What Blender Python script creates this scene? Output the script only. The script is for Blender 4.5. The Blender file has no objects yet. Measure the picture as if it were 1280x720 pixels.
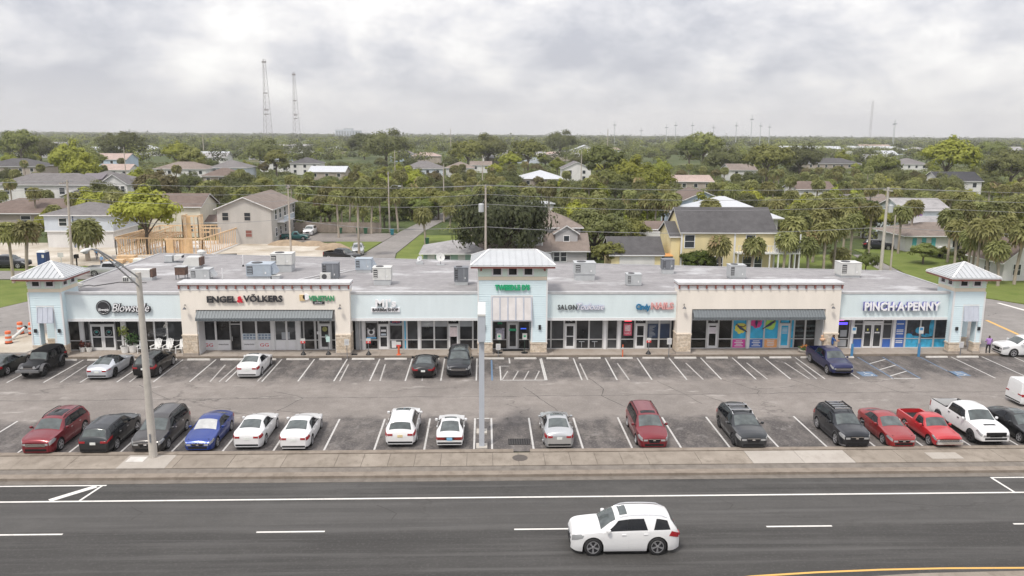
# A low aerial view of a beach-town shopping plaza: road, parking lot, shops, houses and trees.
# Units: metres.  X runs along the shop fronts, Y away from the road, Z up; the drone hovers over the origin.
import bpy, bmesh, math, random
import numpy as np
from mathutils import Vector, Matrix

SC = bpy.context.scene
COL = SC.collection
R = math.radians
random.seed(11)
np.random.seed(11)

# ---------------------------------------------------------------- camera
cam_d = bpy.data.cameras.new('camera')
cam_d.sensor_width = 36.0
cam_d.lens = 1005.6 / 1280 * 36.0
cam_d.clip_start = 0.5
cam_d.clip_end = 20000
cam = bpy.data.objects.new('camera', cam_d)
COL.objects.link(cam)
YAW, PITCH, ROLL = 0.0353, 0.1899, 0.0061
fw = Vector((math.sin(YAW) * math.cos(PITCH), math.cos(YAW) * math.cos(PITCH), -math.sin(PITCH)))
rt = Vector((math.cos(YAW), -math.sin(YAW), 0))
up = rt.cross(fw)
rt, up = rt * math.cos(ROLL) + up * math.sin(ROLL), up * math.cos(ROLL) - rt * math.sin(ROLL)
cam.matrix_world = Matrix(((rt.x, up.x, -fw.x, 0), (rt.y, up.y, -fw.y, 0), (rt.z, up.z, -fw.z, 18.82), (0, 0, 0, 1)))
SC.camera = cam

# ---------------------------------------------------------------- sky and sun
SUN_EL, SUN_AZ = R(58), R(215)        # azimuth clockwise from +Y: the sun stands behind the camera, to the left
SC.view_settings.view_transform = 'Standard'
SC.view_settings.look = 'None'
SC.view_settings.exposure = 0.86
SC.view_settings.gamma = 1.0
world = bpy.data.worlds.new('World')
SC.world = world
world.use_nodes = True
nt = world.node_tree
nt.nodes.clear()
def wn(t, **kw):
    n = nt.nodes.new(t)
    for k, v in kw.items(): setattr(n, k, v)
    return n
def wmath(op, a, b=None, clamp=False):
    n = wn('ShaderNodeMath', operation=op); n.use_clamp = clamp
    for i, v in enumerate((a, b)):
        if v is None: continue
        if isinstance(v, (int, float)): n.inputs[i].default_value = v
        else: nt.links.new(v, n.inputs[i])
    return n.outputs[0]
sky = wn('ShaderNodeTexSky', sky_type='NISHITA')
sky.sun_disc = False
sky.sun_elevation = SUN_EL
sky.sun_rotation = SUN_AZ
geo = wn('ShaderNodeTexCoord')
sep = wn('ShaderNodeSeparateXYZ'); nt.links.new(geo.outputs['Generated'], sep.inputs[0])
# broken overcast: two sizes of cloud noise on the view direction, flattened towards the horizon
vm = wn('ShaderNodeVectorMath', operation='MULTIPLY'); vm.inputs[1].default_value = (1, 1, 1.9)
nt.links.new(geo.outputs['Generated'], vm.inputs[0])
def wnoise(scale, detail, rough, off, dist=0.0):
    m = wn('ShaderNodeMapping'); m.inputs['Location'].default_value = off; nt.links.new(vm.outputs[0], m.inputs[0])
    n = wn('ShaderNodeTexNoise'); n.inputs['Scale'].default_value = scale; n.inputs['Detail'].default_value = detail
    n.inputs['Roughness'].default_value = rough; n.inputs['Distortion'].default_value = dist
    nt.links.new(m.outputs[0], n.inputs['Vector'])
    return n.outputs['Fac']
big = wnoise(3.0, 3, 0.5, (-5.23, 2.65, 4.53))
mid = wnoise(10.0, 10, 0.60, (7.62, 0.62, 1.18), 0.15)
mix = wmath('ADD', wmath('MULTIPLY', big, 0.45), wmath('MULTIPLY', mid, 0.55))
ramp = wn('ShaderNodeValToRGB')
cr = ramp.color_ramp
cr.elements[0].position = 0.40; cr.elements[0].color = (3.25, 3.3, 3.65, 1)
cr.elements[1].position = 0.63; cr.elements[1].color = (6.35, 6.25, 6.1, 1)
e = cr.elements.new(0.455); e.color = (3.85, 3.88, 4.15, 1)
e = cr.elements.new(0.505); e.color = (4.55, 4.52, 4.70, 1)
e = cr.elements.new(0.555); e.color = (5.35, 5.25, 5.25, 1)
nt.links.new(mix, ramp.inputs[0])
# distant cloud banks melt into one pale tone near the horizon
hm = wn('ShaderNodeMapRange'); hm.inputs[1].default_value = 0.0; hm.inputs[2].default_value = 0.07; hm.inputs[3].default_value = 0.65; hm.inputs[4].default_value = 0.0
nt.links.new(sep.outputs[2], hm.inputs[0])
hx_ = wn('ShaderNodeMix', data_type='RGBA'); nt.links.new(hm.outputs[0], hx_.inputs[0]); nt.links.new(ramp.outputs[0], hx_.inputs[6]); hx_.inputs[7].default_value = (5.0, 4.95, 5.0, 1)
# an overcast sky is brighter overhead than at the horizon
ov = wmath('ADD', wmath('MULTIPLY', wmath('MAXIMUM', sep.outputs[2], 0.0), 1.2), 1.0)
vs_ = wn('ShaderNodeVectorMath', operation='SCALE'); nt.links.new(hx_.outputs[2], vs_.inputs[0]); nt.links.new(ov, vs_.inputs['Scale'])
mx = wn('ShaderNodeMix', data_type='RGBA'); mx.inputs[0].default_value = 0.95
nt.links.new(sky.outputs[0], mx.inputs[6]); nt.links.new(vs_.outputs[0], mx.inputs[7])
bg = wn('ShaderNodeBackground'); bg.inputs[1].default_value = 0.088
nt.links.new(mx.outputs[2], bg.inputs[0])
wo = wn('ShaderNodeOutputWorld'); nt.links.new(bg.outputs[0], wo.inputs[0])

sun_d = bpy.data.lights.new('sun', 'SUN')
sun_d.energy = 1.5
sun_d.angle = R(11)
sun_d.color = (1.0, 0.94, 0.85)
sun = bpy.data.objects.new('sun', sun_d)
COL.objects.link(sun)
sv = Vector((math.sin(SUN_AZ) * math.cos(SUN_EL), math.cos(SUN_AZ) * math.cos(SUN_EL), math.sin(SUN_EL)))
sun.rotation_euler = sv.to_track_quat('Z', 'Y').to_euler()
sun.location = (0, 0, 300)

# ---------------------------------------------------------------- materials
def mat(name, color, rough=0.7, metal=0.0, var=0.12, scale=2.0, bump=0.0, coat=0.0, emit=0.0, rnd=0.0, spec=None, detail=5.0, stretch=None):
    """Principled material, its colour mottled by a noise (var), by object (rnd)."""
    m = bpy.data.materials.new(name); m.use_nodes = True
    t = m.node_tree; b = t.nodes['Principled BSDF']
    c = tuple(color) + (1,)
    b.inputs['Base Color'].default_value = c
    b.inputs['Roughness'].default_value = rough
    b.inputs['Metallic'].default_value = metal
    if coat: b.inputs['Coat Weight'].default_value = coat; b.inputs['Coat Roughness'].default_value = 0.06
    if spec is not None: b.inputs['Specular IOR Level'].default_value = spec
    if emit: b.inputs['Emission Color'].default_value = c; b.inputs['Emission Strength'].default_value = emit
    if var or bump:
        tc = t.nodes.new('ShaderNodeTexCoord')
        n = t.nodes.new('ShaderNodeTexNoise'); n.inputs['Scale'].default_value = scale; n.inputs['Detail'].default_value = detail
        if stretch:
            mp = t.nodes.new('ShaderNodeMapping'); mp.inputs['Scale'].default_value = stretch; t.links.new(tc.outputs['Object'], mp.inputs[0]); t.links.new(mp.outputs[0], n.inputs['Vector'])
        else: t.links.new(tc.outputs['Object'], n.inputs['Vector'])
    if var or rnd:
        hs = t.nodes.new('ShaderNodeHueSaturation'); hs.inputs['Color'].default_value = c
        mr = t.nodes.new('ShaderNodeMapRange')
        mr.inputs[1].default_value = 0.25; mr.inputs[2].default_value = 0.75
        mr.inputs[3].default_value = 1 - var; mr.inputs[4].default_value = 1 + var
        if var: t.links.new(n.outputs['Fac'], mr.inputs[0])
        else: mr.inputs[0].default_value = .5
        val = mr.outputs[0]
        if rnd:
            oi = t.nodes.new('ShaderNodeObjectInfo')
            m2 = t.nodes.new('ShaderNodeMapRange'); m2.inputs[3].default_value = 1 - rnd; m2.inputs[4].default_value = 1 + rnd
            t.links.new(oi.outputs['Random'], m2.inputs[0])
            mm = t.nodes.new('ShaderNodeMath'); mm.operation = 'MULTIPLY'
            t.links.new(val, mm.inputs[0]); t.links.new(m2.outputs[0], mm.inputs[1]); val = mm.outputs[0]
        t.links.new(val, hs.inputs['Value'])
        t.links.new(hs.outputs[0], b.inputs['Base Color'])
    if bump:
        bp = t.nodes.new('ShaderNodeBump'); bp.inputs['Strength'].default_value = bump; bp.inputs['Distance'].default_value = 0.05
        t.links.new(n.outputs['Fac'], bp.inputs['Height']); t.links.new(bp.outputs[0], b.inputs['Normal'])
    return m

class NT:
    """Small node-graph writer for the ground materials."""
    def __init__(s, name, rough=0.9):
        s.m = bpy.data.materials.new(name); s.m.use_nodes = True; s.t = s.m.node_tree
        s.b = s.t.nodes['Principled BSDF']; s.b.inputs['Roughness'].default_value = rough
        s.b.inputs['Specular IOR Level'].default_value = 0.25
        s.g = s.t.nodes.new('ShaderNodeNewGeometry')
        s.pos = s.g.outputs['Position']
    def link(s, a, b): s.t.links.new(a, b)
    def map(s, sc=(1, 1, 1), loc=(0, 0, 0), rot=0):
        n = s.t.nodes.new('ShaderNodeMapping'); n.inputs['Scale'].default_value = sc; n.inputs['Location'].default_value = loc
        n.inputs['Rotation'].default_value = (0, 0, rot)
        s.link(s.pos, n.inputs[0]); return n.outputs[0]
    def noise(s, scale, vec=None, detail=5, rough=0.55, dist=0):
        n = s.t.nodes.new('ShaderNodeTexNoise'); n.inputs['Scale'].default_value = scale; n.inputs['Detail'].default_value = detail
        n.inputs['Roughness'].default_value = rough; n.inputs['Distortion'].default_value = dist
        s.link(vec or s.pos, n.inputs['Vector']); return n.outputs['Fac']
    def cracks(s, scale, vec=None, width=0.012):
        n = s.t.nodes.new('ShaderNodeTexVoronoi'); n.feature = 'DISTANCE_TO_EDGE'; n.inputs['Scale'].default_value = scale
        v = vec or s.pos
        w = s.t.nodes.new('ShaderNodeTexNoise'); w.inputs['Scale'].default_value = 0.9; w.inputs['Detail'].default_value = 4
        s.link(v, w.inputs['Vector'])
        a = s.t.nodes.new('ShaderNodeVectorMath'); a.operation = 'MULTIPLY_ADD'
        s.link(w.outputs['Color'], a.inputs[0]); a.inputs[1].default_value = (2.5, 2.5, 0); s.link(v, a.inputs[2])
        s.link(a.outputs[0], n.inputs['Vector'])
        return s.rng(n.outputs['Distance'], 0, width, 1, 0)
    def rng(s, v, a, b, c=0.0, d=1.0):
        n = s.t.nodes.new('ShaderNodeMapRange')
        for i, q in ((1, a), (2, b), (3, c), (4, d)): n.inputs[i].default_value = q
        s.link(v, n.inputs[0]); return n.outputs[0]
    def math(s, op, a, b):
        n = s.t.nodes.new('ShaderNodeMath'); n.operation = op
        for i, v in enumerate((a, b)):
            if isinstance(v, (int, float)): n.inputs[i].default_value = v
            else: s.link(v, n.inputs[i])
        return n.outputs[0]
    def axis(s, k):
        n = s.t.nodes.new('ShaderNodeSeparateXYZ'); s.link(s.pos, n.inputs[0]); return n.outputs[k]
    def band(s, v, a, b, soft):
        return s.math('MULTIPLY', s.rng(v, a, a + soft), s.rng(v, b - soft, b, 1, 0))
    def mix(s, f, a, b):
        n = s.t.nodes.new('ShaderNodeMix'); n.data_type = 'RGBA'
        for i, v in ((0, f), (6, a), (7, b)):
            if isinstance(v, (int, float)): n.inputs[i].default_value = v
            elif isinstance(v, tuple): n.inputs[i].default_value = v + (1,)
            else: s.link(v, n.inputs[i])
        return n.outputs[2]
    def out(s, c, bump=None, strength=0.3):
        s.link(c, s.b.inputs['Base Color'])
        if bump is not None:
            bp = s.t.nodes.new('ShaderNodeBump'); bp.inputs['Strength'].default_value = strength; bp.inputs['Distance'].default_value = 0.03
            s.link(bump, bp.inputs['Height']); s.link(bp.outputs[0], s.b.inputs['Normal'])
        return s.m

# ---------------------------------------------------------------- mesh helpers
class MB:
    """Collects shapes; build() links them as ONE mesh object."""
    def __init__(s): s.v = []; s.f = []; s.mi = []; s.mats = []
    def _m(s, m):
        if m not in s.mats: s.mats.append(m)
        return s.mats.index(m)
    def add(s, vs, fs, m):
        o = len(s.v); k = s._m(m)
        s.v += [tuple(p) for p in vs]; s.f += [tuple(o + i for i in f) for f in fs]; s.mi += [k] * len(fs)
        return s
    def box(s, x0, x1, y0, y1, z0, z1, m, M=None):
        vs = [Vector((x, y, z)) for z in (z0, z1) for y in (y0, y1) for x in (x0, x1)]
        if M: vs = [M @ p for p in vs]
        return s.add(vs, [(0, 2, 3, 1), (4, 5, 7, 6), (0, 1, 5, 4), (2, 6, 7, 3), (0, 4, 6, 2), (1, 3, 7, 5)], m)
    def bar(s, a, b, w, d, m, upv=(0, 0, 1)):
        """Square bar from a to b, w across and d along upv."""
        a, b = Vector(a), Vector(b); t = (b - a)
        if t.length < 1e-6: return s
        t.normalize(); u = Vector(upv)
        if abs(t.dot(u)) > 0.98: u = Vector((0, 1, 0))
        r = t.cross(u).normalized(); u = r.cross(t)
        vs = [p + r * (w / 2 * i) + u * (d / 2 * j) for p in (a, b) for (i, j) in ((-1, -1), (1, -1), (1, 1), (-1, 1))]
        return s.add(vs, [(0, 1, 2, 3), (7, 6, 5, 4), (0, 4, 5, 1), (1, 5, 6, 2), (2, 6, 7, 3), (3, 7, 4, 0)], m)
    def tube(s, pts, rad, n, m, caps=True):
        """Tube through pts; rad is a number or one per point."""
        pts = [Vector(p) for p in pts]; rs = rad if isinstance(rad, (list, tuple)) else [rad] * len(pts)
        vs = []; fs = []
        for i, p in enumerate(pts):
            t = (pts[min(i + 1, len(pts) - 1)] - pts[max(i - 1, 0)])
            t = t.normalized() if t.length > 1e-9 else Vector((0, 0, 1))
            u = Vector((0, 0, 1)) if abs(t.z) < 0.9 else Vector((0, 1, 0))
            r = t.cross(u).normalized(); u = r.cross(t)
            for k in range(n):
                a = 2 * math.pi * k / n
                vs.append(p + (r * math.cos(a) + u * math.sin(a)) * rs[i])
        for i in range(len(pts) - 1):
            for k in range(n):
                fs.append((i * n + k, i * n + (k + 1) % n, (i + 1) * n + (k + 1) % n, (i + 1) * n + k))
        if caps:
            fs.append(tuple(reversed(range(n)))); fs.append(tuple((len(pts) - 1) * n + k for k in range(n)))
        return s.add(vs, fs, m)
    def cyl(s, c, r0, r1, z0, z1, n, m):
        return s.tube([(c[0], c[1], z0), (c[0], c[1], z1)], [r0, r1], n, m)
    def lathe(s, prof, n, m, c=(0, 0, 0)):
        """Profile of (r, z) turned round Z."""
        vs = [(c[0] + r * math.cos(2 * math.pi * k / n), c[1] + r * math.sin(2 * math.pi * k / n), c[2] + z) for r, z in prof for k in range(n)]
        fs = [(i * n + k, i * n + (k + 1) % n, (i + 1) * n + (k + 1) % n, (i + 1) * n + k) for i in range(len(prof) - 1) for k in range(n)]
        fs.append(tuple(reversed(range(n)))); fs.append(tuple((len(prof) - 1) * n + k for k in range(n)))
        return s.add(vs, fs, m)
    def sheet(s, pts, z, m, th=0.0):
        """Flat polygon; with th a slab of that thickness below z."""
        n = len(pts)
        if not th: return s.add([(x, y, z) for x, y in pts], [tuple(range(n))], m)
        vs = [(x, y, z) for x, y in pts] + [(x, y, z - th) for x, y in pts]
        return s.add(vs, [tuple(range(n)), tuple(reversed(range(n, 2 * n)))] + [(i, i + n, (i + 1) % n + n, (i + 1) % n) for i in range(n)], m)
    def mesh(s, name, smooth=None):
        me = bpy.data.meshes.new(name)
        me.from_pydata(s.v, [], s.f)
        for m in s.mats: me.materials.append(m)
        if len(s.mats) > 1: me.polygons.foreach_set('material_index', s.mi)
        if smooth is not None:
            me.shade_smooth(); me.set_sharp_from_angle(angle=R(smooth))
        me.update()
        return me
    def build(s, name, parent=None, loc=(0, 0, 0), rz=0.0, smooth=None, **kw):
        return put(name, s.mesh(name, smooth), parent, loc, rz, **kw)

def put(name, me, parent=None, loc=(0, 0, 0), rz=0.0, **kw):
    o = bpy.data.objects.new(name, me); COL.objects.link(o)
    o.location = loc; o.rotation_euler = (0, 0, rz)
    if parent: o.parent = parent
    for k, v in kw.items(): o[k] = v
    return o

def thing(name, label, category, loc=(0, 0, 0), rz=0.0, group=None):
    o = bpy.data.objects.new(name, None); COL.objects.link(o)
    o.empty_display_size = 0.3
    o.location = loc; o.rotation_euler = (0, 0, rz)
    o['label'] = label; o['category'] = category
    if group: o['group'] = group
    return o

def tag(o, label, category, group=None):
    o['label'] = label; o['category'] = category
    if group: o['group'] = group
    return o

def clone(o, loc=None, rz=None, parent=None, label=None, group=None, scale=None):
    """A copy of a thing with copies of its parts and sub-parts; mesh data is shared."""
    c = o.copy(); COL.objects.link(c)
    if parent: c.parent = parent
    if loc is not None: c.location = loc
    if rz is not None: c.rotation_euler = (0, 0, rz)
    if scale is not None: c.scale = scale if isinstance(scale, tuple) else (scale,) * 3
    if label: c['label'] = label
    if group: c['group'] = group
    for ch in KIDS.get(o.name, None) or o.children:
        clone(ch, parent=c)
    return c
KIDS = {}

def text_mesh(txt, size, depth, m, shear=0.0, bold=0.0, space=1.0, align='CENTER'):
    cu = bpy.data.curves.new('lettering', 'FONT')
    cu.body = txt; cu.size = size; cu.extrude = depth / 2; cu.shear = shear; cu.offset = bold
    cu.align_x = align; cu.align_y = 'CENTER'; cu.space_character = space; cu.resolution_u = 2
    ob = bpy.data.objects.new('lettering', cu); COL.objects.link(ob)
    dg = bpy.context.evaluated_depsgraph_get(); dg.update()
    me = bpy.data.meshes.new_from_object(ob.evaluated_get(dg))
    bpy.data.objects.remove(ob); bpy.data.curves.remove(cu)
    me.materials.clear(); me.materials.append(m)
    me.transform(Matrix.Rotation(R(90), 4, 'X'))      # stands upright, reads from -Y
    me.transform(Matrix.Translation((0, -depth / 2, 0)))
    return me
# ================================================================ ground, road, parking lot
m = NT('lawn_and_sand', 0.95)
g1 = m.noise(0.05); g2 = m.noise(0.6, detail=6); g3 = m.noise(9, detail=3)
c = m.mix(m.rng(g2, .3, .7), (.050, .075, .022), (.095, .115, .040))
c = m.mix(m.rng(g1, .55, .68), c, (.20, .165, .11))
c = m.mix(m.rng(g3, .35, .75, 0, .5), c, (.04, .055, .02))
GROUND = m.out(c, g3, .5)

m = NT('mown_grass', 0.95)
g2 = m.noise(0.35, detail=6); g3 = m.noise(14, detail=3); g4 = m.noise(1.6, detail=4)
c = m.mix(m.rng(g2, .3, .7), (.105, .145, .026), (.18, .21, .055))
c = m.mix(m.rng(g4, .55, .75, 0, .6), c, (.19, .17, .075))
c = m.mix(m.rng(g3, .35, .75, 0, .6), c, (.075, .105, .02))
GRASS = m.out(c, g3, .6)

m = NT('building_sand', 0.95)
g2 = m.noise(0.22, detail=7); g3 = m.noise(5, detail=4)
c = m.mix(m.rng(g2, .32, .68), (.34, .29, .225), (.56, .52, .46))
c = m.mix(m.rng(g3, .5, .8, 0, .35), c, (.2, .16, .11))
SAND = m.out(c, g3, .5)

def asphalt(name, lo, hi, dark, stalls=False, lanes=False):
    m = NT(name, 0.85)
    fine = m.noise(38, detail=2); med = m.noise(1.1, detail=6); big = m.noise(0.16, detail=5)
    drift = m.noise(1.0, m.map((0.10, 0.9, 1)), detail=6)
    c = m.mix(m.rng(med, .3, .72), lo, hi)
    c = m.mix(m.rng(big, .42, .62, 0, .55), c, dark)
    if stalls:
        y = m.axis(1)
        y = m.math('ADD', y, m.rng(m.noise(.45, detail=6, rough=.65), .25, .75, -1.6, 1.6))
        s1 = m.math('MAXIMUM', m.band(y, 43, 52.0, 1.4), m.band(y, 59.6, 70, 1.6))
        oil = m.noise(0.75, m.map((1, .45, 1)), detail=7, rough=.62)
        f = m.math('MULTIPLY', s1, m.rng(oil, .30, .56, .2, 1))
        c = m.mix(f, c, (.075, .069, .069))
        wet = m.math('MULTIPLY', s1, m.rng(m.noise(1.3, m.map((1, .6, 1), (7, 3, 0)), detail=6), .58, .70))
        c = m.mix(wet, c, (.20, .187, .18))
        drips = m.math('MULTIPLY', s1, m.rng(m.noise(1.9, m.map((1, .7, 1), (3, 9, 0)), detail=4), .63, .74, 0, .8))
        c = m.mix(drips, c, (.03, .028, .028))
        px_ = m.axis(0); yy = m.axis(1)
        for w_, x0_, ya, yb in ((3.0116, -27.72, 46.6, 50.2), (2.74, -33.49, 60.2, 64.5)):
            fx = m.t.nodes.new('ShaderNodeMath'); fx.operation = 'WRAP'; fx.inputs[1].default_value = 1.0; fx.inputs[2].default_value = 0.0
            m.link(m.math('DIVIDE', m.math('SUBTRACT', px_, x0_), w_), fx.inputs[0])
            bay_ = m.math('MULTIPLY', m.band(fx.outputs[0], .22, .78, .22), m.band(yy, ya, yb, 1.1))
            c = m.mix(m.math('MULTIPLY', bay_, m.rng(m.noise(1.7, detail=5, rough=.7), .50, .66, 0, .85)), c, (.035, .032, .032))
            tyre = m.math('MULTIPLY', m.math('ADD', m.band(fx.outputs[0], .16, .28, .05), m.band(fx.outputs[0], .72, .84, .05)), m.band(yy, ya - .5, yb + 1.5, 1.0))
            c = m.mix(m.math('MULTIPLY', tyre, m.rng(m.noise(.5, detail=4), .35, .65, .05, .5)), c, (.07, .065, .064))
        pale = m.math('MULTIPLY', m.band(y, 51.6, 60.8, 1.0), m.rng(m.noise(.55, m.map((.5, 1.3, 1), (2, 1, 0)), detail=8, rough=.66), .60, .70, 0, .55))
        c = m.mix(pale, c, (.52, .49, .46))
    if lanes:
        c = m.mix(m.rng(drift, .42, .66, 0, .8), c, dark)
        y = m.axis(1)
        c = m.mix(m.math('MULTIPLY', m.band(y, 25, 36.0, .15), .45), c, (.046, .0445, .0435))
        tr = m.math('MULTIPLY', m.band(y, 32.6, 34.0, .5), m.rng(m.noise(.5, m.map((.15, 1.4, 1)), detail=6), .4, .7, 0, .5))
        c = m.mix(tr, c, (.12, .116, .113))
        sk = m.noise(1.0, m.map((.05, 1.5, 1), (4, 2, 0)), detail=8, rough=.62)
        c = m.mix(m.rng(sk, .50, .64, 0, .65), c, (.115, .111, .108))
        c = m.mix(m.rng(m.noise(1.0, m.map((.07, 2.2, 1), (9, 5, 0)), detail=9, rough=.66), .53, .63, 0, .6), c, (.040, .039, .038))
        c = m.mix(m.math('MULTIPLY', m.band(y, 36.1, 39.4, .3), .35), c, (.115, .111, .108))
    ck = m.cracks(.10 if not lanes else .07, m.map((.55, 1, 1)), .007)
    c = m.mix(m.math('MULTIPLY', ck, m.rng(m.noise(.12), .46, .6, 0, .8 if not lanes else .45)), c, (.045, .042, .04))
    c = m.mix(m.rng(fine, .3, .75, 0, .40), c, tuple(q * .55 for q in lo)); c = m.mix(m.rng(m.noise(7, detail=4, rough=.7), .52, .75, 0, .5), c, tuple(q * 1.25 for q in hi))
    return m.out(c, fine, .35)
LOT = asphalt('worn_lot_asphalt', (.212, .189, .173), (.288, .261, .242), (.152, .137, .127), stalls=True)
ROAD = asphalt('road_asphalt', (.066, .064, .061), (.096, .092, .088), (.050, .048, .046), lanes=True)
STREET = asphalt('street_asphalt', (.22, .205, .195), (.30, .28, .265), (.17, .158, .15))

def concrete(name, a, b, stain, sc=.8):
    m = NT(name, 0.9)
    n1 = m.noise(sc, detail=7); n2 = m.noise(24, detail=2); n3 = m.noise(2.2, m.map((1, .6, 1)), detail=6, rough=.65)
    oi = m.t.nodes.new('ShaderNodeObjectInfo')
    c = m.mix(m.rng(n1, .3, .7), a, b)
    c = m.mix(m.rng(n3, .5, .72, 0, .65), c, stain)
    c = m.mix(m.math('MULTIPLY', oi.outputs['Random'], .35), c, stain)
    c = m.mix(m.rng(n2, .35, .8, 0, .3), c, tuple(q * .6 for q in a))
    return m.out(c, n2, .25)
PAVE = concrete('weathered_concrete', (.235, .202, .168), (.345, .302, .256), (.155, .13, .104))
PAVE_NEW = concrete('fresh_concrete', (.38, .345, .31), (.45, .415, .375), (.31, .28, .245))
WALK = concrete('shop_walk_concrete', (.33, .29, .255), (.42, .375, .335), (.28, .23, .185))
KERB = concrete('kerb_concrete', (.24, .20, .165), (.33, .285, .24), (.13, .108, .085), 1.6)
GUTTER = concrete('gutter_concrete', (.16, .14, .122), (.23, .205, .18), (.10, .088, .075), 1.6)
STOP = concrete('wheel_stop_concrete', (.58, .56, .53), (.70, .68, .65), (.40, .37, .34), 2.5)

def paint_mat(name, col, wear=.5):
    m = NT(name, 0.7)
    n = m.noise(3.2, detail=7, rough=.7)
    c = m.mix(m.rng(n, .52, .72, 0, wear), col, (.24, .225, .215))
    return m.out(c)
LINE = paint_mat('white_line_paint', (.50, .49, .475), .9)
LINE_OLD = paint_mat('faded_line_paint', (.40, .385, .37), 1.0)
LINE_ROAD = paint_mat('road_line_paint', (.66, .64, .61), .4)
BLUE_LINE = paint_mat('blue_line_paint', (.11, .18, .28), .9)
YELLOW = paint_mat('yellow_line_paint', (.62, .37, .11), .5)

ground = MB().sheet([(-6000, -400), (6000, -400), (6000, 9000), (-6000, 9000)], -0.08, GROUND).build('ground', kind='structure')
road = MB().sheet([(-120, 18), (120, 18), (120, 41.55), (-120, 41.55)], 0, ROAD, .06).build('road', kind='structure')
lot = MB().sheet([(-80, 45.75), (80, 45.75), (80, 66.45), (-80, 66.45)], 0, LOT, .06).build('parking_lot', kind='structure')
def strip(parent, name, p, q, w, mt, z=0.004):
    """A painted line from p to q, w wide."""
    p, q = Vector(p), Vector(q); t = (q - p).normalized(); n = Vector((-t.y, t.x)) * (w / 2)
    return MB().sheet([(p - n), (q - n), (q + n), (p + n)], z, mt).build(name, parent)
# parking stalls
XN = [-27.72 + 3.0116 * i + (0.605 if i >= 10 else 0) for i in range(-4, 25)]
for x in XN:
    if abs(x - 2.96) < .02: pass
    strip(lot, 'stall_line', (x, 45.9), (x, 51.5), .12, LINE)
strip(lot, 'stall_line', (.48, 45.9), (.48, 51.5), .12, LINE)
strip(lot, 'stall_line', (-.5, 51.45), (.36, 51.45), .12, LINE)
XF = [-33.49 + 2.74 * i for i in range(-6, 33)]
for i, x in enumerate(XF):
    k = i - 6
    if k == 13: 
        strip(lot, 'stall_line', (x, 64.6), (x, 66.2), .12, LINE); continue
    blue = k in (24, 26)
    if k == 25: continue
    strip(lot, 'stall_line', (x, 59.9), (x, 66.1), .11, BLUE_LINE if blue else LINE)
    if k in (0, 2, 4, 5, 6, 8, 9, 10, 15, 16, 18, 20, 21, 22) :
        dx = {0: 1.25, 2: .95, 4: 1.55, 5: -.5, 6: -.35, 8: .45, 9: .8, 10: 1.3, 15: .45, 16: .95, 18: 1.3, 20: .9, 21: 1.5, 22: -.65}[k]
        strip(lot, 'faded_stall_line', (x + dx, 59.9), (x + dx * .82, 64.5), .11, LINE_OLD)
# hatched bay in front of the middle tower
strip(lot, 'stall_line', (4.75, 60.0), (4.75, 65.9), .11, LINE)
strip(lot, 'stall_line', (1.42, 59.95), (4.9, 59.95), .11, LINE)
strip(lot, 'stall_line', (.62, 59.9), (.62, 65.6), .14, BLUE_LINE)
strip(lot, 'stall_line', (1.30, 59.9), (1.30, 63.8), .10, LINE)
strip(lot, 'stall_line', (1.30, 63.8), (2.1, 63.8), .10, LINE)
for k in range(4):
    strip(lot, 'hatch_line', (1.4 + .85 * k, 60.05), (1.9 + .85 * k, 62.4), .10, LINE_OLD)
# hatched bay before the right-hand shop
hx = XF[25 + 6]
strip(lot, 'stall_line', (hx - .55, 59.9), (hx - .55, 66.1), .12, BLUE_LINE)
strip(lot, 'stall_line', (hx - 2.9, 59.95), (hx - .55, 59.95), .12, LINE)
for k in range(3):
    strip(lot, 'hatch_line', (hx - 2.65, 60.6 + 1.75 * k), (hx - .65, 61.9 + 1.75 * k), .12, LINE)
for bx in (hx - 4.25, hx + 3.3):
    b = MB().sheet([(bx - .62, 60.55), (bx + .62, 60.55), (bx + .62, 61.8), (bx - .62, 61.8)], .004, BLUE_LINE)
    b = b.build('accessible_bay_emblem', lot)
    w = MB()
    pts = [(bx + .3 * math.cos(a), 60.95 + .3 * math.sin(a)) for a in np.linspace(R(-200), R(40), 9)]
    for p, q in zip(pts, pts[1:]):
        p, q = Vector(p), Vector(q); t = (q - p).normalized(); n = Vector((-t.y, t.x)) * .035
        w.sheet([p - n, q - n, q + n, p + n], .008, LINE)
    for (p, q) in (((bx - .05, 61.7), (bx - .05, 61.15)), ((bx - .05, 61.35), (bx + .28, 61.35)), ((bx - .05, 61.15), (bx + .25, 61.12)), ((bx + .25, 61.12), (bx + .42, 60.75))):
        p, q = Vector(p), Vector(q); t = (q - p).normalized(); n = Vector((-t.y, t.x)) * .04
        w.sheet([p - n, q - n, q + n, p + n], .010, LINE)
    w.build('wheelchair_mark', b)
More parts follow.
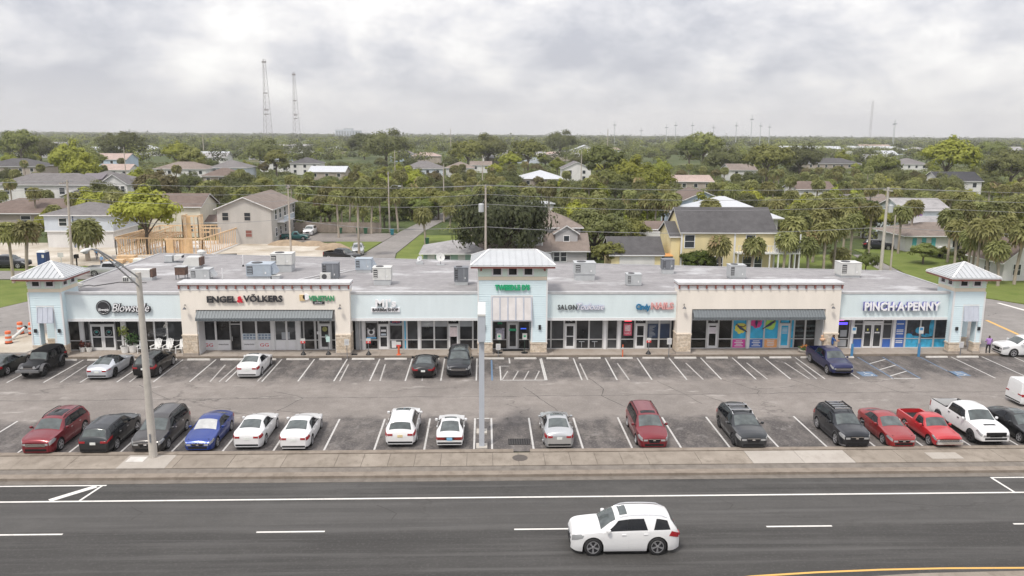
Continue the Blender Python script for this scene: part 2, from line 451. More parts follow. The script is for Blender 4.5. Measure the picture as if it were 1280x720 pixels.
# cracks that run through the aisle and the road
CRK = mat('crack_shadow', (.045, .042, .040), .95, var=0)
rc = random.Random(21)
def crack(parent, pts, w, z=.003):
    b = MB(); out = []
    for (xa, ya), (xb, yb) in zip(pts, pts[1:]):
        n = max(2, int(math.hypot(xb - xa, yb - ya) / .7))
        out += [(xa + (xb - xa) * k / n + rc.uniform(-.05, .05), ya + (yb - ya) * k / n + rc.uniform(-.11, .11)) for k in range(n)]
    out.append(pts[-1])
    for p, q in zip(out, out[1:]):
        p, q = Vector(p), Vector(q); t = (q - p).normalized(); n = Vector((-t.y, t.x)) * (w * rc.uniform(.25, .6))
        b.sheet([p - n, q - n, q + n, p + n], z, CRK)
    b.build('crack', parent)
crack(lot, [(-36, 55.6), (-12, 55.9), (6, 56.1), (24, 56.5), (45, 56.6)], .06)
for pts in ([(8.2, 60.5), (9.0, 57.6), (8.6, 56.1), (10.2, 53.0), (10.0, 51.5)], [(13.4, 59.6), (14.8, 56.2), (15.5, 54.2)], [(18.4, 60.2), (20.6, 57.0), (20.2, 56.4)], [(-15.5, 57.5), (-13.0, 55.9), (-14.2, 53.2), (-11.5, 52.6)], [(24.0, 59.8), (26.4, 56.5)], [(3.0, 58.2), (4.6, 54.2), (5.4, 52.0)], [(29.6, 60.0), (31.0, 56.6), (33.5, 55.2)], [(-26, 59.2), (-22.6, 55.8)], [(16.0, 56.3), (17.8, 53.4), (21.0, 52.2)]):
    crack(lot, pts, .05)
for pts in ([(12.2, 39.2), (12.9, 38.5), (12.6, 38.0)], [(17.6, 39.0), (18.4, 38.3)], [(-18, 38.9), (-17.2, 38.2), (-17.4, 37.4)], [(-5.5, 38.7), (-4.4, 37.8), (-4.6, 37.0)], [(21, 38.6), (23.5, 37.9), (26, 38.1)], [(-11, 35.2), (-7, 34.9), (-2, 35.0)]):
    crack(road, pts, .04)
# drain grate
dm = mat('grate_iron', (.05, .045, .045), .6, .4)
g = MB().box(1.5, 2.85, 46.75, 47.75, .0, .012, mat('grate_shadow', (.012, .012, .012), .9, var=0)).build('storm_drain', lot)
for k in range(9):
    MB().box(1.55 + k * .145, 1.64 + k * .145, 46.78, 47.72, .012, .03, dm).build('grate_bar', g)
# road markings
strip(road, 'edge_line', (-120, 39.5), (120, 39.5), .15, LINE_ROAD)
for k in range(-7, 8):
    strip(road, 'lane_dash', (1.45 + 12.35 * k, 36.0), (4.7 + 12.35 * k, 36.0), .13, LINE_ROAD)
strip(road, 'gore_line', (-34, 41.62 - .22), (-20.4, 41.40), .13, LINE_ROAD)
strip(road, 'gore_line', (-20.62, 41.35), (-20.95, 39.55), .13, LINE_ROAD)
strip(road, 'gore_line', (-20.9, 41.3), (-22.5, 39.62), .36, LINE_ROAD, .008)
strip(road, 'gore_line', (-26.2, 41.3), (-28.2, 39.62), .36, LINE_ROAD, .008)
strip(road, 'gore_line', (28.4, 41.40), (60, 41.40), .13, LINE_ROAD)
strip(road, 'gore_line', (28.45, 41.34), (28.55, 39.58), .13, LINE_ROAD)
ypts = [(6, 30.2), (9, 31.05), (11.6, 31.55), (14.5, 31.8), (17.5, 31.95), (20.4, 32.0), (24, 31.95), (30, 31.95), (60, 31.95)]
b = MB()
for p, q in zip(ypts, ypts[1:]):
    b.sheet([(p[0], p[1] - .07), (q[0], q[1] - .07), (q[0], q[1] + .07), (p[0], p[1] + .07)], .004, YELLOW)
b.build('yellow_edge_line', road)
med = [(13, 30.75), (16, 31.15), (19, 31.4), (24, 31.5), (60, 31.5), (60, 28), (12, 28)]
MB().sheet(med, .14, PAVE, .2).build('median', kind='structure')
MB().sheet([(17, 30.6), (60, 30.8), (60, 28.5), (16, 28.5)], .16, GRASS, .1).build('median_grass', kind='structure')

# kerbs and the pavement along the road
MB().box(-120, 120, 41.55, 42.05, -.06, .012, GUTTER).build('gutter', kind='structure')
kerb = MB().box(-120, 120, 42.05, 42.3, -.06, .15, KERB).box(-120, 120, 42.3, 42.62, -.06, .14, KERB).build('road_kerb', kind='structure')
MB().box(-120, 120, 42.62, 43.3, -.06, .10, GUTTER).build('verge', kind='structure')
pv = MB().box(-120, 120, 43.32, 45.25, -.06, .105, GUTTER).build('pavement', kind='structure')
xs = -75.0; k = 0
while xs < 75:
    w = 3.02 if not (-9 < xs < 9) else 1.51
    mt = PAVE_NEW if 14.9 < xs < 20.5 else PAVE
    tilt = random.uniform(-.004, .004)
    MB().box(xs + .012, xs + w - .012, 43.34, 45.2, .08, .135 + tilt, mt).build('paving_slab', pv)
    xs += w; k += 1
MB().box(-20.75, -18.05, 43.33, 45.22, .10, .150, PAVE_NEW).build('paving_slab', pv, label='pale square slab at the foot of the street lamp')
MB().box(-20.6, -19.6, 44.2, 44.95, .15, .165, STOP).build('utility_cover', pv)
MB().box(26.4, 28.3, 43.75, 44.7, .10, .155, PAVE_NEW).build('utility_cover', pv)
MB().cyl((2.1, 44.4), .45, .45, .10, .148, 24, mat('manhole_iron', (.10, .085, .075), .6, .3, .2, 8)).build('manhole_cover', pv)
lk = MB()
for a, b_ in ((-80, 1.75), (2.75, 80)): lk.box(a, b_, 45.28, 45.72, -.06, .16, KERB)
lk.build('lot_kerb', kind='structure')

# walk in front of the shops
walk = MB().box(-39.0, 45.2, 66.46, 68.7, -.06, .135, KERB).build('shop_walk', kind='structure')
for k in range(28):
    a = -38.95 + k * 3.0
    MB().box(a + .01, min(a + 2.99, 45.1), 66.62, 68.68, .10, .152 + random.uniform(-.003, .003), WALK).build('paving_slab', walk)
MB().box(-39.0, 45.2, 66.44, 66.6, -.06, .150, KERB).build('walk_kerb', kind='structure')

# drives and streets round the plaza
MB().sheet([(-52, 66.45), (-39.1, 66.45), (-38.4, 104.2), (-49, 104.2), (-52.5, 85)], .0, STREET, .06).build('side_drive', kind='structure')
MB().sheet([(-80, 66.45), (-52.02, 66.45), (-52.52, 85), (-80, 84)], .002, SAND, .06).build('bare_verge', kind='structure')
MB().sheet([(-120, 85.6), (-52.6, 85.6), (-50.3, 92.5), (-51, 103.2), (-120, 103.2)], .03, GRASS, .1).build('corner_lawn', kind='structure')
MB().sheet([(-150, 104.25), (-15.2, 104.25), (-15.2, 110.4), (-150, 110.4)], .0, STREET, .06).build('back_street', kind='structure')
MB().sheet([(-150, 110.42), (-46, 110.42), (-46, 114.4), (-150, 114.4)], .03, GRASS, .1).build('street_verge', kind='structure')
MB().sheet([(-150, 114.42), (-62, 114.42), (-46, 114.42), (-46, 110.42), (-19, 110.42), (-18, 122), (-26, 139), (-150, 139)], .0, SAND, .06).build('building_site', kind='structure')
MB().sheet([(-20, 104), (-12.3, 104), (-14.0, 127), (-11.8, 156), (-7.8, 182), (-1.5, 215), (6.5, 245), (2, 245), (-6, 215), (-12.3, 182), (-16.2, 156), (-19, 127)], .006, STREET, .06).build('cross_street', kind='structure')
MB().sheet([(-36, 141), (-17.8, 141), (-16.6, 153), (-36, 153)], .004, LOT, .06).build('rear_parking', kind='structure')
MB().sheet([(-22, 128), (-19.1, 128), (-17.9, 140.8), (-26, 140.8)], .03, GRASS, .1).build('verge_grass', kind='structure')
MB().sheet([(-12.2, 104), (-3, 104), (-2, 112), (-2, 150), (-12.0, 150), (-13.8, 127)], .03, GRASS, .1).build('corner_grass', kind='structure')
MB().sheet([(42.8, 66.46), (120, 66.46), (120, 79), (64, 84), (58, 93), (57.0, 100), (61.5, 126), (59.2, 126), (54.5, 101), (43.5, 88)], .0, STREET, .06).build('east_street', kind='structure')
MB().sheet([(61.6, 126), (57.2, 100), (58.2, 93.4), (64.2, 84.4), (80, 83), (130, 83), (130, 130), (62, 132)], .03, GRASS, .1).build('corner_lawn', kind='structure')
MB().sheet([(43.4, 88.2), (54.4, 101.2), (59, 126), (40, 126), (38, 100)], .03, GRASS, .1).build('back_lawn', kind='structure')
est = bpy.data.objects['east_street']
strip(est, 'stop_bar', (59.1, 88.6), (59.6, 84.6), .45, LINE_ROAD)
strip(est, 'yellow_line', (52.3, 79.9), (51.3, 70.5), .35, YELLOW)
MB().sheet([(-38.5, 70), (43, 70), (43, 104), (-38.5, 104)], -.004, STREET, .06).build('rear_service_yard', kind='structure')
# ================================================================ the shopping plaza
W_BLUE = mat('pale_blue_stucco', (.67, .745, .768), .85, var=.055, scale=1.0, bump=.05, stretch=(1.2, 1.2, .25))
W_AQUA = mat('pale_aqua_stucco', (.65, .735, .75), .85, var=.055, scale=1.0, bump=.05, stretch=(1.2, 1.2, .25))
W_CREAM = mat('cream_stucco', (.79, .73, .655), .85, var=.055, scale=1.0, bump=.06, stretch=(1.1, 1.1, .25))
W_MINT = mat('mint_siding', (.68, .79, .71), .8, var=.03)
W_SIDING = mat('light_blue_siding', (.635, .75, .79), .75, var=.03)
W_BAND = mat('cream_band', (.78, .69, .55), .8, var=.03)
EDGE = mat('grey_roof_edge', (.40, .40, .41), .5, .2, var=.15, scale=1)
COPE = mat('weathered_white_coping', (.52, .52, .53), .55, var=.12, scale=2)
TRIM = mat('white_trim', (.70, .70, .705), .6, var=.03, scale=4)
BROWN = mat('oxide_brown_wood', (.23, .085, .07), .7, var=.12, scale=6)
STONE = mat('tan_stone_veneer', (.56, .465, .36), .9, var=.28, scale=7, bump=.4)
STONE2 = mat('pale_stone_veneer', (.64, .55, .445), .9, var=.22, scale=7, bump=.4)
ALU = mat('silver_frame', (.62, .62, .62), .4, .3, var=.04)
METAL_ROOF = mat('pale_metal_roof', (.47, .485, .50), .45, .25, var=.06, scale=.8)
AWN = mat('grey_metal_awning', (.135, .152, .165), .5, .2, var=.10, scale=5)
AWN_RIB = mat('awning_rib_grey', (.16, .18, .193), .45, .2, var=.05)
AWN2 = mat('blue_grey_awning', (.52, .55, .62), .45, .25, var=.1, scale=2)
GOOSE = mat('lamp_shade_grey', (.10, .10, .11), .5, .3, var=0)
BLACK = mat('black_paint', (.018, .018, .02), .5, var=0)
DARKGL = mat('storefront_glass', (.030, .031, .033), .04, var=.95, scale=.9, spec=.45)
DARKGL2 = mat('mid_dark_glass', (.055, .058, .062), .06, var=.5, scale=.5, spec=.45)  # a slightly paler tone of the storefront glass
FROST = mat('blinds_behind_glass', (.36, .38, .40), .2, var=.1)
CYAN = mat('cyan_window_film', (.045, .42, .68), .35, var=.25, scale=1.5)
m = NT('membrane_roof', .75)
n1 = m.noise(.22, m.map((.5, 1, 1)), detail=8, rough=.68); n2 = m.noise(1.3, detail=6); n3 = m.noise(12, detail=2)
c = m.mix(m.rng(n2, .3, .7), (.235, .225, .232), (.31, .30, .305))
c = m.mix(m.rng(n1, .56, .64, 0, .8), c, (.50, .50, .515))
c = m.mix(m.rng(m.noise(.3, m.map((1, 1, 1), (9, 4, 0)), detail=7), .52, .68, 0, .75), c, (.21, .20, .205))
w = m.t.nodes.new('ShaderNodeTexWave'); w.inputs['Scale'].default_value = .16; w.bands_direction = 'Y'
m.link(m.pos, w.inputs['Vector'])
c = m.mix(m.rng(w.outputs['Fac'], .985, 1.0, 0, .5), c, (.2, .2, .2))
c = m.mix(m.rng(n3, .4, .8, 0, .2), c, (.2, .2, .2))
ROOF = m.out(c, n3, .2)

plaza = thing('shopping_plaza', 'long low pale blue and cream strip of shops with three small hip roofed towers', 'shopping plaza', (0, 0, 0))
GY = 68.6                                   # glass line
def P(mb, name, parent=plaza, **kw): return mb.build(name, parent, **kw)

# deck and back walls
back = lambda x: 86.6 - .15 * x
deck = MB()
deck.sheet([(-37.0, 68.75), (42.3, 68.75), (42.3, back(42.3)), (-37.0, back(-37.0))], 5.1, ROOF, .35)
P(deck, 'roof_deck')
w = MB()
for (x0, y0, x1, y1) in ((-37.0, 68.9, -37.0, back(-37)), (42.3, 68.9, 42.3, back(42.3)), (-37.0, back(-37), 42.3, back(42.3))):
    w.bar((x0, y0, 2.55), (x1, y1, 2.55), .3, 5.0, W_BLUE)
P(w, 'rear_wall')
w = MB()
for (x0, y0, x1, y1) in ((-37.05, 69.9, -37.05, back(-37)), (42.35, 69.4, 42.35, back(42.3)), (-37.1, back(-37), 42.4, back(42.3))):
    w.bar((x0, y0, 5.13), (x1, y1, 5.10), .22, .12, EDGE)
P(w, 'roof_edging')

# blue fascias
def fascia(x0, x1, m):
    b = MB()
    b.box(x0, x1, 67.5, 68.05, 3.22, 5.28, m)
    b.box(x0, x1, 67.46, 69.0, 2.98, 3.22, TRIM)          # soffit edge
    b.box(x0, x1, 67.43, 67.75, 5.34, 5.52, COPE).box(x0, x1, 67.47, 67.7, 5.28, 5.34, TRIM)          # coping
    b.box(x0, x1, 67.75, 68.75, 5.0, 5.32, ROOF)
    P(b, 'fascia')
fascia(-35.2, -25.45, W_BLUE); fascia(-11.4, -.52, W_BLUE); fascia(5.36, 16.6, W_AQUA); fascia(30.75, 40.65, W_AQUA)

# cream bays
def bay(x0, x1):
    cw = 1.24
    hd = MB().box(x0, x1, 66.85, 68.2, 4.1, 5.78, W_CREAM)
    P(hd, 'parapet_wall')
    b = MB().box(x0 - .02, x1 + .02, 66.82, 68.3, 5.78, 6.2, TRIM)
    b.box(x0 - .12, x1 + .12, 66.64, 68.35, 6.27, 6.45, COPE)
    P(b, 'cornice')
    P(MB().box(x0 - .1, x1 + .1, 66.67, 68.3, 6.205, 6.268, BROWN), 'brown_band')
    n = 19
    for k in range(n):
        x = x0 + .02 + (x1 - x0 - .04) * k / (n - 1)
        P(MB().box(x - .06, x + .06, 66.68, 66.82, 5.92, 6.204, BROWN), 'bracket')
    for a, s in ((x0, 1), (x1 - cw, -1)):
        c = P(MB().box(a, a + cw, 66.85, 68.1, 1.95, 4.1, W_CREAM), 'column')
        P(MB().box(a - .03, a + cw + .03, 66.74, 68.16, .15, .36, WALK), 'plinth', c)
        P(MB().box(a - .05, a + cw + .05, 66.78, 68.15, 1.85, 1.96, STONE2), 'stone_cap', c)
        v = MB().box(a + .03, a + cw - .03, 66.86, 68.06, .3, 1.9, STONE)
        z = .36; r = 0
        while z < 1.8:
            h = random.choice((.12, .16, .19)); h = min(h, 1.85 - z); x = a
            while x < a + cw - .01:
                l = min(random.uniform(.22, .5), a + cw - x)
                v.box(x + .006, x + l - .006, 66.80 + random.uniform(-.015, .01), 66.87, z + .006, z + h - .006, random.choice((STONE, STONE2)))
                x += l
            y = 66.84
            while y < 68.08:
                l = min(random.uniform(.22, .5), 68.1 - y)
                for sx in (-1, 1):
                    xx = a if sx < 0 else a + cw
                    v.box(min(xx, xx + sx * .02) , max(xx, xx + sx * .02), y + .006, y + l - .006, z + .006, z + h - .006, random.choice((STONE, STONE2)))
                y += l
            z += h
        P(v, 'stone_veneer', c, kind='stuff')
        # wall lamp
        xx = a + cw * .38
        l = P(MB().tube([(xx, 66.84, 4.45), (xx, 66.62, 4.62), (xx, 66.45, 4.55), (xx, 66.45, 4.38)], .022, 6, BLACK), 'wall_lamp')
        MB().lathe([(.05, .16), (.15, .02), (.17, 0), (.02, 0)], 12, GOOSE, (xx, 66.45, 4.25)).build('lamp_shade', l)
    # recessed head and awning
    P(MB().box(x0 + cw, x1 - cw, 67.45, 67.7, 2.98, 4.1, TRIM), 'opening_head')
    P(MB().box(x0 + cw, x0 + cw + .08, 67.0, 68.5, .15, 4.1, TRIM), 'opening_jamb'); P(MB().box(x1 - cw - .08, x1 - cw, 67.0, 68.5, .15, 4.1, TRIM), 'opening_jamb')
    ax0, ax1 = x0 + cw + .12, x1 - cw - .22
    aw = MB().add([(ax0, 67.0, 4.09), (ax1, 67.0, 4.09), (ax1, 66.36, 3.48), (ax0, 66.36, 3.48), (ax1, 66.36, 3.26), (ax0, 66.36, 3.26), (ax1, 67.0, 3.26), (ax0, 67.0, 3.26)],
                  [(0, 3, 2, 1), (3, 5, 4, 2), (0, 7, 5, 3), (1, 2, 4, 6)], AWN)
    awo = P(aw, 'awning')
    n = 46
    rb = MB()
    for k in range(n + 1):
        x = ax0 + (ax1 - ax0) * k / n
        rb.bar((x, 67.0, 4.10), (x, 66.35, 3.48), .07, .07, AWN_RIB)
        rb.box(x - .035, x + .035, 66.325, 66.36, 3.26, 3.48, AWN_RIB)
    P(rb, 'standing_seam', awo, kind='stuff')
bay(-25.45, -11.35); bay(16.6, 30.72)

# lap-sided towers
def siding(b, x0, x1, y0, y1, z0, z1, m, st=.19):
    z = z0
    while z < z1 - .02:
        h = min(st, z1 - z)
        b.add([(x0, y0, z + h), (x1, y0, z + h), (x1, y1, z + h), (x0, y1, z + h),
               (x0 - .035, y0 - .035, z), (x1 + .035, y0 - .035, z), (x1 + .035, y1 + .035, z), (x0 - .035, y1 + .035, z)],
              [(0, 4, 5, 1), (1, 5, 6, 2), (2, 6, 7, 3), (3, 7, 4, 0), (4, 7, 6, 5)], m)
        z += h
def hip_roof(x0, x1, y0, y1, z0, rx0, rx1, ry, z1, n, ns):
    """Hip roof of separate standing-seam panels; the ridge runs from rx0 to rx1."""
    rf = P(MB().box(x0, x1, y0, y1, z0 - .24, z0 - .08, BROWN).box(x0 - .05, x1 + .05, y0 - .05, y1 + .05, z0 - .08, z0 - .02, TRIM), 'tower_roof')
    def slope(a, b, c, d, k):     # a-b eave, d-c ridge
        a, b, c, d = map(Vector, (a, b, c, d))
        nm = (b - a).cross(d - a).normalized()
        ev = (b - a); L = ev.length; ev = ev / L
        ta = (d - a).dot(ev); tb = (c - a).dot(ev)
        def top(t):               # point on the upper outline above eave position t
            if t < ta: return a + (d - a) * (t / ta)
            if t > tb: return b + (c - b) * ((L - t) / (L - tb))
            return d + (c - d) * ((t - ta) / max(tb - ta, 1e-6))
        for i in range(k):
            t0, t1 = L * i / k + .012, L * (i + 1) / k - .012
            ts = [t0] + [q for q in (ta, tb) if t0 < q < t1 - .001 and q - t0 > .001] + [t1]
            lo = [a + ev * t0, a + ev * t1]; hi = [top(t) for t in reversed(ts)]
            pts = lo + hi; n_ = len(pts)
            mb = MB().add(pts + [p + nm * .03 for p in pts], [tuple(range(n_, 2 * n_))] + [(q, (q + 1) % n_, (q + 1) % n_ + n_, q + n_) for q in range(n_)], METAL_ROOF)
            P(mb, 'roof_panel', rf)
        sm = MB()
        for i in range(1, k):
            t = L * i / k
            sm.bar(a + ev * t + nm * .04, top(t) + nm * .04, .035, .08, METAL_ROOF, nm)
        P(sm, 'seam', rf)
    e = [(x0, y0, z0), (x1, y0, z0), (x1, y1, z0), (x0, y1, z0)]
    r0, r1 = (rx0, ry, z1), (rx1, ry, z1)
    slope(e[0], e[1], r1, r0, n); slope(e[2], e[3], r0, r1, n)
    slope(e[1], e[2], r1, r1, ns) if ns else None
    slope(e[3], e[0], r0, r0, ns) if ns else None
    cp = MB()
    for p, q in ((e[0], r0), (e[3], r0), (e[1], r1), (e[2], r1)):
        cp.bar(Vector(p) + Vector((0, 0, .05)), Vector(q) + Vector((0, 0, .05)), .16, .07, TRIM)
    if rx1 - rx0 > .1: cp.bar(Vector(r0) + Vector((0, 0, .05)), Vector(r1) + Vector((0, 0, .05)), .16, .07, TRIM)
    P(cp, 'hip_cap', rf)
    return rf
def small_window(parent, x0, x1, y, z0, z1, side=None):
    """Framed window on a tower; side = +1/-1 puts it on a face that looks along X."""
    b = MB(); g = MB()
    def bx(q, u0, u1, d0, d1, w0, w1, m):
        if side is None: q.box(u0, u1, y - d1, y - d0, w0, w1, m)
        else:
            a, c = sorted((y + side * d0, y + side * d1)); q.box(a, c, u0, u1, w0, w1, m)
    f = .13
    bx(b, x0 - f, x1 + f, 0, .05, z1, z1 + f, TRIM); bx(b, x0 - f, x1 + f, 0, .05, z0 - f, z0, TRIM)
    bx(b, x0 - f, x0, 0, .05, z0, z1, TRIM); bx(b, x1, x1 + f, 0, .05, z0, z1, TRIM)
    o = P(b, 'window', parent)
    bx(g, x0, x1, 0, .025, z0, z1, DARKGL); P(g, 'pane', o)

def stone_base(tw, x0, x1, y0, y1, z1):
    v = MB().box(x0, x1, y0, y1, .15, z1, STONE)
    z = .15
    while z < z1 - .02:
        h = min(random.choice((.13, .17, .2)), z1 - z)
        x = x0 - .03
        while x < x1 + .02:
            l = min(random.uniform(.25, .6), x1 + .03 - x)
            v.box(x + .006, x + l - .006, y0 - .05 + random.uniform(-.015, .01), y0, z + .006, z + h - .006, random.choice((STONE, STONE2)))
            x += l
        y = y0
        while y < y1 - .02:
            l = min(random.uniform(.25, .6), y1 - y)
            for xx in ((x0 - .05, x0), (x1, x1 + .05)): v.box(xx[0], xx[1], y + .006, y + l - .006, z + .006, z + h - .006, random.choice((STONE, STONE2)))
            y += l
        z += h
    o = P(v, 'stone_veneer', tw); o['kind'] = 'stuff'
    P(MB().box(x0 - .09, x1 + .09, y0 - .09, y1 + .05, z1, z1 + .1, STONE2), 'stone_cap', tw)
    P(MB().box(x0 - .1, x1 + .1, y0 - .12, y1 + .05, .15, .32, WALK), 'plinth', tw)

def corner_tower(x0, x1, y0, y1, o0, o1):
    tw = P(MB().box(x0, x1, y0, y1, 5.62, 5.92, W_BAND).box(x0 + .03, x1 - .03, y0 + .03, y1 - .03, 4.36, 5.62, W_SIDING).box(x0 + .03, x1 - .03, y0 + .03, y1 - .03, 5.92, 6.95, W_MINT), 'corner_tower')
    pw = .78
    b = MB(); siding(b, x0, x1, y0, y1, 4.36, 5.6, W_SIDING); siding(b, x0, x1, y0, y1, 5.94, 6.75, W_MINT)
    for a, c in ((x0, o0), (o1, x1)):
        for d0, d1 in ((y0, y0 + .62), (y1 - .62, y1)): siding(b, a, c, d0, d1, 1.1, 4.36, W_SIDING)
    P(b, 'lap_siding', tw)
    for a, c in ((x0, o0), (o1, x1)):
        for d0, d1 in ((y0, y0 + .62), (y1 - .62, y1)):
            P(MB().box(a + .02, c - .02, d0 + .02, d1 - .02, 1.1, 4.4, W_SIDING), 'pillar', tw)
            stone_base(tw, a, c, d0, d1, .98)
    t = MB()
    for x in (x0, x1):
        t.box(x - .06, x + .06, y0 - .06, y0 + .08, 1.1, 5.6, TRIM)
    t.box(o0 - .1, o0, y0 - .03, y0, 1.1, 4.36, TRIM).box(o1, o1 + .1, y0 - .03, y0, 1.1, 4.36, TRIM).box(o0 - .1, o1 + .1, y0 - .03, y0, 4.36, 4.48, TRIM)
    P(t, 'corner_trim', tw)
    aw = MB().add([(o0, y0 - .05, 4.34), (o1, y0 - .05, 4.34), (o1, y0 - .32, 3.05), (o0, y0 - .32, 3.05), (o0, y0 - .03, 3.05), (o1, y0 - .03, 3.05)], [(0, 3, 2, 1), (0, 4, 3), (1, 2, 5), (3, 4, 5, 2)], AWN2)
    a_ = P(aw, 'small_awning', tw)
    for k in range(4):
        x = o0 + (o1 - o0) * k / 3
        P(MB().bar((x, y0 - .06, 4.34), (x, y0 - .33, 3.05), .05, .04, AWN2), 'awning_rib', a_)
    hip_roof(x0 - .78, x1 + .78, y0 - .78, y1 + .78, 6.93, (x0 + x1) / 2 - .01, (x0 + x1) / 2 + .01, (y0 + y1) / 2, 7.98, 10, 10)
    for x in (x0 + .3, x1 - .3):
        P(MB().box(x - .06, x + .06, y0 - .5, y0 - .02, 6.6, 6.74, BROWN), 'eave_bracket', tw)
    for y in (y0 + .3, y1 - .3):
        for x, s in ((x0, -1), (x1, 1)):
            P(MB().box(min(x, x + s * .5), max(x, x + s * .5), y - .06, y + .06, 6.6, 6.74, BROWN), 'eave_bracket', tw)
    w = x1 - x0
    for k in (.27, .70):
        small_window(tw, x0 + w * k - .28, x0 + w * k + .28, y0 - .02, 6.15, 6.52)
    for x, s in ((x0 - .02, -1), (x1 + .02, 1)):
        for k in (.27, .70):
            yy = y0 + (y1 - y0) * k
            small_window(tw, yy - .28, yy + .28, x, 6.15, 6.52, s)
    for x in ((x0 + o0) / 2, (x1 + o1) / 2):
        P(MB().box(x - .1, x + .1, y0 - .16, y0 - .02, 2.2, 2.5, BLACK), 'wall_lantern', tw)
    return tw
corner_tower(-37.85, -35.2, 66.85, 69.75, -37.2, -35.95)
corner_tower(40.65, 43.35, 66.85, 69.45, 41.62, 42.85)

# middle tower
x0, x1, y0, y1 = -.5, 5.34, 66.9, 71.5
o0, o1 = .68, 4.03
tw = P(MB().box(x0, x1, y0, y1, 6.62, 6.93, W_BAND).box(x0 + .03, x1 - .03, y0 + .03, y1 - .03, 5.2, 6.62, W_SIDING).box(x0 + .03, x1 - .03, y0 + .03, y1 - .03, 6.93, 7.9, W_MINT)
       .box(x0 + .03, x0 + .5, y0 + .03, y1 - .03, 1.2, 5.2, W_SIDING).box(x1 - .5, x1 - .03, y0 + .03, y1 - .03, 1.2, 5.2, W_SIDING), 'middle_tower')
b = MB(); siding(b, x0, x1, y0, y1, 5.25, 6.6, W_SIDING); siding(b, x0, x1, y0, y1, 6.95, 7.75, W_MINT)
siding(b, x0, o0, y0, y0 + 1.0, 1.22, 5.25, W_SIDING); siding(b, o1, x1, y0, y0 + 1.0, 1.22, 5.25, W_SIDING)
P(b, 'lap_siding', tw)
stone_base(tw, x0, o0, y0, y0 + 1.0, 1.08); stone_base(tw, o1, x1, y0, y0 + 1.0, 1.08)
t = MB()
for x in (x0, x1): t.box(x - .06, x + .06, y0 - .06, y0 + .08, 1.2, 6.6, TRIM)
t.box(o0 - .1, o0, y0 - .035, y0, 1.2, 5.2, TRIM).box(o1, o1 + .1, y0 - .035, y0, 1.2, 5.2, TRIM).box(o0 - .1, o1 + .1, y0 - .035, y0, 5.2, 5.33, TRIM)
P(t, 'corner_trim', tw)
aw = MB().add([(o0, y0 - .06, 5.18), (o1, y0 - .06, 5.18), (o1, y0 - .40, 3.2), (o0, y0 - .40, 3.2), (o0, y0 + .1, 3.2), (o1, y0 + .1, 3.2)], [(0, 3, 2, 1), (0, 4, 3), (1, 2, 5), (3, 4, 5, 2)], AWN2)
a_ = P(aw, 'tall_awning', tw)
pale = mat('sun_bleached_awning', (.66, .63, .62), .5, .15, var=.12, scale=1.2)
for k in range(5):
    u0 = o0 + (o1 - o0) * k / 5 + .06; u1 = o0 + (o1 - o0) * (k + 1) / 5 - .06
    P(MB().add([(u0, y0 - .075, 5.14), (u1, y0 - .075, 5.14), (u1, y0 - .41, 3.26), (u0, y0 - .41, 3.26)], [(0, 3, 2, 1)], pale), 'awning_panel', a_)
for k in range(6):
    u = o0 + (o1 - o0) * k / 5
    P(MB().bar((u, y0 - .07, 5.18), (u, y0 - .42, 3.2), .06, .06, AWN2), 'awning_rib', a_)
P(MB().box(o0, o1, y0 - .02, y0 + .2, 3.02, 3.18, TRIM), 'awning_rail', tw)
hip_roof(x0 - .62, x1 + .62, y0 - .7, y1 + .6, 7.98, .45, 4.55, 69.4, 8.85, 13, 8)
for x in (x0 + .25, x1 - .25):
    P(MB().box(x - .07, x + .07, y0 - .55, y0 - .02, 7.5, 7.78, BROWN), 'eave_bracket', tw)
for x in (1.1, 2.42, 3.74):
    small_window(tw, x - .33, x + .33, y0 - .02, 7.1, 7.65)
for x in (.02, 4.75):
    P(MB().box(x - .1, x + .1, y0 - .17, y0 - .02, 2.35, 2.75, BLACK), 'wall_lantern', tw)

# ---------------------------------------------------------------- shopfronts
ZR = 1.02                        # height of the lower rail
DARKGL3 = mat('warm_dark_glass', (.050, .045, .040), .05, var=.9, scale=1.4, spec=.45)
rg = random.Random(9)
def win(x0, x1, low=None, up=None, ztop=3.0, fr=ALU, rail=True, mid=None):
    """One bay of glazing: frame, an upper pane and a lower pane (or panel)."""
    b = MB(); f = .035
    b.box(x0 - f, x0 + f, GY - .06, GY + .08, .15, ztop, fr).box(x1 - f, x1 + f, GY - .06, GY + .08, .15, ztop, fr)
    b.box(x0 + f, x1 - f, GY - .06, GY + .08, .15, .22, fr)
    if rail: b.box(x0 + f, x1 - f, GY - .06, GY + .08, ZR - .035, ZR + .035, fr)
    if mid: b.box(x0 + f, x1 - f, GY - .05, GY + .08, mid - .03, mid + .03, fr)
    low = low or rg.choice((DARKGL, DARKGL, DARKGL2, DARKGL3)); up = up or rg.choice((DARKGL, DARKGL, DARKGL, DARKGL2, DARKGL3))
    o = P(b, 'shop_window')
    if rail:
        P(MB().box(x0 + f, x1 - f, GY, GY + .03, .22, ZR - .035, low or DARKGL), 'pane', o)
        P(MB().box(x0 + f, x1 - f, GY, GY + .03, ZR + .035, ztop, up or DARKGL), 'pane', o)
    else: P(MB().box(x0 + f, x1 - f, GY, GY + .03, .22, ztop, up or DARKGL), 'pane', o)
    return o
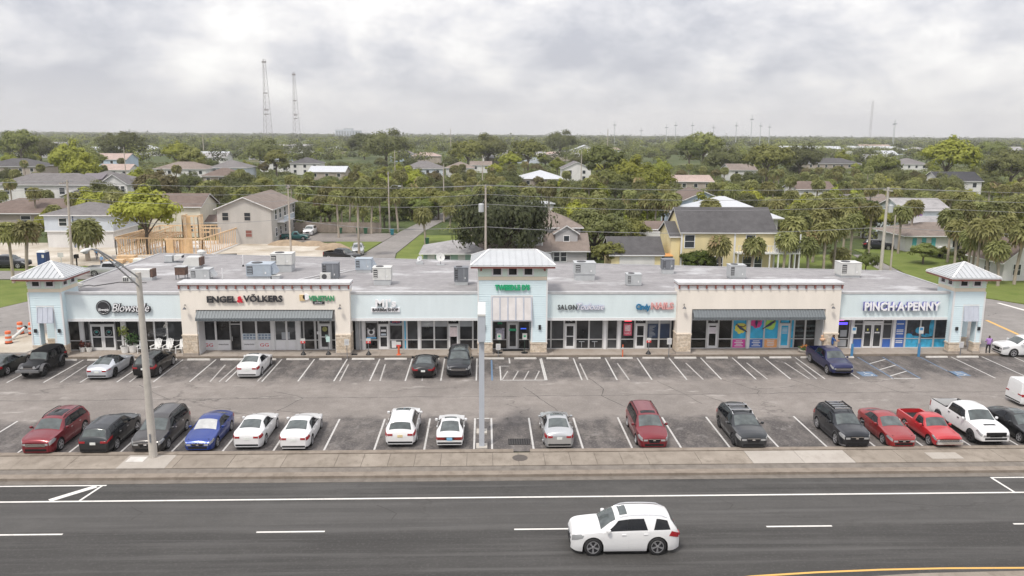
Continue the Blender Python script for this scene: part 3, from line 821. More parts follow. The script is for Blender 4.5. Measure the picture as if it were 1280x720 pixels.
def door(x0, x1, ztop=2.38, fr=ALU, glass=None, leaf=TRIM, num=None, rail=None, split=False):
    b = MB().box(x0 - .035, x0 + .04, GY - .06, GY + .08, .15, 3.0, fr).box(x1 - .04, x1 + .035, GY - .06, GY + .08, .15, 3.0, fr).box(x0 + .04, x1 - .04, GY - .06, GY + .08, ztop, ztop + .08, fr)
    fo = P(b, 'door_frame')
    P(MB().box(x0 + .04, x1 - .04, GY, GY + .03, ztop + .08, 3.0, DARKGL), 'transom', fo)
    if num:
        P_text(num, (x0 + x1) / 2, GY - .005, ztop + .34, .27, TRIM, fo, .01)
    xs = [(x0 + .05, x1 - .05)] if not split else [(x0 + .05, (x0 + x1) / 2 - .01), ((x0 + x1) / 2 + .01, x1 - .05)]
    for i, (a, c) in enumerate(xs):
        s = .14
        d = MB().box(a, a + s, GY - .05, GY + .04, .17, ztop - .02, leaf).box(c - s, c, GY - .05, GY + .04, .17, ztop - .02, leaf)
        d.box(a + s, c - s, GY - .05, GY + .04, .17, .17 + .24, leaf).box(a + s, c - s, GY - .05, GY + .04, ztop - .15, ztop - .02, leaf)
        if rail: d.box(a + s, c - s, GY - .05, GY + .04, rail - .04, rail + .04, leaf)
        d = P(d, 'shop_door')
        P(MB().box(a + s, c - s, GY - .01, GY + .02, .41, ztop - .15, glass or DARKGL), 'pane', d)
        hx_ = c - s / 2 if (split and i == 0) else a + s / 2
        P(MB().box(hx_ - .02, hx_ + .02, GY - .11, GY - .05, 1.0, 1.35, ALU), 'handle', d)
def P_text(txt, x, y, z, size, m, parent=plaza, depth=.05, shear=0, bold=0, space=1.0, width=None, name='lettering'):
    me = text_mesh(txt, size, depth, m, shear, bold, space)
    if width:
        xs_ = [v.co.x for v in me.vertices]; s = width / (max(xs_) - min(xs_)); cx = (max(xs_) + min(xs_)) / 2
        me.transform(Matrix.Translation((-cx, 0, 0))); me.transform(Matrix.Diagonal((s, 1, 1, 1)))
    return put(name, me, parent, (x, y, z))
def pier(x0, x1, m=TRIM): P(MB().box(x0, x1, GY - .12, GY + .1, .15, 3.0, m), 'pier')

# left shop
pier(-36.0, -35.75, W_BLUE)
for a, c in ((-35.72, -34.8), (-34.44, -33.97), (-31.78, -31.28), (-30.88, -29.78), (-29.66, -28.5), (-28.43, -27.42), (-27.35, -25.4)):
    win(a, c) if c > -26 else win(a, c)
pier(-34.8, -34.46); pier(-31.26, -30.9)
door(-33.95, -31.8, 2.42, split=True, leaf=TRIM, num='766', rail=1.35)
o = P(MB().box(-33.2, -32.4, GY - .03, GY - .01, 2.76, 3.0, mat('red_sign_face', (.6, .02, .04), .5, var=0)), 'red_sign')
TEAL = mat('teal_decal', (.05, .32, .30), .5, var=0)
for x in (-33.4, -32.36):
    d = MB().tube([(x + .24 * math.cos(a), GY - .02, 1.72 + .24 * math.sin(a)) for a in np.linspace(0, 6.283, 17)], .02, 4, mat('grey_decal', (.3, .33, .34), .5, var=0) if x < -33 else bpy.data.materials['grey_decal'], False)
    P(d.box(x - .1, x + .1, GY - .025, GY - .015, 1.72, 1.86, TEAL), 'door_decal')

# second shop: low white panels
def win_panel(x0, x1, logo=None):
    b = MB(); f = .04
    b.box(x0 - f, x0 + f, GY - .06, GY + .08, .15, 3.1, TRIM).box(x1 - f, x1 + f, GY - .06, GY + .08, .15, 3.1, TRIM)
    b.box(x0 + f, x1 - f, GY - .08, GY + .08, .15, 1.05, TRIM)
    o = P(b, 'shop_window')
    P(MB().box(x0 + f, x1 - f, GY, GY + .03, 1.05, 3.1, DARKGL2 if x0 > -18.4 else DARKGL), 'pane', o)
    p = P(MB().box(x0 + .12, x1 - .12, GY - .1, GY - .08, .28, .95, mat('panel_white', (.74, .74, .76), .5, var=.02) if 'panel_white' not in bpy.data.materials else bpy.data.materials['panel_white']), 'panel', o)
    if logo == 'red': P_text('GG', (x0 + x1) / 2, GY - .11, .6, .42, bpy.data.materials['red_sign_face'], o, .01, width=.75)
    if logo == 'grey':
        P_text('ENGEL&VÖLKERS', (x0 + x1) / 2, GY - .11, .66, .14, BLACK, o, .01, width=.85)
for a, c, l in ((-24.5, -23.28, 'red'), (-23.2, -22.0, 'grey'), (-21.0, -19.8, 'grey'), (-19.72, -18.5, 'red'), (-18.15, -17.2, ''), (-17.12, -16.35, '')): win_panel(a, c, l)
door(-21.97, -21.07, 2.42, leaf=BLACK, num='768', glass=DARKGL, rail=1.2)
DISPLAY = mat('listing_cards', (.50, .56, .62), .4, var=.3, scale=3)
for x in (-20.4, -19.1):
    d = P(MB().box(x - .62, x + .6, GY - .02, GY - .005, 1.08, 1.62, DISPLAY), 'listing_display')
    for k in range(4):
        for q in (0, 1):
            P(MB().box(x - .5 + k * .28, x - .3 + k * .28, GY - .03, GY - .02, 1.16 + q * .24, 1.3 + q * .24, mat('card_photo', (.16, .22, .30), .4, var=.4, scale=4) if 'card_photo' not in bpy.data.materials else bpy.data.materials['card_photo']), 'listing_card', d)
P(MB().box(-17.6, -16.9, GY - .02, GY - .005, 1.1, 1.72, mat('grey_counter', (.34, .36, .39), .5)), 'counter_screen')
pier(-18.48, -18.2); pier(-16.3, -15.98)
for a, c in ((-15.95, -15.7), (-15.66, -14.75), (-14.66, -14.42), (-13.3, -12.6)): win(a, c)
door(-14.36, -13.36, 2.42, num='750', rail=1.3)
P(MB().tube([(-13.86, GY - .02, 2.0), (-13.86, GY - .035, 2.0)], .22, 20, mat('gold_seal', (.30, .30, .10), .5, var=.3, scale=8)), 'round_seal')
P(MB().box(-13.85, -13.6, GY - .035, GY - .02, 1.1, 1.5, mat('mint_notice', (.45, .62, .58), .6, var=.1)), 'door_notice')
P(MB().box(-14.55, -14.3, GY - .075, GY - .062, 1.55, 1.8, TRIM), 'door_notice')

# barber shop
pier(-11.2, -10.9, FROST)
pier(-10.62, -10.4)
win(-10.85, -10.62, FROST, FROST)
win(-10.36, -9.28, up=DARKGL); win(-8.25, -7.1, up=DARKGL); win(-7.0, -6.8, CYAN, CYAN); win(-6.72, -5.78, DARKGL, DARKGL2)
pier(-5.78, -5.56)
win(-5.52, -4.4, DARKGL, DARKGL); win(-4.33, -3.2, DARKGL, DARKGL); win(-2.14, -1.02, DARKGL, DARKGL); win(-.96, -.55, DARKGL, DARKGL)
door(-9.25, -8.3, 2.38, num='764', rail=1.3)
door(-3.16, -2.2, 2.38, num='762')
for a, c in ((-5.48, -4.44), (-4.29, -3.24), (-2.1, -1.06)):
    P(MB().box(a, c, GY - .012, GY - .004, 2.2, 3.0, FROST), 'roller_blind')
P(MB().box(-10.3, -9.34, GY - .012, GY - .004, 2.55, 3.0, FROST), 'roller_blind')
P(MB().box(-8.2, -7.15, GY - .012, GY - .004, 2.3, 3.0, FROST), 'roller_blind')
POST = mat('poster_grey', (.30, .29, .30), .5, var=.6, scale=5)
b = MB().box(-10.2, -9.5, GY - .03, GY - .015, 1.3, 2.1, POST)
po = P(b, 'barber_poster')
P(MB().tube([(-9.85, GY - .035, 1.75), (-9.85, GY - .045, 1.75)], .3, 16, TRIM), 'poster_badge', po)
P(MB().tube([(-9.85, GY - .05, 1.72), (-9.85, GY - .06, 1.72)], .17, 14, BLACK), 'poster_badge', po)
P(MB().tube([(-9.85, GY - .04, 2.15), (-9.85, GY - .06, 2.15)], .24, 14, BLACK), 'poster_badge', po)
P(MB().box(-10.25, -9.42, GY - .04, GY - .03, 1.14, 1.27, mat('sky_blue_strip', (.15, .42, .7), .5, var=.1)), 'poster_strip', po)
ov = P(MB().tube([(-7.68, GY - .02, 2.64), (-7.68, GY - .05, 2.64)], .27, 20, mat('navy_sign', (.03, .04, .12), .4, var=0)), 'oval_open_sign')
ov.scale = (1.9, 1, .62); ov.location = (7.68 * .9, 0, 2.64 * .38)
P_text('OPEN', -7.68, GY - .06, 2.64, .26, mat('red_neon_letters', (.75, .10, .08), .4, var=0), plaza, .02)
P(MB().box(-8.1, -7.7, GY - .03, GY - .01, .3, .95, TRIM), 'door_notice')
P(MB().box(-3.0, -2.35, GY - .065, GY - .052, 1.3, 2.15, mat('pink_notice', (.72, .62, .62), .6, var=.15, scale=6)), 'door_notice')
P(MB().box(-9.0, -8.55, GY - .065, GY - .052, 1.75, 1.95, TRIM), 'door_notice')
P(MB().box(-9.0, -8.55, GY - .065, GY - .052, 1.42, 1.6, DISPLAY), 'door_notice')

# middle tower entrance
win(.75, 2.0, up=DARKGL); win(3.02, 3.98, up=DARKGL)
door(2.05, 2.98, 2.5, num=None, glass=DARKGL)
GREENM = mat('green_sign_face', (.02, .36, .17), .45, var=.05)
lf = MB()
for k in range(7):
    a = R(90) + (k - 3) * R(27); L = .26 if k != 3 else .3
    p = Vector((1.38, GY - .03, 2.42)); q = p + Vector((math.cos(a) * L, 0, math.sin(a) * L)); n_ = Vector((-math.sin(a), 0, math.cos(a))) * .045
    lf.add([p, (p + q) / 2 + n_, q, (p + q) / 2 - n_], [(0, 1, 2, 3)], GREENM)
P(lf, 'leaf_emblem')
P(MB().box(1.0, 1.78, GY - .04, GY - .02, 1.05, 2.05, mat('collage_poster', (.42, .40, .48), .5, var=.75, scale=6, detail=8)), 'collage_poster')
P(MB().box(2.2, 2.82, GY - .065, GY - .055, 1.8, 2.0, GREENM), 'door_decal')
P(MB().box(3.2, 3.7, GY - .03, GY - .015, 1.95, 2.05, mat('blue_neon', (.05, .12, .7), .4, var=0, emit=.6)), 'neon_strip')

# salon and nail shops
for a, c in ((5.5, 5.85), (5.9, 7.0), (8.1, 9.2), (9.26, 10.45), (10.85, 11.72)): win(a, c)
pier(10.5, 10.78); pier(11.76, 12.0)
door(7.06, 8.04, 2.38, num='762', rail=1.3)
win(12.05, 13.25); win(14.35, 15.4); win(15.48, 16.42); win(16.48, 17.2)
door(13.3, 14.26, 2.38, num='758', rail=1.3)
for a, c in ((14.4, 15.36), (15.52, 16.38)): P(MB().box(a, c, GY - .012, GY - .004, 2.42, 3.0, FROST), 'roller_blind')
NAVY = mat('navy_film', (.03, .05, .10), .3, var=.2)
pn = P(MB().box(14.45, 15.35, GY - .02, GY - .008, 1.15, 2.38, NAVY), 'price_list')
for k in range(9):
    l = .25 + .35 * random.random()
    P(MB().box(14.56, 14.56 + l, GY - .03, GY - .02, 1.26 + k * .115, 1.31 + k * .115, FROST), 'list_line', pn)
P(MB().box(15.5, 16.4, GY - .02, GY - .008, 1.1, 2.4, NAVY), 'navy_film')
ps = P(MB().box(12.3, 13.02, GY - .03, GY - .015, 1.35, 2.45, mat('pink_poster', (.62, .10, .16), .45, var=.3, scale=4)), 'pink_poster')
P(MB().box(12.4, 12.9, GY - .04, GY - .03, 1.75, 2.3, mat('pale_pink', (.72, .52, .54), .5, var=.25, scale=6)), 'poster_picture', ps)
P_text('NAILS', 12.66, GY - .04, 1.55, .22, TRIM, ps, .01)
P(MB().box(12.35, 12.98, GY - .03, GY - .015, 2.62, 2.72, mat('red_neon', (.8, .06, .08), .4, var=0, emit=.8)), 'neon_strip')
P(MB().box(12.45, 12.98, GY - .03, GY - .015, 2.75, 2.85, mat('violet_neon', (.12, .08, .8), .4, var=0, emit=.8)), 'neon_strip')
for x in (8.6, 9.75):
    P(MB().tube([(x, GY - .02, .28), (x, GY - .02, .8)], .03, 6, FROST).box(x - .25, x + .25, GY - .04, GY - .005, .78, .84, FROST), 'stool_behind_glass')

# second cream bay: vacant unit with a pale room, then the film-covered windows
CLEAR = bpy.data.materials.new('clear_glass'); CLEAR.use_nodes = True
t = CLEAR.node_tree; t.nodes.clear()
a1 = t.nodes.new('ShaderNodeBsdfTransparent'); a1.inputs[0].default_value = (.55, .57, .57, 1)
a2 = t.nodes.new('ShaderNodeBsdfGlossy'); a2.inputs[1].default_value = .03
a3 = t.nodes.new('ShaderNodeMixShader'); fr_ = t.nodes.new('ShaderNodeFresnel'); fr_.inputs[0].default_value = 1.5
a4 = t.nodes.new('ShaderNodeOutputMaterial')
t.links.new(fr_.outputs[0], a3.inputs[0]); t.links.new(a1.outputs[0], a3.inputs[1]); t.links.new(a2.outputs[0], a3.inputs[2]); t.links.new(a3.outputs[0], a4.inputs[0])
ROOM = mat('beige_room', (.55, .50, .42), .9, var=.05)
rm = MB()
rm.sheet([(17.4, GY + .1), (22.0, GY + .1), (22.0, GY + 6), (17.4, GY + 6)], .17, ROOM)
rm.box(17.3, 17.4, GY + .1, GY + 6, .17, 3.4, ROOM).box(22.0, 22.1, GY + .1, GY + 6, .17, 3.4, ROOM).box(17.4, 22.0, GY + 6, GY + 6.1, .17, 3.4, ROOM).box(17.4, 22, GY + .15, GY + 6, 3.3, 3.4, ROOM)
P(rm, 'empty_room')
win(17.45, 17.95, CLEAR, CLEAR); win(18.0, 19.66, CLEAR, CLEAR); win(20.75, 21.95, CLEAR, CLEAR)
door(19.72, 20.7, 2.38, num='752', glass=CLEAR)
P(MB().box(19.9, 20.5, GY - .03, GY - .015, 1.5, 2.1, mat('lease_notice', (.70, .66, .70), .6, var=.12, scale=8)), 'lease_notice')
MAG = mat('magenta_film', (.62, .07, .35), .4, var=.08); ROY = mat('royal_blue_film', (.05, .14, .45), .4, var=.08); ORG = mat('orange_film', (.80, .38, .16), .4, var=.08)
YEL = mat('yellow_splash', (.72, .68, .12), .45, var=.2); PNK = mat('pink_splash', (.70, .06, .28), .45, var=.2); LIM = mat('lime_splash', (.42, .66, .12), .45, var=.2)
SKIN = mat('brown_figure', (.20, .10, .06), .7, var=.3, scale=5); SWIM = mat('dark_swimsuit', (.06, .07, .14), .7, var=0)
for (a, c, low) in ((22.0, 23.24, MAG), (23.55, 24.8, ROY), (24.86, 26.1, ORG)):
    o = win(a, c, low, CYAN)
    for k in range(4):
        l = random.uniform(.45, .85)
        P(MB().box((a + c) / 2 - l / 2, (a + c) / 2 + l / 2, GY - .012, GY - .002, .34 + k * .15, .41 + k * .15, TRIM), 'film_text_line', o)
pier(23.28, 23.52)
def splash(cx, cz, r, mt):
    pts = []
    for k in range(22):
        a = 2 * math.pi * k / 22; q = r * random.uniform(.85, 1.1)
        pts.append((cx + q * 1.05 * math.cos(a), GY - .02, cz + q * math.sin(a)))
    o = P(MB().add(pts, [tuple(reversed(range(22)))], mt), 'colour_splash')
    return o
for cx, cz, r, mt, d in ((22.72, 2.0, .5, YEL, 1), (24.1, 2.5, .5, PNK, 0), (25.35, 2.35, .5, LIM, -1)):
    o = splash(cx, cz, r, mt)
    f = MB().tube([(cx - .3 * d, GY - .035, cz + .26), (cx, GY - .035, cz + .0), (cx + .5 * d, GY - .035, cz - .3)], [.07, .13, .05], 8, SWIM)
    f.tube([(cx - .38 * d - .01, GY - .035, cz + .36), (cx - .36 * d, GY - .035, cz + .30)], .09, 8, SKIN)
    f.tube([(cx - .2 * d, GY - .035, cz + .2), (cx + .25, GY - .035, cz + .12), (cx + .45, GY - .035, cz + .3)], .045, 6, SKIN)
    f.tube([(cx + .3 * d, GY - .04, cz - .18), (cx + .68 * d, GY - .04, cz - .42)], .05, 6, SKIN)
    P(f, 'printed_figure', o)
door(26.18, 27.18, 2.38, glass=CYAN, leaf=TRIM)
P(MB().box(26.3, 27.05, GY - .012, GY - .004, 2.48, 2.98, CYAN), 'transom_film')
for k in range(5): P(MB().box(26.45, 26.92, GY - .04, GY - .02, 1.5 + k * .12, 1.55 + k * .12, TRIM), 'film_text_line')
win(27.22, 27.5, CYAN, CYAN); win(27.55, 28.48); win(28.55, 29.45); 
shelf = mat('shelf_goods', (.07, .09, .09), .6, var=.9, scale=9)
for x in (27.6, 28.6):
    for k in range(3): P(MB().box(x, x + .8, GY - .012, GY - .004, 1.2 + k * .45, 1.38 + k * .45, shelf), 'shelf_of_goods')

# pool-supply shop
win(30.75, 32.5, DARKGL2, DARKGL)
P(MB().box(31.0, 32.3, GY - .03, GY - .015, 2.3, 2.5, mat('blue_violet_neon', (.10, .07, .85), .4, var=0, emit=1.0)), 'neon_sign')
P(MB().tube([(31.2, GY - .03, 2.82), (31.5, GY - .03, 2.7), (31.9, GY - .03, 2.7), (32.2, GY - .03, 2.86)], .03, 6, mat('magenta_neon', (.7, .08, .6), .4, var=0, emit=1.0)), 'neon_sign')
for a, c, z in ((31.0, 31.45, 1.1), (31.7, 32.3, 1.2), (31.4, 32.3, .3)): P(MB().box(a, c, GY - .012, GY - .004, z, z + .6, FROST), 'stock_behind_glass')
pier(32.6, 32.85)
win(32.9, 33.72, ROY, DARKGL2, mid=2.35); win(35.52, 36.34, ROY, DARKGL2, mid=2.35)
P(MB().box(33.76, 35.48, GY - .1, GY + .06, 2.42, 2.62, TRIM), 'door_header')
win_t = P(MB().box(33.76, 35.48, GY - .0, GY + .05, 2.64, 3.0, DARKGL), 'transom')
P_text('756', 34.0, GY - .02, 2.82, .22, TRIM, win_t, .01)
for a, c in ((33.77, 34.58), (34.62, 35.46)):
    d = MB().box(a, a + .1, GY - .06, GY + .04, .17, 2.4, TRIM).box(c - .1, c, GY - .06, GY + .04, .17, 2.4, TRIM).box(a + .1, c - .1, GY - .06, GY + .04, .17, .3, TRIM).box(a + .1, c - .1, GY - .06, GY + .04, 2.26, 2.4, TRIM)
    d = P(d, 'sliding_door')
    P(MB().box(a + .1, c - .1, GY, GY + .02, .3, 2.26, DARKGL2), 'pane', d)
    P(MB().box(a + .2, c - .2, GY - .02, GY - .005, 1.5, 1.62, TRIM), 'door_decal', d)
    P(MB().box((a + c) / 2 - .06, (a + c) / 2 + .06, GY - .02, GY - .005, 1.75, 1.92, YEL), 'door_decal', d)
pier(36.4, 36.62)
o = win(36.66, 37.56, ROY, ROY)
for k, z in enumerate((2.8, 2.3, 1.75, 1.6, 1.4, .75, .6)):
    P(MB().box(36.8, 37.42, GY - .012, GY - .002, z, z + .085, TRIM), 'film_text_line', o)
POOL = mat('pool_photo', (.05, .36, .58), .35, var=.5, scale=2.2); DUSK = mat('photo_background', (.035, .04, .05), .4, var=.6, scale=3)
for a, c in ((37.64, 38.9), (38.96, 40.18), (40.24, 41.5)): win(a, c, POOL, DUSK)
bl = MB()
for cx, cz, rx, rz in ((37.95, 1.2, .35, .28), (38.8, 1.75, .3, .3), (40.0, 2.0, .27, .8), (38.4, 1.15, .5, .12), (39.5, 1.3, .5, .16)):
    bl.add([(cx + rx * math.cos(a), GY - .02 - rx * .02, cz + rz * math.sin(a)) for a in np.linspace(0, 6.1, 16)], [tuple(reversed(range(16)))], POOL)
P(bl, 'printed_pool_scene')
bl = MB()
for cx, cz in ((38.2, 1.62), (38.65, 1.4), (39.35, 1.5), (39.0, 1.25)):
    bl.tube([(cx, GY - .03, cz - .16), (cx, GY - .03, cz)], .075, 8, SWIM).tube([(cx, GY - .03, cz + .06), (cx, GY - .03, cz + .1)], .07, 8, SKIN)
P(bl, 'printed_swimmers')
# backing wall behind all glass
P(MB().box(-36.5, 17.2, GY + .2, GY + .35, .15, 5.0, BLACK).box(22.2, 41.5, GY + .2, GY + .35, .15, 5.0, BLACK), 'shop_backing')

# ---------------------------------------------------------------- wall signs
FB = 67.5
BLUEBK = mat('violet_blue_return', (.10, .10, .35), .5, var=0); CHAR = mat('charcoal_letter', (.030, .030, .035), .5, var=0)
WHL = mat('white_letter', (.82, .82, .84), .45, var=0)
s = P(MB().tube([(-32.05, FB - .14, 4.2), (-32.05, FB, 4.2)], .62, 32, CHAR), 'shop_sign')
P(MB().tube([(-32.05 + .52 * math.cos(a), FB - .15, 4.2 + .52 * math.sin(a)) for a in np.linspace(0, 6.2832, 33)], .02, 5, FROST, False), 'sign_ring', s)
P_text('Blowstyle', -32.05, FB - .16, 4.02, .30, WHL, s, .03, .3, .004, width=.85)
s = P_text('Blowstyle', -29.75, FB - .10, 4.14, 1.0, CHAR, plaza, .1, .35, .045, .92, width=3.25, name='shop_sign')
P_text('Blowstyle', -.02, -.10, .03, 1.0, WHL, s, .04, .35, -.004, .92, width=3.1)
FC = 66.85
s = P_text('ENGEL', -21.95, FC - .08, 5.0, .74, CHAR, plaza, .1, 0, .022, 1.0, width=2.45, name='shop_sign')
P_text('&', 1.52, 0, 0, .72, bpy.data.materials['red_sign_face'], s, .1, 0, .03, width=.5)
P_text('VÖLKERS', 3.42, 0, .05, .74, CHAR, s, .1, 0, .022, 1.0, width=3.25)
s = P(MB().box(-15.5, -15.05, FC - .1, FC, 4.9, 5.4, mat('tan_emblem', (.62, .46, .24), .5, var=.2)).tube([(-14.95, FC - .1, 5.22), (-14.95, FC, 5.22)], .27, 14, WHL), 'shop_sign')
P_text('VENETIAN', -13.66, FC - .06, 5.08, .60, mat('green_letter', (.06, .30, .14), .5, var=0), s, .08, 0, .02, 1.0, width=2.1)
P(MB().box(-14.4, -13.45, FC - .07, FC, 4.6, 4.82, CHAR), 'sign_capsule', s)
P_text('BISTRO', -13.93, FC - .08, 4.71, .16, WHL, s, .01, width=.6)
s = P_text("MJ's", -8.36, FB - .16, 4.55, .86, WHL, plaza, .12, 0, .03, 1.05, width=1.75, name='shop_sign')
P(MB().box(-1.25, 1.15, .04, .16, -.78, -.40, WHL), 'sign_box', s)
P_text('BARBER SHOP', -.05, .03, -.59, .34, CHAR, s, .02, 0, .012, 1.0, width=2.2)
s = P_text("TWEEDLE D'S", 2.4, 66.9 - .10, 6.0, .58, GREENM, plaza, .1, 0, .045, 1.06, width=2.95, name='shop_sign')
s = P_text('SALON', 7.15, FB - .08, 4.15, .60, CHAR, plaza, .08, 0, .006, 1.05, width=1.65, name='shop_sign')
P_text('Toulouse', 2.0, -.02, .05, .78, BLUEBK, s, .06, .35, .02, .9, width=2.4)
P_text('Toulouse', 2.0, -.06, .06, .78, WHL, s, .04, .35, .004, .9, width=2.36)
TEALB = mat('teal_blue_letter', (.02, .16, .32), .5, var=0); ROSE = mat('rose_letter', (.66, .40, .38), .5, var=.05)
s = P_text('Cindy', 13.7, FB - .09, 4.18, .66, TEALB, plaza, .1, 0, .03, .95, width=1.25, name='shop_sign')
P_text('NAILS', 1.68, -.02, .06, .78, bpy.data.materials['red_sign_face'], s, .06, 0, .03, 1.0, width=1.95)
P_text('NAILS', 1.68, -.06, .07, .78, ROSE, s, .04, 0, .012, 1.0, width=1.92)
s = P_text('PINCH·A·PENNY', 36.35, FB - .12, 4.2, 1.0, BLUEBK, plaza, .1, 0, .045, 1.05, width=6.75, name='shop_sign')
P_text('PINCH·A·PENNY', .05, -.09, -.02, 1.0, WHL, s, .08, 0, .035, 1.05, width=6.7)
# rooftop lines belong to the plaza
pp = MB()
for (a, b_) in (((-17.9, 72.4, 5.2), (-11.5, 83.5, 5.2)), ((-18.2, 74, 5.2), (-14.0, 80.5, 5.2))):
    pp.tube([a, b_], .04, 6, TRIM)
P(pp, 'roof_pipe')
for x, y in ((-24.45, 74.95), (-24.95, 83.2)):
    P(MB().cyl((x, y), .05, .05, 5.1, 6.3, 8, TRIM).cyl((x, y), .12, .07, 5.1, 5.3, 8, BLACK), 'vent_pipe')
P(MB().tube([(-36.4, 71.9, 5.14), (-35.6, 72.6, 5.14), (-35.0, 72.2, 5.14), (-33.6, 74.1, 5.14), (-31, 73.8, 5.14)], .035, 6, BLACK), 'roof_cable')
# ================================================================ vehicles
GLASS = mat('car_glass', (.008, .009, .011), .05, var=0, spec=.35)
GLASS_L = mat('car_glass_painted_reflection', (.075, .088, .088), .05, var=.55, scale=1.8, spec=.6)  # sky reflection painted in as a paler, mottled base colour
SHADE = mat('windscreen_sunshade', (.50, .50, .49), .4, .4, var=.15, scale=3)
TYRE = mat('tyre_rubber', (.018, .018, .019), .85, var=0)
PLAST = mat('black_plastic', (.012, .012, .013), .65, var=0, spec=.25)
RIM = mat('alloy_rim', (.58, .58, .60), .3, .8, var=0)
RIM_D = mat('dark_rim', (.05, .05, .055), .35, .6, var=0)
CHROME = mat('chrome', (.75, .75, .76), .15, 1.0, var=0)
LAMP = mat('headlamp_lens', (.38, .39, .40), .12, .3, var=0, coat=.5)
TAIL = mat('red_tail_lamp', (.30, .012, .018), .2, var=0, coat=.5)
PLATE = mat('number_plate', (.66, .68, .66), .5, var=.1, scale=10)
PLATE_B = mat('blue_number_plate', (.20, .45, .66), .5, var=.1, scale=10)
def paint(name, c, metal=.25, rough=.28): return mat(name, c, rough, metal, var=0, coat=.5)
P_WHITE = paint('white_car_paint', (.68, .68, .685), 0); P_BLACK = paint('black_car_paint', (.004, .004, .005), .2)
P_MAROON = paint('maroon_car_paint', (.17, .010, .018), .3); P_GREY = paint('slate_grey_car_paint', (.030, .033, .037), .5)
P_BROWNG = paint('warm_grey_car_paint', (.055, .052, .052), .5); P_BLUE = paint('bright_blue_car_paint', (.012, .040, .23), .35)
P_SILVER = paint('silver_car_paint', (.48, .49, .50), .6); P_PEARL = paint('pale_silver_car_paint', (.50, .52, .56), .35)
P_RED = paint('dark_red_car_paint', (.26, .018, .020), .2); P_BRED = paint('bright_red_car_paint', (.42, .020, .026), 0)
P_NAVY = paint('navy_car_paint', (.010, .014, .072), .3); P_INK = paint('ink_car_paint', (.010, .012, .017), .4)
P_TEAL = paint('teal_car_paint', (.012, .09, .09), .2); P_LGREY = paint('light_grey_car_paint', (.36, .37, .40), .4)
P_MATT = mat('matt_black_paint', (.008, .0085, .010), .45, var=0, spec=.3)

def interp(pts):
    xs = np.array([p[0] for p in pts]); ys = np.array([p[1] for p in pts])
    def f(s):
        q = np.array([s - .05, s - .025, s, s + .025, s + .05])
        return float(np.interp(q, xs, ys).mean())
    return f
SPEC = {}
SPEC['sedan'] = dict(L=4.66, W=.90, R=.33, fa=.93, ra=3.66, zb=.15,
    top=[(0, .60), (.05, .74), (.25, .82), (.65, .89), (1.35, .99), (2.08, 1.39), (2.55, 1.48), (3.05, 1.46), (4.0, 1.18), (4.4, 1.13), (4.6, 1.08), (4.66, .80)],
    belt=[(0, .58), (.06, .70), (.3, .77), (1.3, .92), (4.2, 1.02), (4.66, .92)],
    plan=[(0, .62), (.08, .76), (.3, .85), (.8, .9), (4.0, .9), (4.42, .85), (4.6, .77), (4.66, .68)],
    wr=[(0, .60), (1.3, .74), (2.12, .60), (3.05, .585), (4.02, .70), (4.66, .62)],
    ws=(1.40, 2.10), rw=(3.12, 3.95),
    win=[((1.62, 2.58), (2.18, 2.58)), ((2.66, 3.55), (2.66, 3.22))], door=((1.50, 2.60), (2.63, 3.45)))
SPEC['suv'] = dict(L=4.80, W=.95, R=.37, fa=.95, ra=3.80, zb=.19,
    top=[(0, .78), (.05, .95), (.25, 1.04), (.6, 1.09), (1.25, 1.14), (1.98, 1.60), (2.5, 1.69), (3.8, 1.67), (4.38, 1.58), (4.66, 1.14), (4.76, 1.02), (4.80, .7)],
    belt=[(0, .76), (.06, .90), (.3, .97), (1.3, 1.06), (4.4, 1.12), (4.80, .95)],
    plan=[(0, .68), (.08, .82), (.3, .91), (.8, .95), (4.2, .95), (4.6, .90), (4.74, .84), (4.8, .76)],
    wr=[(0, .66), (1.25, .79), (1.98, .66), (3.9, .64), (4.4, .66), (4.66, .76), (4.8, .7)],
    ws=(1.30, 1.95), rw=(4.40, 4.64),
    win=[((1.50, 2.50), (2.06, 2.50)), ((2.58, 3.45), (2.58, 3.45)), ((3.52, 4.28), (3.52, 4.12))], door=((1.42, 2.52), (2.55, 3.48)))
SPEC['lux'] = dict(SPEC['suv'], R=.40,
    top=[(0, .74), (.05, .92), (.2, 1.02), (.6, 1.09), (1.25, 1.14), (1.7, 1.46), (2.1, 1.64), (2.6, 1.71), (3.3, 1.715), (3.9, 1.69), (4.4, 1.57), (4.68, 1.17), (4.76, 1.03), (4.80, .7)],
    plan=[(0, .58), (.06, .73), (.2, .86), (.45, .93), (.8, .95), (4.1, .95), (4.45, .91), (4.68, .81), (4.8, .66)], win=[((1.50, 2.50), (2.06, 2.50)), ((2.53, 3.36), (2.53, 3.20)), ((3.62, 4.36), (3.76, 4.24))])
SPEC['van'] = dict(L=5.10, W=.99, R=.34, fa=.97, ra=4.0, zb=.15,
    top=[(0, .72), (.05, .88), (.3, .98), (1.10, 1.13), (1.98, 1.62), (2.5, 1.72), (4.3, 1.71), (4.74, 1.64), (5.0, 1.16), (5.07, 1.02), (5.1, .7)],
    belt=[(0, .70), (.06, .83), (.35, .90), (1.2, 1.02), (4.6, 1.08), (5.1, .95)],
    plan=[(0, .66), (.08, .82), (.35, .93), (.9, .99), (4.5, .99), (4.9, .93), (5.04, .86), (5.1, .78)],
    wr=[(0, .66), (1.1, .82), (1.98, .70), (4.3, .68), (4.75, .70), (5.0, .80), (5.1, .72)],
    ws=(1.16, 1.95), rw=(4.76, 4.98),
    win=[((1.42, 2.42), (2.04, 2.42)), ((2.5, 3.55), (2.5, 3.55)), ((3.62, 4.6), (3.62, 4.46))], door=((1.40, 2.45), (2.5, 3.60)))
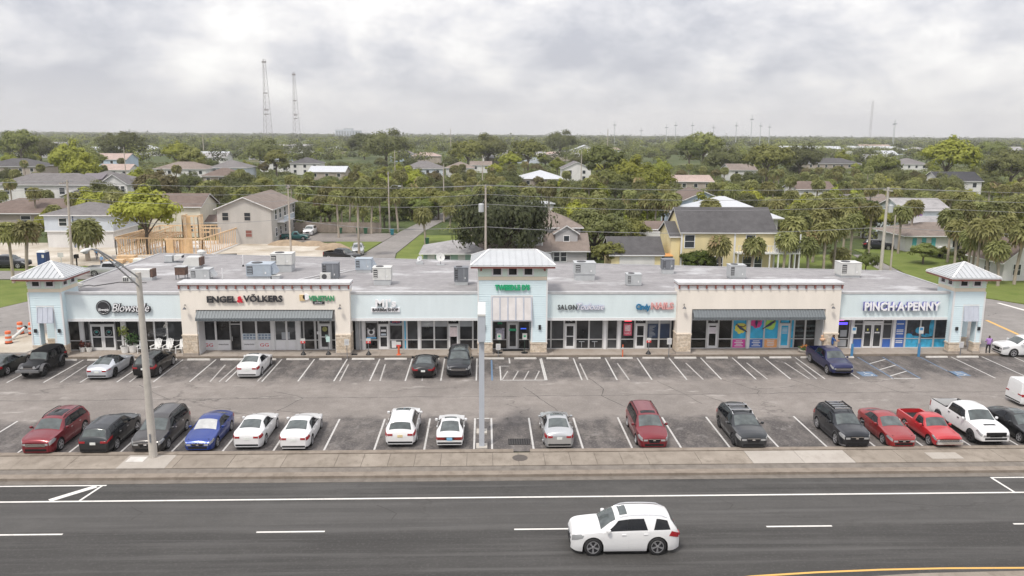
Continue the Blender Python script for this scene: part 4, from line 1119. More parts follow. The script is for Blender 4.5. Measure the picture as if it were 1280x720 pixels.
SPEC['coupe'] = dict(L=4.75, W=.95, R=.35, fa=.95, ra=3.75, zb=.14,
    top=[(0, .52), (.08, .64), (.5, .76), (1.5, .90), (2.2, 1.26), (2.7, 1.31), (3.1, 1.28), (4.1, 1.0), (4.5, .97), (4.66, .92), (4.75, .7)],
    belt=[(0, .5), (.4, .7), (1.5, .84), (4.0, .90), (4.75, .8)],
    plan=[(0, .62), (.1, .80), (.4, .90), (.9, .94), (3.6, .95), (4.3, .91), (4.65, .80), (4.75, .68)],
    wr=[(0, .62), (1.5, .76), (2.2, .60), (3.1, .57), (4.1, .70), (4.75, .62)],
    ws=(1.56, 2.18), rw=(3.12, 4.02),
    win=[((1.78, 2.78), (2.28, 2.78)), ((2.85, 3.55), (2.85, 3.28))], door=((1.65, 2.95),))
SPEC['hatch'] = dict(SPEC['coupe'], L=4.5, W=.84, R=.31, fa=.86, ra=3.45, zb=.2,
    top=[(0, .55), (.06, .64), (.5, .74), (1.5, .86), (2.15, 1.24), (2.55, 1.29), (2.95, 1.28), (4.05, .96), (4.36, .93), (4.45, .88), (4.5, .7)],
    plan=[(0, .70), (.06, .78), (.3, .82), (.9, .84), (3.9, .84), (4.4, .80), (4.5, .76)],
    wr=[(0, .66), (1.5, .70), (2.15, .56), (2.95, .55), (4.05, .68), (4.5, .66)],
    belt=[(0, .53), (.4, .68), (1.5, .82), (4.0, .90), (4.5, .8)], ws=(1.56, 2.12), rw=(3.0, 4.0),
    win=[((1.72, 2.72), (2.2, 2.72)), ((2.78, 3.5), (2.78, 3.15))], door=((1.6, 2.85),))
SPEC['crew'] = dict(L=5.80, W=1.0, R=.41, fa=1.02, ra=4.66, zb=.38,
    top=[(0, .86), (.05, 1.06), (.4, 1.18), (1.45, 1.25), (2.08, 1.80), (2.6, 1.90), (3.55, 1.88), (3.78, 1.78), (3.90, 1.30), (4.0, 1.28), (5.74, 1.28), (5.8, 1.1)],
    belt=[(0, .84), (.4, 1.06), (1.45, 1.18), (3.9, 1.24), (5.8, 1.2)],
    plan=[(0, .78), (.06, .90), (.3, .97), (.8, 1.0), (5.5, 1.0), (5.74, .97), (5.8, .95)],
    wr=[(0, .80), (1.45, .86), (2.08, .70), (3.6, .68), (3.85, .74), (4.0, .9), (5.8, .9)],
    ws=(1.50, 2.05), rw=(3.77, 3.87), bed=(3.98, 5.68),
    win=[((1.68, 2.66), (2.2, 2.66)), ((2.74, 3.66), (2.74, 3.60))], door=((1.60, 2.68), (2.71, 3.70)))
SPEC['single'] = dict(SPEC['crew'], L=4.85, W=.84, R=.33, fa=.85, ra=3.72, zb=.28,
    top=[(0, .72), (.04, .88), (.4, .94), (1.38, 1.00), (1.85, 1.50), (2.2, 1.56), (2.65, 1.55), (2.85, 1.45), (2.93, 1.04), (3.05, 1.02), (4.8, 1.02), (4.85, .9)],
    belt=[(0, .72), (.4, .86), (1.4, .95), (2.9, .98), (4.85, .97)],
    plan=[(0, .76), (.05, .81), (.4, .84), (4.6, .84), (4.85, .81)],
    wr=[(0, .72), (1.38, .74), (1.85, .60), (2.6, .58), (2.9, .64), (3.05, .75), (4.85, .75)],
    ws=(1.43, 1.83), rw=(2.82, 2.91), bed=(3.02, 4.76), win=[((1.56, 2.55), (1.94, 2.5))], door=((1.45, 2.62),))
SPEC['jeep'] = dict(L=4.35, W=.80, R=.43, fa=.80, ra=3.55, zb=.50,
    top=[(0, .98), (.03, 1.08), (1.28, 1.17), (1.42, 1.18), (1.72, 1.72), (1.95, 1.84), (3.7, 1.83), (4.22, 1.76), (4.30, 1.1), (4.35, .95)],
    belt=[(0, .96), (.1, 1.02), (1.4, 1.12), (4.35, 1.14)],
    plan=[(0, .62), (.3, .66), (1.35, .76), (1.6, .80), (4.35, .80)],
    wr=[(0, .56), (1.3, .66), (1.72, .66), (3.9, .64), (4.35, .66)],
    ws=(1.45, 1.72), rw=(4.23, 4.29),
    win=[((1.75, 2.45), (1.86, 2.45)), ((2.55, 3.2), (2.55, 3.2)), ((3.3, 4.12), (3.3, 4.05))], door=((1.55, 2.5), (2.55, 3.25)))
SPEC['cargo'] = dict(L=5.9, W=1.02, R=.35, fa=1.0, ra=4.5, zb=.25,
    top=[(0, .8), (.06, 1.0), (.5, 1.15), (1.05, 1.3), (1.75, 2.15), (2.2, 2.45), (5.6, 2.45), (5.84, 2.36), (5.9, 1.0)],
    belt=[(0, .78), (.5, 1.05), (1.2, 1.2), (5.9, 1.25)],
    plan=[(0, .7), (.1, .88), (.5, .98), (1.0, 1.02), (5.7, 1.02), (5.9, .98)],
    wr=[(0, .7), (1.05, .86), (1.75, .80), (2.2, .82), (5.9, .84)],
    ws=(1.1, 1.72), rw=None, win=[((1.35, 2.3), (1.85, 2.3))], door=((1.3, 2.4),))

WHEELS = {}
def wheel_meshes(Rw, wd, rim):
    key = (round(Rw, 3), rim.name)
    if key in WHEELS: return WHEELS[key]
    n = 28; r = Rw * .70
    prof = [(r, -wd / 2), (Rw * .93, -wd / 2), (Rw, -wd / 2 + .03), (Rw, wd / 2 - .03), (Rw * .93, wd / 2), (r, wd / 2), (r * .97, wd / 2 - .03)]
    t = MB().lathe(prof, n, TYRE)
    t = t.mesh('wheel', 50)
    b = MB().lathe([(r, wd / 2 - .012), (r * .90, wd / 2 - .03), (r * .86, wd / 2 - .06), (.02, wd / 2 - .065)], n, RIM_D if rim is not RIM_D else PLAST)
    b.lathe([(r * 1.0, wd / 2 - .02), (r * 1.0, wd / 2 + .004), (r * .9, wd / 2 + .006), (r * .88, wd / 2 - .03)], n, rim)
    for k in range(5):
        for d in (-.09, .09):
            a = 2 * math.pi * k / 5 + d
            b.bar((.04 * math.cos(a), .04 * math.sin(a), wd / 2 - .022), (r * .93 * math.cos(a + d * .3), r * .93 * math.sin(a + d * .3), wd / 2 - .012), r * .13, .03, rim, (0, 0, 1))
    b.lathe([(.065, wd / 2 - .06), (.065, wd / 2 - .0), (.05, wd / 2 + .006)], 12, rim)
    m2 = b.mesh('rim', 40)
    for me in (t, m2): me.transform(Matrix.Rotation(R(90), 4, 'Y'))      # axle along X, face to +X
    WHEELS[key] = (t, m2)
    return WHEELS[key]

def car(name, label, cat, kind, pm, x, y, rz, group=None, rim=None, roof=None, sunroof=False, rails=None, bars=False, shade=False,
        plate=PLATE, lower=None, sc=(1, 1, 1), arch=None, ws_m=None, z=0, badge=None, tail=None, grille=None, lod=0):
    """A vehicle with its nose to -Y: body lofted from side, plan and roof curves; glass, lamps, doors and wheels are parts."""
    S = SPEC[kind]; L, Wd, Rw = S['L'], S['W'], S['R']
    top, belt, plan, wrf = (interp(S[k]) for k in ('top', 'belt', 'plan', 'wr'))
    fa, ra, zb0 = S['fa'], S['ra'], S['zb']; Ra = Rw + .06; bed = S.get('bed')
    rim = rim or RIM
    c = thing(name, label, cat, (x, y, z), rz, group)
    c.scale = sc
    ss = set(np.linspace(0, L, 34 if not lod else 18)) | {.03, .07, .13, .2, L - .03, L - .07, L - .13, L - .2}
    for a in (fa, ra):
        ss |= set(a + Ra * q for q in (-1.03, -.999, -.96, -.85, -.68, -.45, -.2, 0, .2, .45, .68, .85, .96, .999, 1.03))
    for p in S['top']: ss |= {p[0]}
    if bed: ss |= set(bed)
    ss = sorted(q for q in ss if 0 <= q <= L)
    ss = [q for i, q in enumerate(ss) if i == 0 or q - ss[i - 1] > .008]
    def zbot(s):
        z_ = zb0 + (.05 * max(0, 1 - s / .25) if s < .25 else 0) + (.07 * max(0, 1 - (L - s) / .3) if L - s < .3 else 0)
        for a in (fa, ra):
            if abs(s - a) < Ra: z_ = max(z_, Rw + math.sqrt(Ra * Ra - (s - a) ** 2))
        return z_
    def surf(s, t, zb=None):
        w = plan(s); tz = top(s); zb = zbot(s) if zb is None else zb; bz = min(belt(s), tz - .015)
        zb = min(zb, bz - .02)
        wb = w * .955; wr = min(wrf(s), wb - .02); cr = .06; ez = max(tz - cr - .02, bz + .004)
        if t <= 1:
            zz_ = zb + (bz - zb) * t
            h0, h1 = .48, .78
            if zz_ < h0: k = .93 + .07 * math.sin(max(0, min(1, (zz_ - zb0) / (h0 - zb0 + 1e-6))) * math.pi / 2)
            elif zz_ < h1 or bz <= h1: k = 1.0 - (.02 * (zz_ - h0) / max(bz - h0, .05) if bz <= h1 else 0)
            else: k = 1 - .045 * ((zz_ - h1) / (bz - h1)) ** 1.6
            return Vector((w * k, s - L / 2, zz_))
        if t <= 2:
            u = t - 1
            return Vector((wb + (wr - wb) * u + .018 * math.sin(math.pi * u) * min(1, (ez - bz) * 4), s - L / 2, bz + (ez - bz) * u))
        u = t - 2
        xx = wr * (1 - u)
        return Vector((xx, s - L / 2, ez + (tz - ez) * (1 - (1 - u) ** 2.2)))
    ts = [0, .15, .3, .45, .6, .75, .88, 1, 1.02, 1.3, 1.6, 1.9, 2, 2.08, 2.25, 2.5, 2.75, 3]
    n = len(ts); N = 2 * n - 1
    vs = []; 
    for s in ss:
        half = [surf(s, t) for t in ts]
        vs += half + [Vector((-p.x, p.y, p.z)) for p in reversed(half[:-1])]
    fs = []; fm = []
    roofm = roof or pm
    for i in range(len(ss) - 1):
        sm = (ss[i] + ss[i + 1]) / 2
        for j in range(N - 1):
            jj = j if j < n - 1 else N - 2 - j
            t = (ts[jj] + ts[jj + 1]) / 2
            if bed and bed[0] < sm < bed[1] and t > 1: continue
            fs.append((i * N + j, i * N + j + 1, (i + 1) * N + j + 1, (i + 1) * N + j))
            isroof = roof and t > 1.0 and S['ws'][1] - .06 < sm < (S['rw'][0] + .03 if S['rw'] else L)
            fm.append(1 if (isroof or (lower and t < lower[1])) else 0)
    fs.append(tuple(reversed(range(N)))); fm.append(0)
    fs.append(tuple((len(ss) - 1) * N + k for k in range(N))); fm.append(0)
    me = bpy.data.meshes.new('body'); me.from_pydata([tuple(v) for v in vs], [], fs)
    me.materials.append(pm); me.materials.append(roofm if roof else (lower[0] if lower else pm))
    me.polygons.foreach_set('material_index', fm)
    bm = bmesh.new(); bm.from_mesh(me); bmesh.ops.recalc_face_normals(bm, faces=bm.faces); bm.to_mesh(me); bm.free()
    me.shade_smooth(); me.set_sharp_from_angle(angle=R(38))
    body = put('body', me, c)
    ch = MB().box(-Wd + .27, Wd - .27, -L / 2 + .25, L / 2 - .25, zb0 - .03, min(.78, belt(fa) - .08), PLAST)
    ch.box(-Wd + .07, Wd - .07, fa - L / 2 + Ra + .04, ra - L / 2 - Ra - .04, zb0 - .05, zb0 + .12, PLAST)  # wide box between the wheels, added to deepen the shade under the body
    ch.build('chassis_and_shade_block', c)
    def patch(name, q, m, parent=c, off=.008, ns=8, nt_=5, both=True, mirror_join=False, zb=None):
        """q = ((s,t) x4) corners, bilinear, lifted off the skin."""
        out = []
        for sx in ((1, -1) if both else (1,)):
            b = MB(); pts = []
            for i in range(ns + 1):
                for j in range(nt_ + 1):
                    u, v = i / ns, j / nt_
                    s = (q[0][0] * (1 - u) + q[1][0] * u) * (1 - v) + (q[3][0] * (1 - u) + q[2][0] * u) * v
                    t = (q[0][1] * (1 - u) + q[1][1] * u) * (1 - v) + (q[3][1] * (1 - u) + q[2][1] * u) * v
                    e = .012
                    s0 = min(max(s, e), L - e)
                    p = surf(s0, t, zb); d1 = surf(s0 + e, t, zb) - surf(s0 - e, t, zb); d2 = surf(s0, min(t + .02, 3), zb) - surf(s0, max(t - .02, 0), zb)
                    nn = d1.cross(d2)
                    if nn.length > 1e-9: nn.normalize()
                    if nn.x < -.2 or (abs(nn.x) <= .2 and nn.z < 0): nn = -nn
                    p = p + nn * off
                    pts.append((p.x * sx, p.y, p.z))
            m1 = nt_ + 1
            rim_ = [i * m1 for i in range(ns + 1)] + [ns * m1 + j for j in range(1, m1)] + [i * m1 + nt_ for i in range(ns - 1, -1, -1)] + [j for j in range(nt_ - 1, 0, -1)]
            f = [(i * m1 + j, i * m1 + j + 1, (i + 1) * m1 + j + 1, (i + 1) * m1 + j) for i in range(ns) for j in range(nt_)]
            b.add(pts, f, m)
            me = b.mesh(name)
            bm = bmesh.new(); bm.from_mesh(me); bmesh.ops.recalc_face_normals(bm, faces=bm.faces)
            ce = sum((v.co for v in bm.verts), Vector()) / len(bm.verts)
            fcs = list(bm.faces); bm.faces.ensure_lookup_table()
            av = sum((f_.normal for f_ in fcs), Vector())
            if av.dot(ce - Vector((0, ce.y * (.97 if abs(ce.y) > L * .4 else 1), .5))) < 0: bmesh.ops.reverse_faces(bm, faces=fcs); av = -av
            # a folded edge goes back into the skin so the piece has thickness
            ed = [e_ for e_ in bm.edges if e_.is_boundary]
            r = bmesh.ops.extrude_edge_only(bm, edges=ed)
            nv = [g for g in r['geom'] if isinstance(g, bmesh.types.BMVert)]
            av.normalize()
            for v_ in nv: v_.co -= av * (off + .01)
            bm.to_mesh(me); bm.free()
            me.shade_smooth(); me.set_sharp_from_angle(angle=R(40))
            out.append(put(name, me, parent))
        return out
    def across(name, s0, s1, t0, m, parent=c, off=.008, t0b=None):
        """A patch from side to side over the top (windscreen, rear window, sunroof)."""
        b = MB(); pts = []; ns, nh = 8, 7
        t0b = t0 if t0b is None else t0b
        for i in range(ns + 1):
            s = s0 + (s1 - s0) * i / ns; tt = t0 + (t0b - t0) * i / ns
            row = []
            for j in range(nh + 1):
                t = tt + (3 - tt) * j / nh
                p = surf(s, t); d1 = surf(min(s + .012, L), t) - surf(max(s - .012, 0), t)
                nn = Vector((0, -d1.z, d1.y)).normalized()
                row.append(p + nn * off)
            pts += row + [Vector((-p.x, p.y, p.z)) for p in reversed(row[:-1])]
        Nn = 2 * nh + 1
        f = [(i * Nn + j, i * Nn + j + 1, (i + 1) * Nn + j + 1, (i + 1) * Nn + j) for i in range(ns) for j in range(Nn - 1)]
        b.add(pts, f, m)
        me = b.mesh(name)
        bm = bmesh.new(); bm.from_mesh(me); bmesh.ops.recalc_face_normals(bm, faces=bm.faces)
        av = sum((f_.normal for f_ in bm.faces), Vector())
        if av.z < 0: bmesh.ops.reverse_faces(bm, faces=list(bm.faces))
        bm.to_mesh(me); bm.free(); me.shade_smooth()
        return put(name, me, parent)
    ws = across('windscreen', S['ws'][0], S['ws'][1], 2.06, SHADE if shade else (ws_m or GLASS_L))
    if S['rw']: across('rear_window', S['rw'][0], S['rw'][1], 2.10, GLASS if bed or lod else GLASS_L)  # rear glass that faces the sky takes the painted reflection too
    for (b0, b1), (u0, u1) in S['win']:
        patch('side_window', ((b0, 1.06), (b1, 1.06), (u1, 1.86), (u0, 1.86)), GLASS)
    for (p0, p1), (p2, p3) in zip(S['win'], S['win'][1:]):
        if p2[0] - p0[1] < .15: patch('pillar', ((p0[1] + .002, 1.06), (p2[0] - .002, 1.06), (p3[0] - .002, 1.86), (p1[1] + .002, 1.86)), PLAST, off=.007, ns=2)
    if not lod:
        for d0, d1 in S['door']:
            db = min(d1 - .012, ra - Ra - .05)
            for o in patch('door', ((d0, .10), (db, .10), (d1 - .012, .97), (d0, .97)), pm, off=.007, zb=zb0):
                sx = 1 if o.data.vertices[0].co.x > 0 else -1
                p = surf(d1 - .22, .86, zb0)
                MB().box(min(sx * p.x, sx * (p.x + .045)), max(sx * p.x, sx * (p.x + .045)), p.y - .09, p.y + .09, p.z - .018, p.z + .018, PLAST if pm in (P_WHITE,) and kind == 'crew' else (CHROME if pm in (P_GREY, P_BROWNG, P_MAROON) else pm)).build('handle', o)
    for o in patch('headlight', ((.04, .64), (.55, .80), (.42, .985), (.04, .975)), LAMP, off=.010): pass
    tl = tail or (((L - .50, .74), (L - .04, .70), (L - .04, .96), (L - .38, .97)) if not bed else ((L - .14, .45), (L - .02, .45), (L - .02, .95), (L - .14, .95)))
    patch('tail_light', tl, TAIL, off=.012)
    # nose and tail pieces lie on the flat end faces
    wn_, wt_ = plan(0), plan(L)
    zt, zl = belt(0), zb0 + .12
    if grille == 'bar':
        MB().box(-wn_ * .78, wn_ * .78, -L / 2 - .025, -L / 2 + .02, zt - .22, zt - .03, PLAST).build('grille', c)
        for k in range(3): MB().box(-wn_ * .8, wn_ * .8, -L / 2 - .04, -L / 2 - .02, zt - .20 + .06 * k, zt - .175 + .06 * k, CHROME).build('grille_bar', c)
    else:
        g0 = zt - (.26 if kind in ('suv', 'van', 'lux') else .17)
        MB().add([(-wn_ * .55, -L / 2 - .02, zt - .02), (wn_ * .55, -L / 2 - .02, zt - .02), (wn_ * .46, -L / 2 - .02, g0), (-wn_ * .46, -L / 2 - .02, g0), (-wn_ * .55, -L / 2 + .02, zt - .02), (wn_ * .55, -L / 2 + .02, zt - .02), (wn_ * .46, -L / 2 + .02, g0), (-wn_ * .46, -L / 2 + .02, g0)],
                 [(0, 3, 2, 1), (0, 1, 5, 4), (1, 2, 6, 5), (2, 3, 7, 6), (3, 0, 4, 7)], PLAST).build('grille', c)
        MB().box(-wn_ * .55, wn_ * .55, -L / 2 - .032, -L / 2 - .018, zt - .035, zt - .012, CHROME).build('grille_bar', c)
        MB().box(-wn_ * .12, wn_ * .12, -L / 2 - .035, -L / 2 - .018, zt - .13, zt - .07, CHROME).build('emblem', c)
    MB().box(-wn_ * .85, wn_ * .85, -L / 2 - .015, -L / 2 + .02, zl, zl + .13, PLAST).build('air_intake', c)
    MB().box(-wt_ * .95, wt_ * .95, L / 2 - .03, L / 2 + .018, zl + .02, zl + .12, PLAST).build('rear_bumper_strip', c)
    MB().box(-.16, .16, L / 2 - .02, L / 2 + .022, max(.52, belt(L) - .26) , max(.52, belt(L) - .26) + .15, plate).build('number_plate', c)
    for sx in (1, -1):
        MB().box(*sorted((sx * wn_ * .60, sx * wn_ * .985)), -L / 2 - .022, -L / 2 + .03, zt - .15, zt - .04, LAMP).build('headlight', c)
        if kind != 'jeep' and not bed: MB().box(*sorted((sx * wt_ * .58, sx * wt_ * .985)), L / 2 - .03, L / 2 + .02, belt(L) - .16, belt(L) - .045, TAIL).build('tail_light', c)
    # mirrors
    ms = S['win'][0][0][0] + .12
    for sx in (1, -1):
        p = surf(ms, 1.06)
        b = MB().tube([(sx * (p.x - .02), p.y, p.z + .02), (sx * (p.x + .09), p.y + .0, p.z + .06)], .025, 6, PLAST)
        b.lathe([(.02, -.075), (.085, -.06), (.10, 0), (.085, .06), (.02, .075)], 10, pm if kind != 'jeep' else PLAST, (sx * (p.x + .14), p.y - .01, p.z + .08))
        b.build('wing_mirror', c, smooth=60)
    t_me, r_me = wheel_meshes(Rw, .22 if not bed else .25, rim)
    for a in (fa, ra):
        for sx in (1, -1):
            w = put('wheel', t_me, c, (sx * (Wd - .115), a - L / 2, Rw), 0 if sx > 0 else math.pi)
            put('rim', r_me, w)
    if sunroof:
        s0, s1 = sunroof if isinstance(sunroof, tuple) else (S['ws'][1] + .22, S['ws'][1] + .75)
        across('sunroof', s0, s1, 2.32, GLASS if pm is P_MAROON else GLASS_L, off=.006)
    if rails:
        s0, s1 = S['ws'][1] + .12, (S['rw'][0] if S['rw'] else L) - .15
        for sx in (1, -1):
            pts = []
            for k in range(9):
                s = s0 + (s1 - s0) * k / 8; p = surf(s, 2.06); pts.append((sx * p.x, p.y, p.z + (.06 if 0 < k < 8 else .0)))
            MB().tube(pts, .022, 6, rails).build('roof_rail', c)
    if bars:
        for s in (S['ws'][1] + .45, S['ws'][1] + 1.35):
            p = surf(s, 2.06)
            b = MB().box(-p.x, p.x, p.y - .045, p.y + .045, p.z + .12, p.z + .155, CHROME)
            for sx in (1, -1): b.box(min(sx * p.x, sx * (p.x - .09)), max(sx * p.x, sx * (p.x - .09)), p.y - .05, p.y + .05, p.z - .02, p.z + .12, PLAST)
            b.build('roof_bar', c)
    if bed:
        wi = Wd * .955 - .11; z1 = belt(bed[0]) ; zf = belt(bed[0]) - .48
        y0, y1 = bed[0] - L / 2, bed[1] - L / 2
        lm = PLAST if pm is P_WHITE or pm is P_NAVY else pm  # black lining also carries the deep shade inside the bed
        b = MB().sheet([(-wi, y0), (wi, y0), (wi, y1), (-wi, y1)], zf, lm)
        for sx in (1, -1):
            xo = Wd * .955
            b.box(min(sx * wi, sx * (xo - .003)), max(sx * wi, sx * (xo - .003)), y0, y1, zf, z1 + .005, pm)
            b.box(min(sx * (wi - .012), sx * wi), max(sx * (wi - .012), sx * wi), y0, y1, zf, z1 - .02, lm)
            b.box(min(sx * (wi - .2), sx * (wi - .012)), max(sx * (wi - .2), sx * (wi - .012)), ra - L / 2 - .42, ra - L / 2 + .42, zf, zf + .24, lm)
        b.box(-wi, wi, y0 - .05, y0, zf, z1 + .01, pm)
        b.box(-wi, wi, y1, y1 + .06, zf, z1 + .005, pm)
        b.build('cargo_bed', c)
        if lm is PLAST:
            for sx in (1, -1): MB().box(*sorted((sx * (wi - .012), sx * (xo - .03))), y0, y1, z1 + .006, z1 + .022, PLAST).build('bed_rail_shade_strip', c)  # black strips added on the rails to carry the bed's shade
    c['wheel_radius'] = Rw
    return c, surf, patch, L
# ---------------------------------------------------------------- the vehicles, each where it stands
NR = 'vehicles parked in the row along the road'; FR = 'vehicles parked in front of the shops'
PI = math.pi
# row along the road (rz = 0 shows the nose to the road, PI the tail)
car('maroon_suv', 'maroon SUV, nose to the road, at the left end of its row', 'SUV', 'suv', P_MAROON, -26.30, 47.95, 0, NR, rails=PLAST, sunroof=(2.25, 3.3), grille='bar', sc=(1.03, 1.03, 1.04))
car('dark_grey_crossover', 'slate grey crossover with its tail to the road between the maroon SUV and the minivan', 'SUV', 'suv', P_GREY, -23.00, 47.95, PI, NR, sc=(1, 1.02, .98), tail=((4.3, .80), (4.77, .80), (4.77, .93), (4.2, .95)))
car('warm_grey_minivan', 'warm grey minivan with two dark roof rails parked behind the street lamp', 'minivan', 'van', P_BROWNG, -20.00, 48.15, 0, NR, rails=PLAST)
car('blue_sedan', 'bright blue sedan with a silver sunshade filling its windscreen', 'car', 'sedan', P_BLUE, -17.05, 48.15, 0, NR, shade=True)
car('white_sedan', 'white sedan showing its tail, directly right of the bright blue sedan', 'car', 'sedan', P_WHITE, -14.25, 48.50, PI, NR)
c_, *_ = car('white_sedan', 'white sedan showing its tail beside three empty bays, dark lower bumper', 'car', 'sedan', P_WHITE, -11.40, 48.30, PI, NR, lower=(PLAST, .08), sc=(1.02, 1.04, 1))
car('white_crossover', 'white crossover with a sunroof, tail to the road, left of the old white hatchback', 'SUV', 'suv', P_WHITE, -5.10, 48.75, PI, NR, sunroof=(2.1, 2.7), lower=(PLAST, .12), plate=mat('orange_number_plate', (.62, .50, .28), .5, var=.3, scale=12))
car('white_hatchback', 'old low white hatchback with wide dark tail lamps beside the tall sign posts', 'car', 'hatch', P_WHITE, -2.10, 48.40, PI, NR, sunroof=(2.22, 2.6), plate=PLATE_B, tail=((4.35, .62), (4.48, .62), (4.48, .92), (4.3, .92)), rim=RIM)
_h = bpy.data.objects['white_hatchback']
MB().box(-.74, .74, 2.22, 2.265, .58, .76, mat('smoked_tail_panel', (.035, .01, .012), .3, var=0)).build('tail_panel', _h)
for sx in (-1, 1): MB().box(*sorted((sx * .3, sx * .72)), 2.26, 2.275, .60, .74, mat('deep_red_lamp', (.20, .015, .012), .25, var=0)).build('tail_light', _h)
MB().box(-.17, .17, 2.26, 2.28, .60, .74, PLATE_B).build('number_plate', _h)
car('silver_sedan', 'silver sedan with a sunroof and its tail to the road, right of the storm drain', 'car', 'sedan', P_SILVER, 4.55, 48.30, PI, NR, sunroof=(2.3, 2.75), sc=(1.02, 1.05, 1.02))
car('red_minivan', 'dark red minivan parked alone with its nose to the road', 'minivan', 'van', P_MAROON, 10.30, 48.30, 0, NR, rails=PLAST, sunroof=(2.15, 2.45), sc=(.97, 1, .98))
car('grey_wagon', 'slate grey SUV with two silver crossbars on its roof', 'SUV', 'suv', P_GREY, 16.30, 48.05, 0, NR, bars=True, rails=CHROME, rim=RIM_D, sc=(1.03, 1.05, 1), grille=None)
c_, sf, pt, L_ = car('navy_suv', 'boxy ink blue SUV with a loaded roof rack and grey lower bumper', 'SUV', 'suv', P_INK, 22.65, 47.85, 0, NR, rails=PLAST, sc=(1, .97, 1.06), lower=(mat('grey_plastic', (.12, .12, .125), .6, var=0), .22))
rk = MB()
for s in (2.3, 2.75, 3.2, 3.65): rk.box(-.55, .55, s - L_ / 2 - .03, s - L_ / 2 + .03, 1.76, 1.80, CHROME)
for sx in (-.55, .55): rk.box(sx - .025, sx + .025, 2.25 - L_ / 2, 3.7 - L_ / 2, 1.76, 1.83, PLAST)
rk.build('roof_rack', c_)
car('red_sedan', 'dark red sedan between the ink blue SUV and the small red pickup', 'car', 'sedan', P_RED, 25.60, 47.90, 0, NR)
c_, *_ = car('red_pickup', 'small bright red two-door pickup with an open bed and chrome bumper', 'pickup', 'single', P_BRED, 28.30, 47.80, 0, NR, grille='bar')
MB().box(-.80, .80, -2.54, -2.40, .40, .56, CHROME).build('front_bumper', c_)
c_, *_ = car('white_pickup', 'large white four-door pickup with a dark bed between the red pickup and the black sedan', 'pickup', 'crew', P_WHITE, 31.40, 48.60, 0, NR, rim=RIM_D, ws_m=GLASS_L)
MB().box(-.62, .62, -2.935, -2.88, .72, .98, PLAST).build('grille', c_)
MB().box(-.35, .35, -2.2, -2.05, 1.19, 1.225, PLAST).build('bonnet_scoop', c_)
car('black_sedan', 'glossy black sedan cut by the right edge of the picture', 'car', 'sedan', P_BLACK, 34.35, 48.00, 0, NR, sc=(1.02, 1.02, 1.02), sunroof=(2.2, 3.1))
# row in front of the shops
c_, *_ = car('grey_coupe', 'dark green grey coupe with a pale reflecting bonnet, cut by the left edge', 'car', 'coupe', paint('green_grey_car_paint', (.035, .042, .040), .5), -38.20, 63.30, PI, FR, sc=(1.02, 1.03, 1.05))
c_, *_ = car('black_off_roader', 'matt black off-roader with a soft top, round lamps and wide flat wings', 'off-roader', 'jeep', P_MATT, -35.00, 62.90, 0, FR, rim=RIM_D, roof=mat('black_canvas', (.006, .006, .007), .9, var=.1, spec=.2), grille='bar', ws_m=GLASS_L)
for sx in (-1, 1):
    for a in (.80, 3.55):
        pts = [(sx * .80, a - 2.175 + .60 * math.cos(q), .46 + .56 * math.sin(q)) for q in np.linspace(R(12), R(168), 9)]
        b = MB()
        for p, q in zip(pts, pts[1:]): b.bar((p[0] - sx * .02, p[1], p[2]), (q[0] - sx * .02, q[1], q[2]), .34, .05, mat('grey_wing', (.07, .07, .075), .6, var=0) if 'grey_wing' not in bpy.data.materials else bpy.data.materials['grey_wing'], (0, 0, 1))
        b.build('wheel_arch', c_)
    MB().tube([(sx * .45, -2.15, .92), (sx * .45, -2.22, .92)], .10, 14, LAMP).build('headlight', c_)
MB().box(-.86, .86, -2.42, -2.22, .58, .74, mat('steel_bumper', (.16, .16, .165), .5, .3, var=0)).build('front_bumper', c_)
sp = put('spare_wheel', wheel_meshes(.43, .22, RIM_D)[0], c_, (0, 2.3, .98), R(90))
car('silver_fastback', 'pale silver fastback saloon with a dark glass roof and its tail to the aisle', 'car', 'coupe', P_PEARL, -29.70, 62.90, PI, FR, roof=GLASS, rim=RIM_D, sc=(1.02, 1.06, 1.04), tail=((4.35, .86), (4.72, .86), (4.72, .91), (4.35, .92)))
car('black_crossover', 'black crossover with its tail to the aisle, right of the silver fastback', 'SUV', 'suv', P_BLACK, -26.35, 63.10, PI, FR, sc=(.97, .96, .98))
car('white_saloon', 'white saloon parked before the cream bay with the long grey awning on the left', 'car', 'sedan', P_WHITE, -18.35, 62.90, PI, FR, sunroof=(2.25, 2.7))
car('black_coupe', 'black coupe with its tail to the aisle, left of the dark off-road wagon', 'car', 'coupe', P_BLACK, -4.75, 62.75, PI, FR, sc=(1, 1, 1.03))
car('dark_suv', 'dark grey green SUV with its nose to the aisle near the tall sign', 'SUV', 'suv', P_INK, -2.00, 62.90, 0, FR, sunroof=(2.1, 3.2), grille='bar', sc=(1.02, 1, 1.05))
c_, *_ = car('navy_pickup', 'navy blue four-door pickup with its nose to the aisle near the blue signposts', 'pickup', 'crew', P_NAVY, 28.35, 62.90, 0, FR, sc=(.93, .93, .95), grille='bar')
car('white_suv', 'white SUV standing side on in the street beyond the right-hand tower', 'SUV', 'suv', P_WHITE, 47.3, 66.8, -PI / 2, None, rails=CHROME, sc=(1, .98, 1))
c_, *_ = car('white_van', 'white panel van cut by the right edge, driving in the lot aisle', 'van', 'cargo', P_WHITE, 40.3, 53.9, PI / 2, None, sc=(.86, .82, .76))
o = P_text('SERVICE', 0, 0, 0, .36, bpy.data.materials['navy_sign'], c_, .01)
o.location = (-1.03, 1.2, 1.75); o.rotation_euler = (0, 0, -PI / 2)
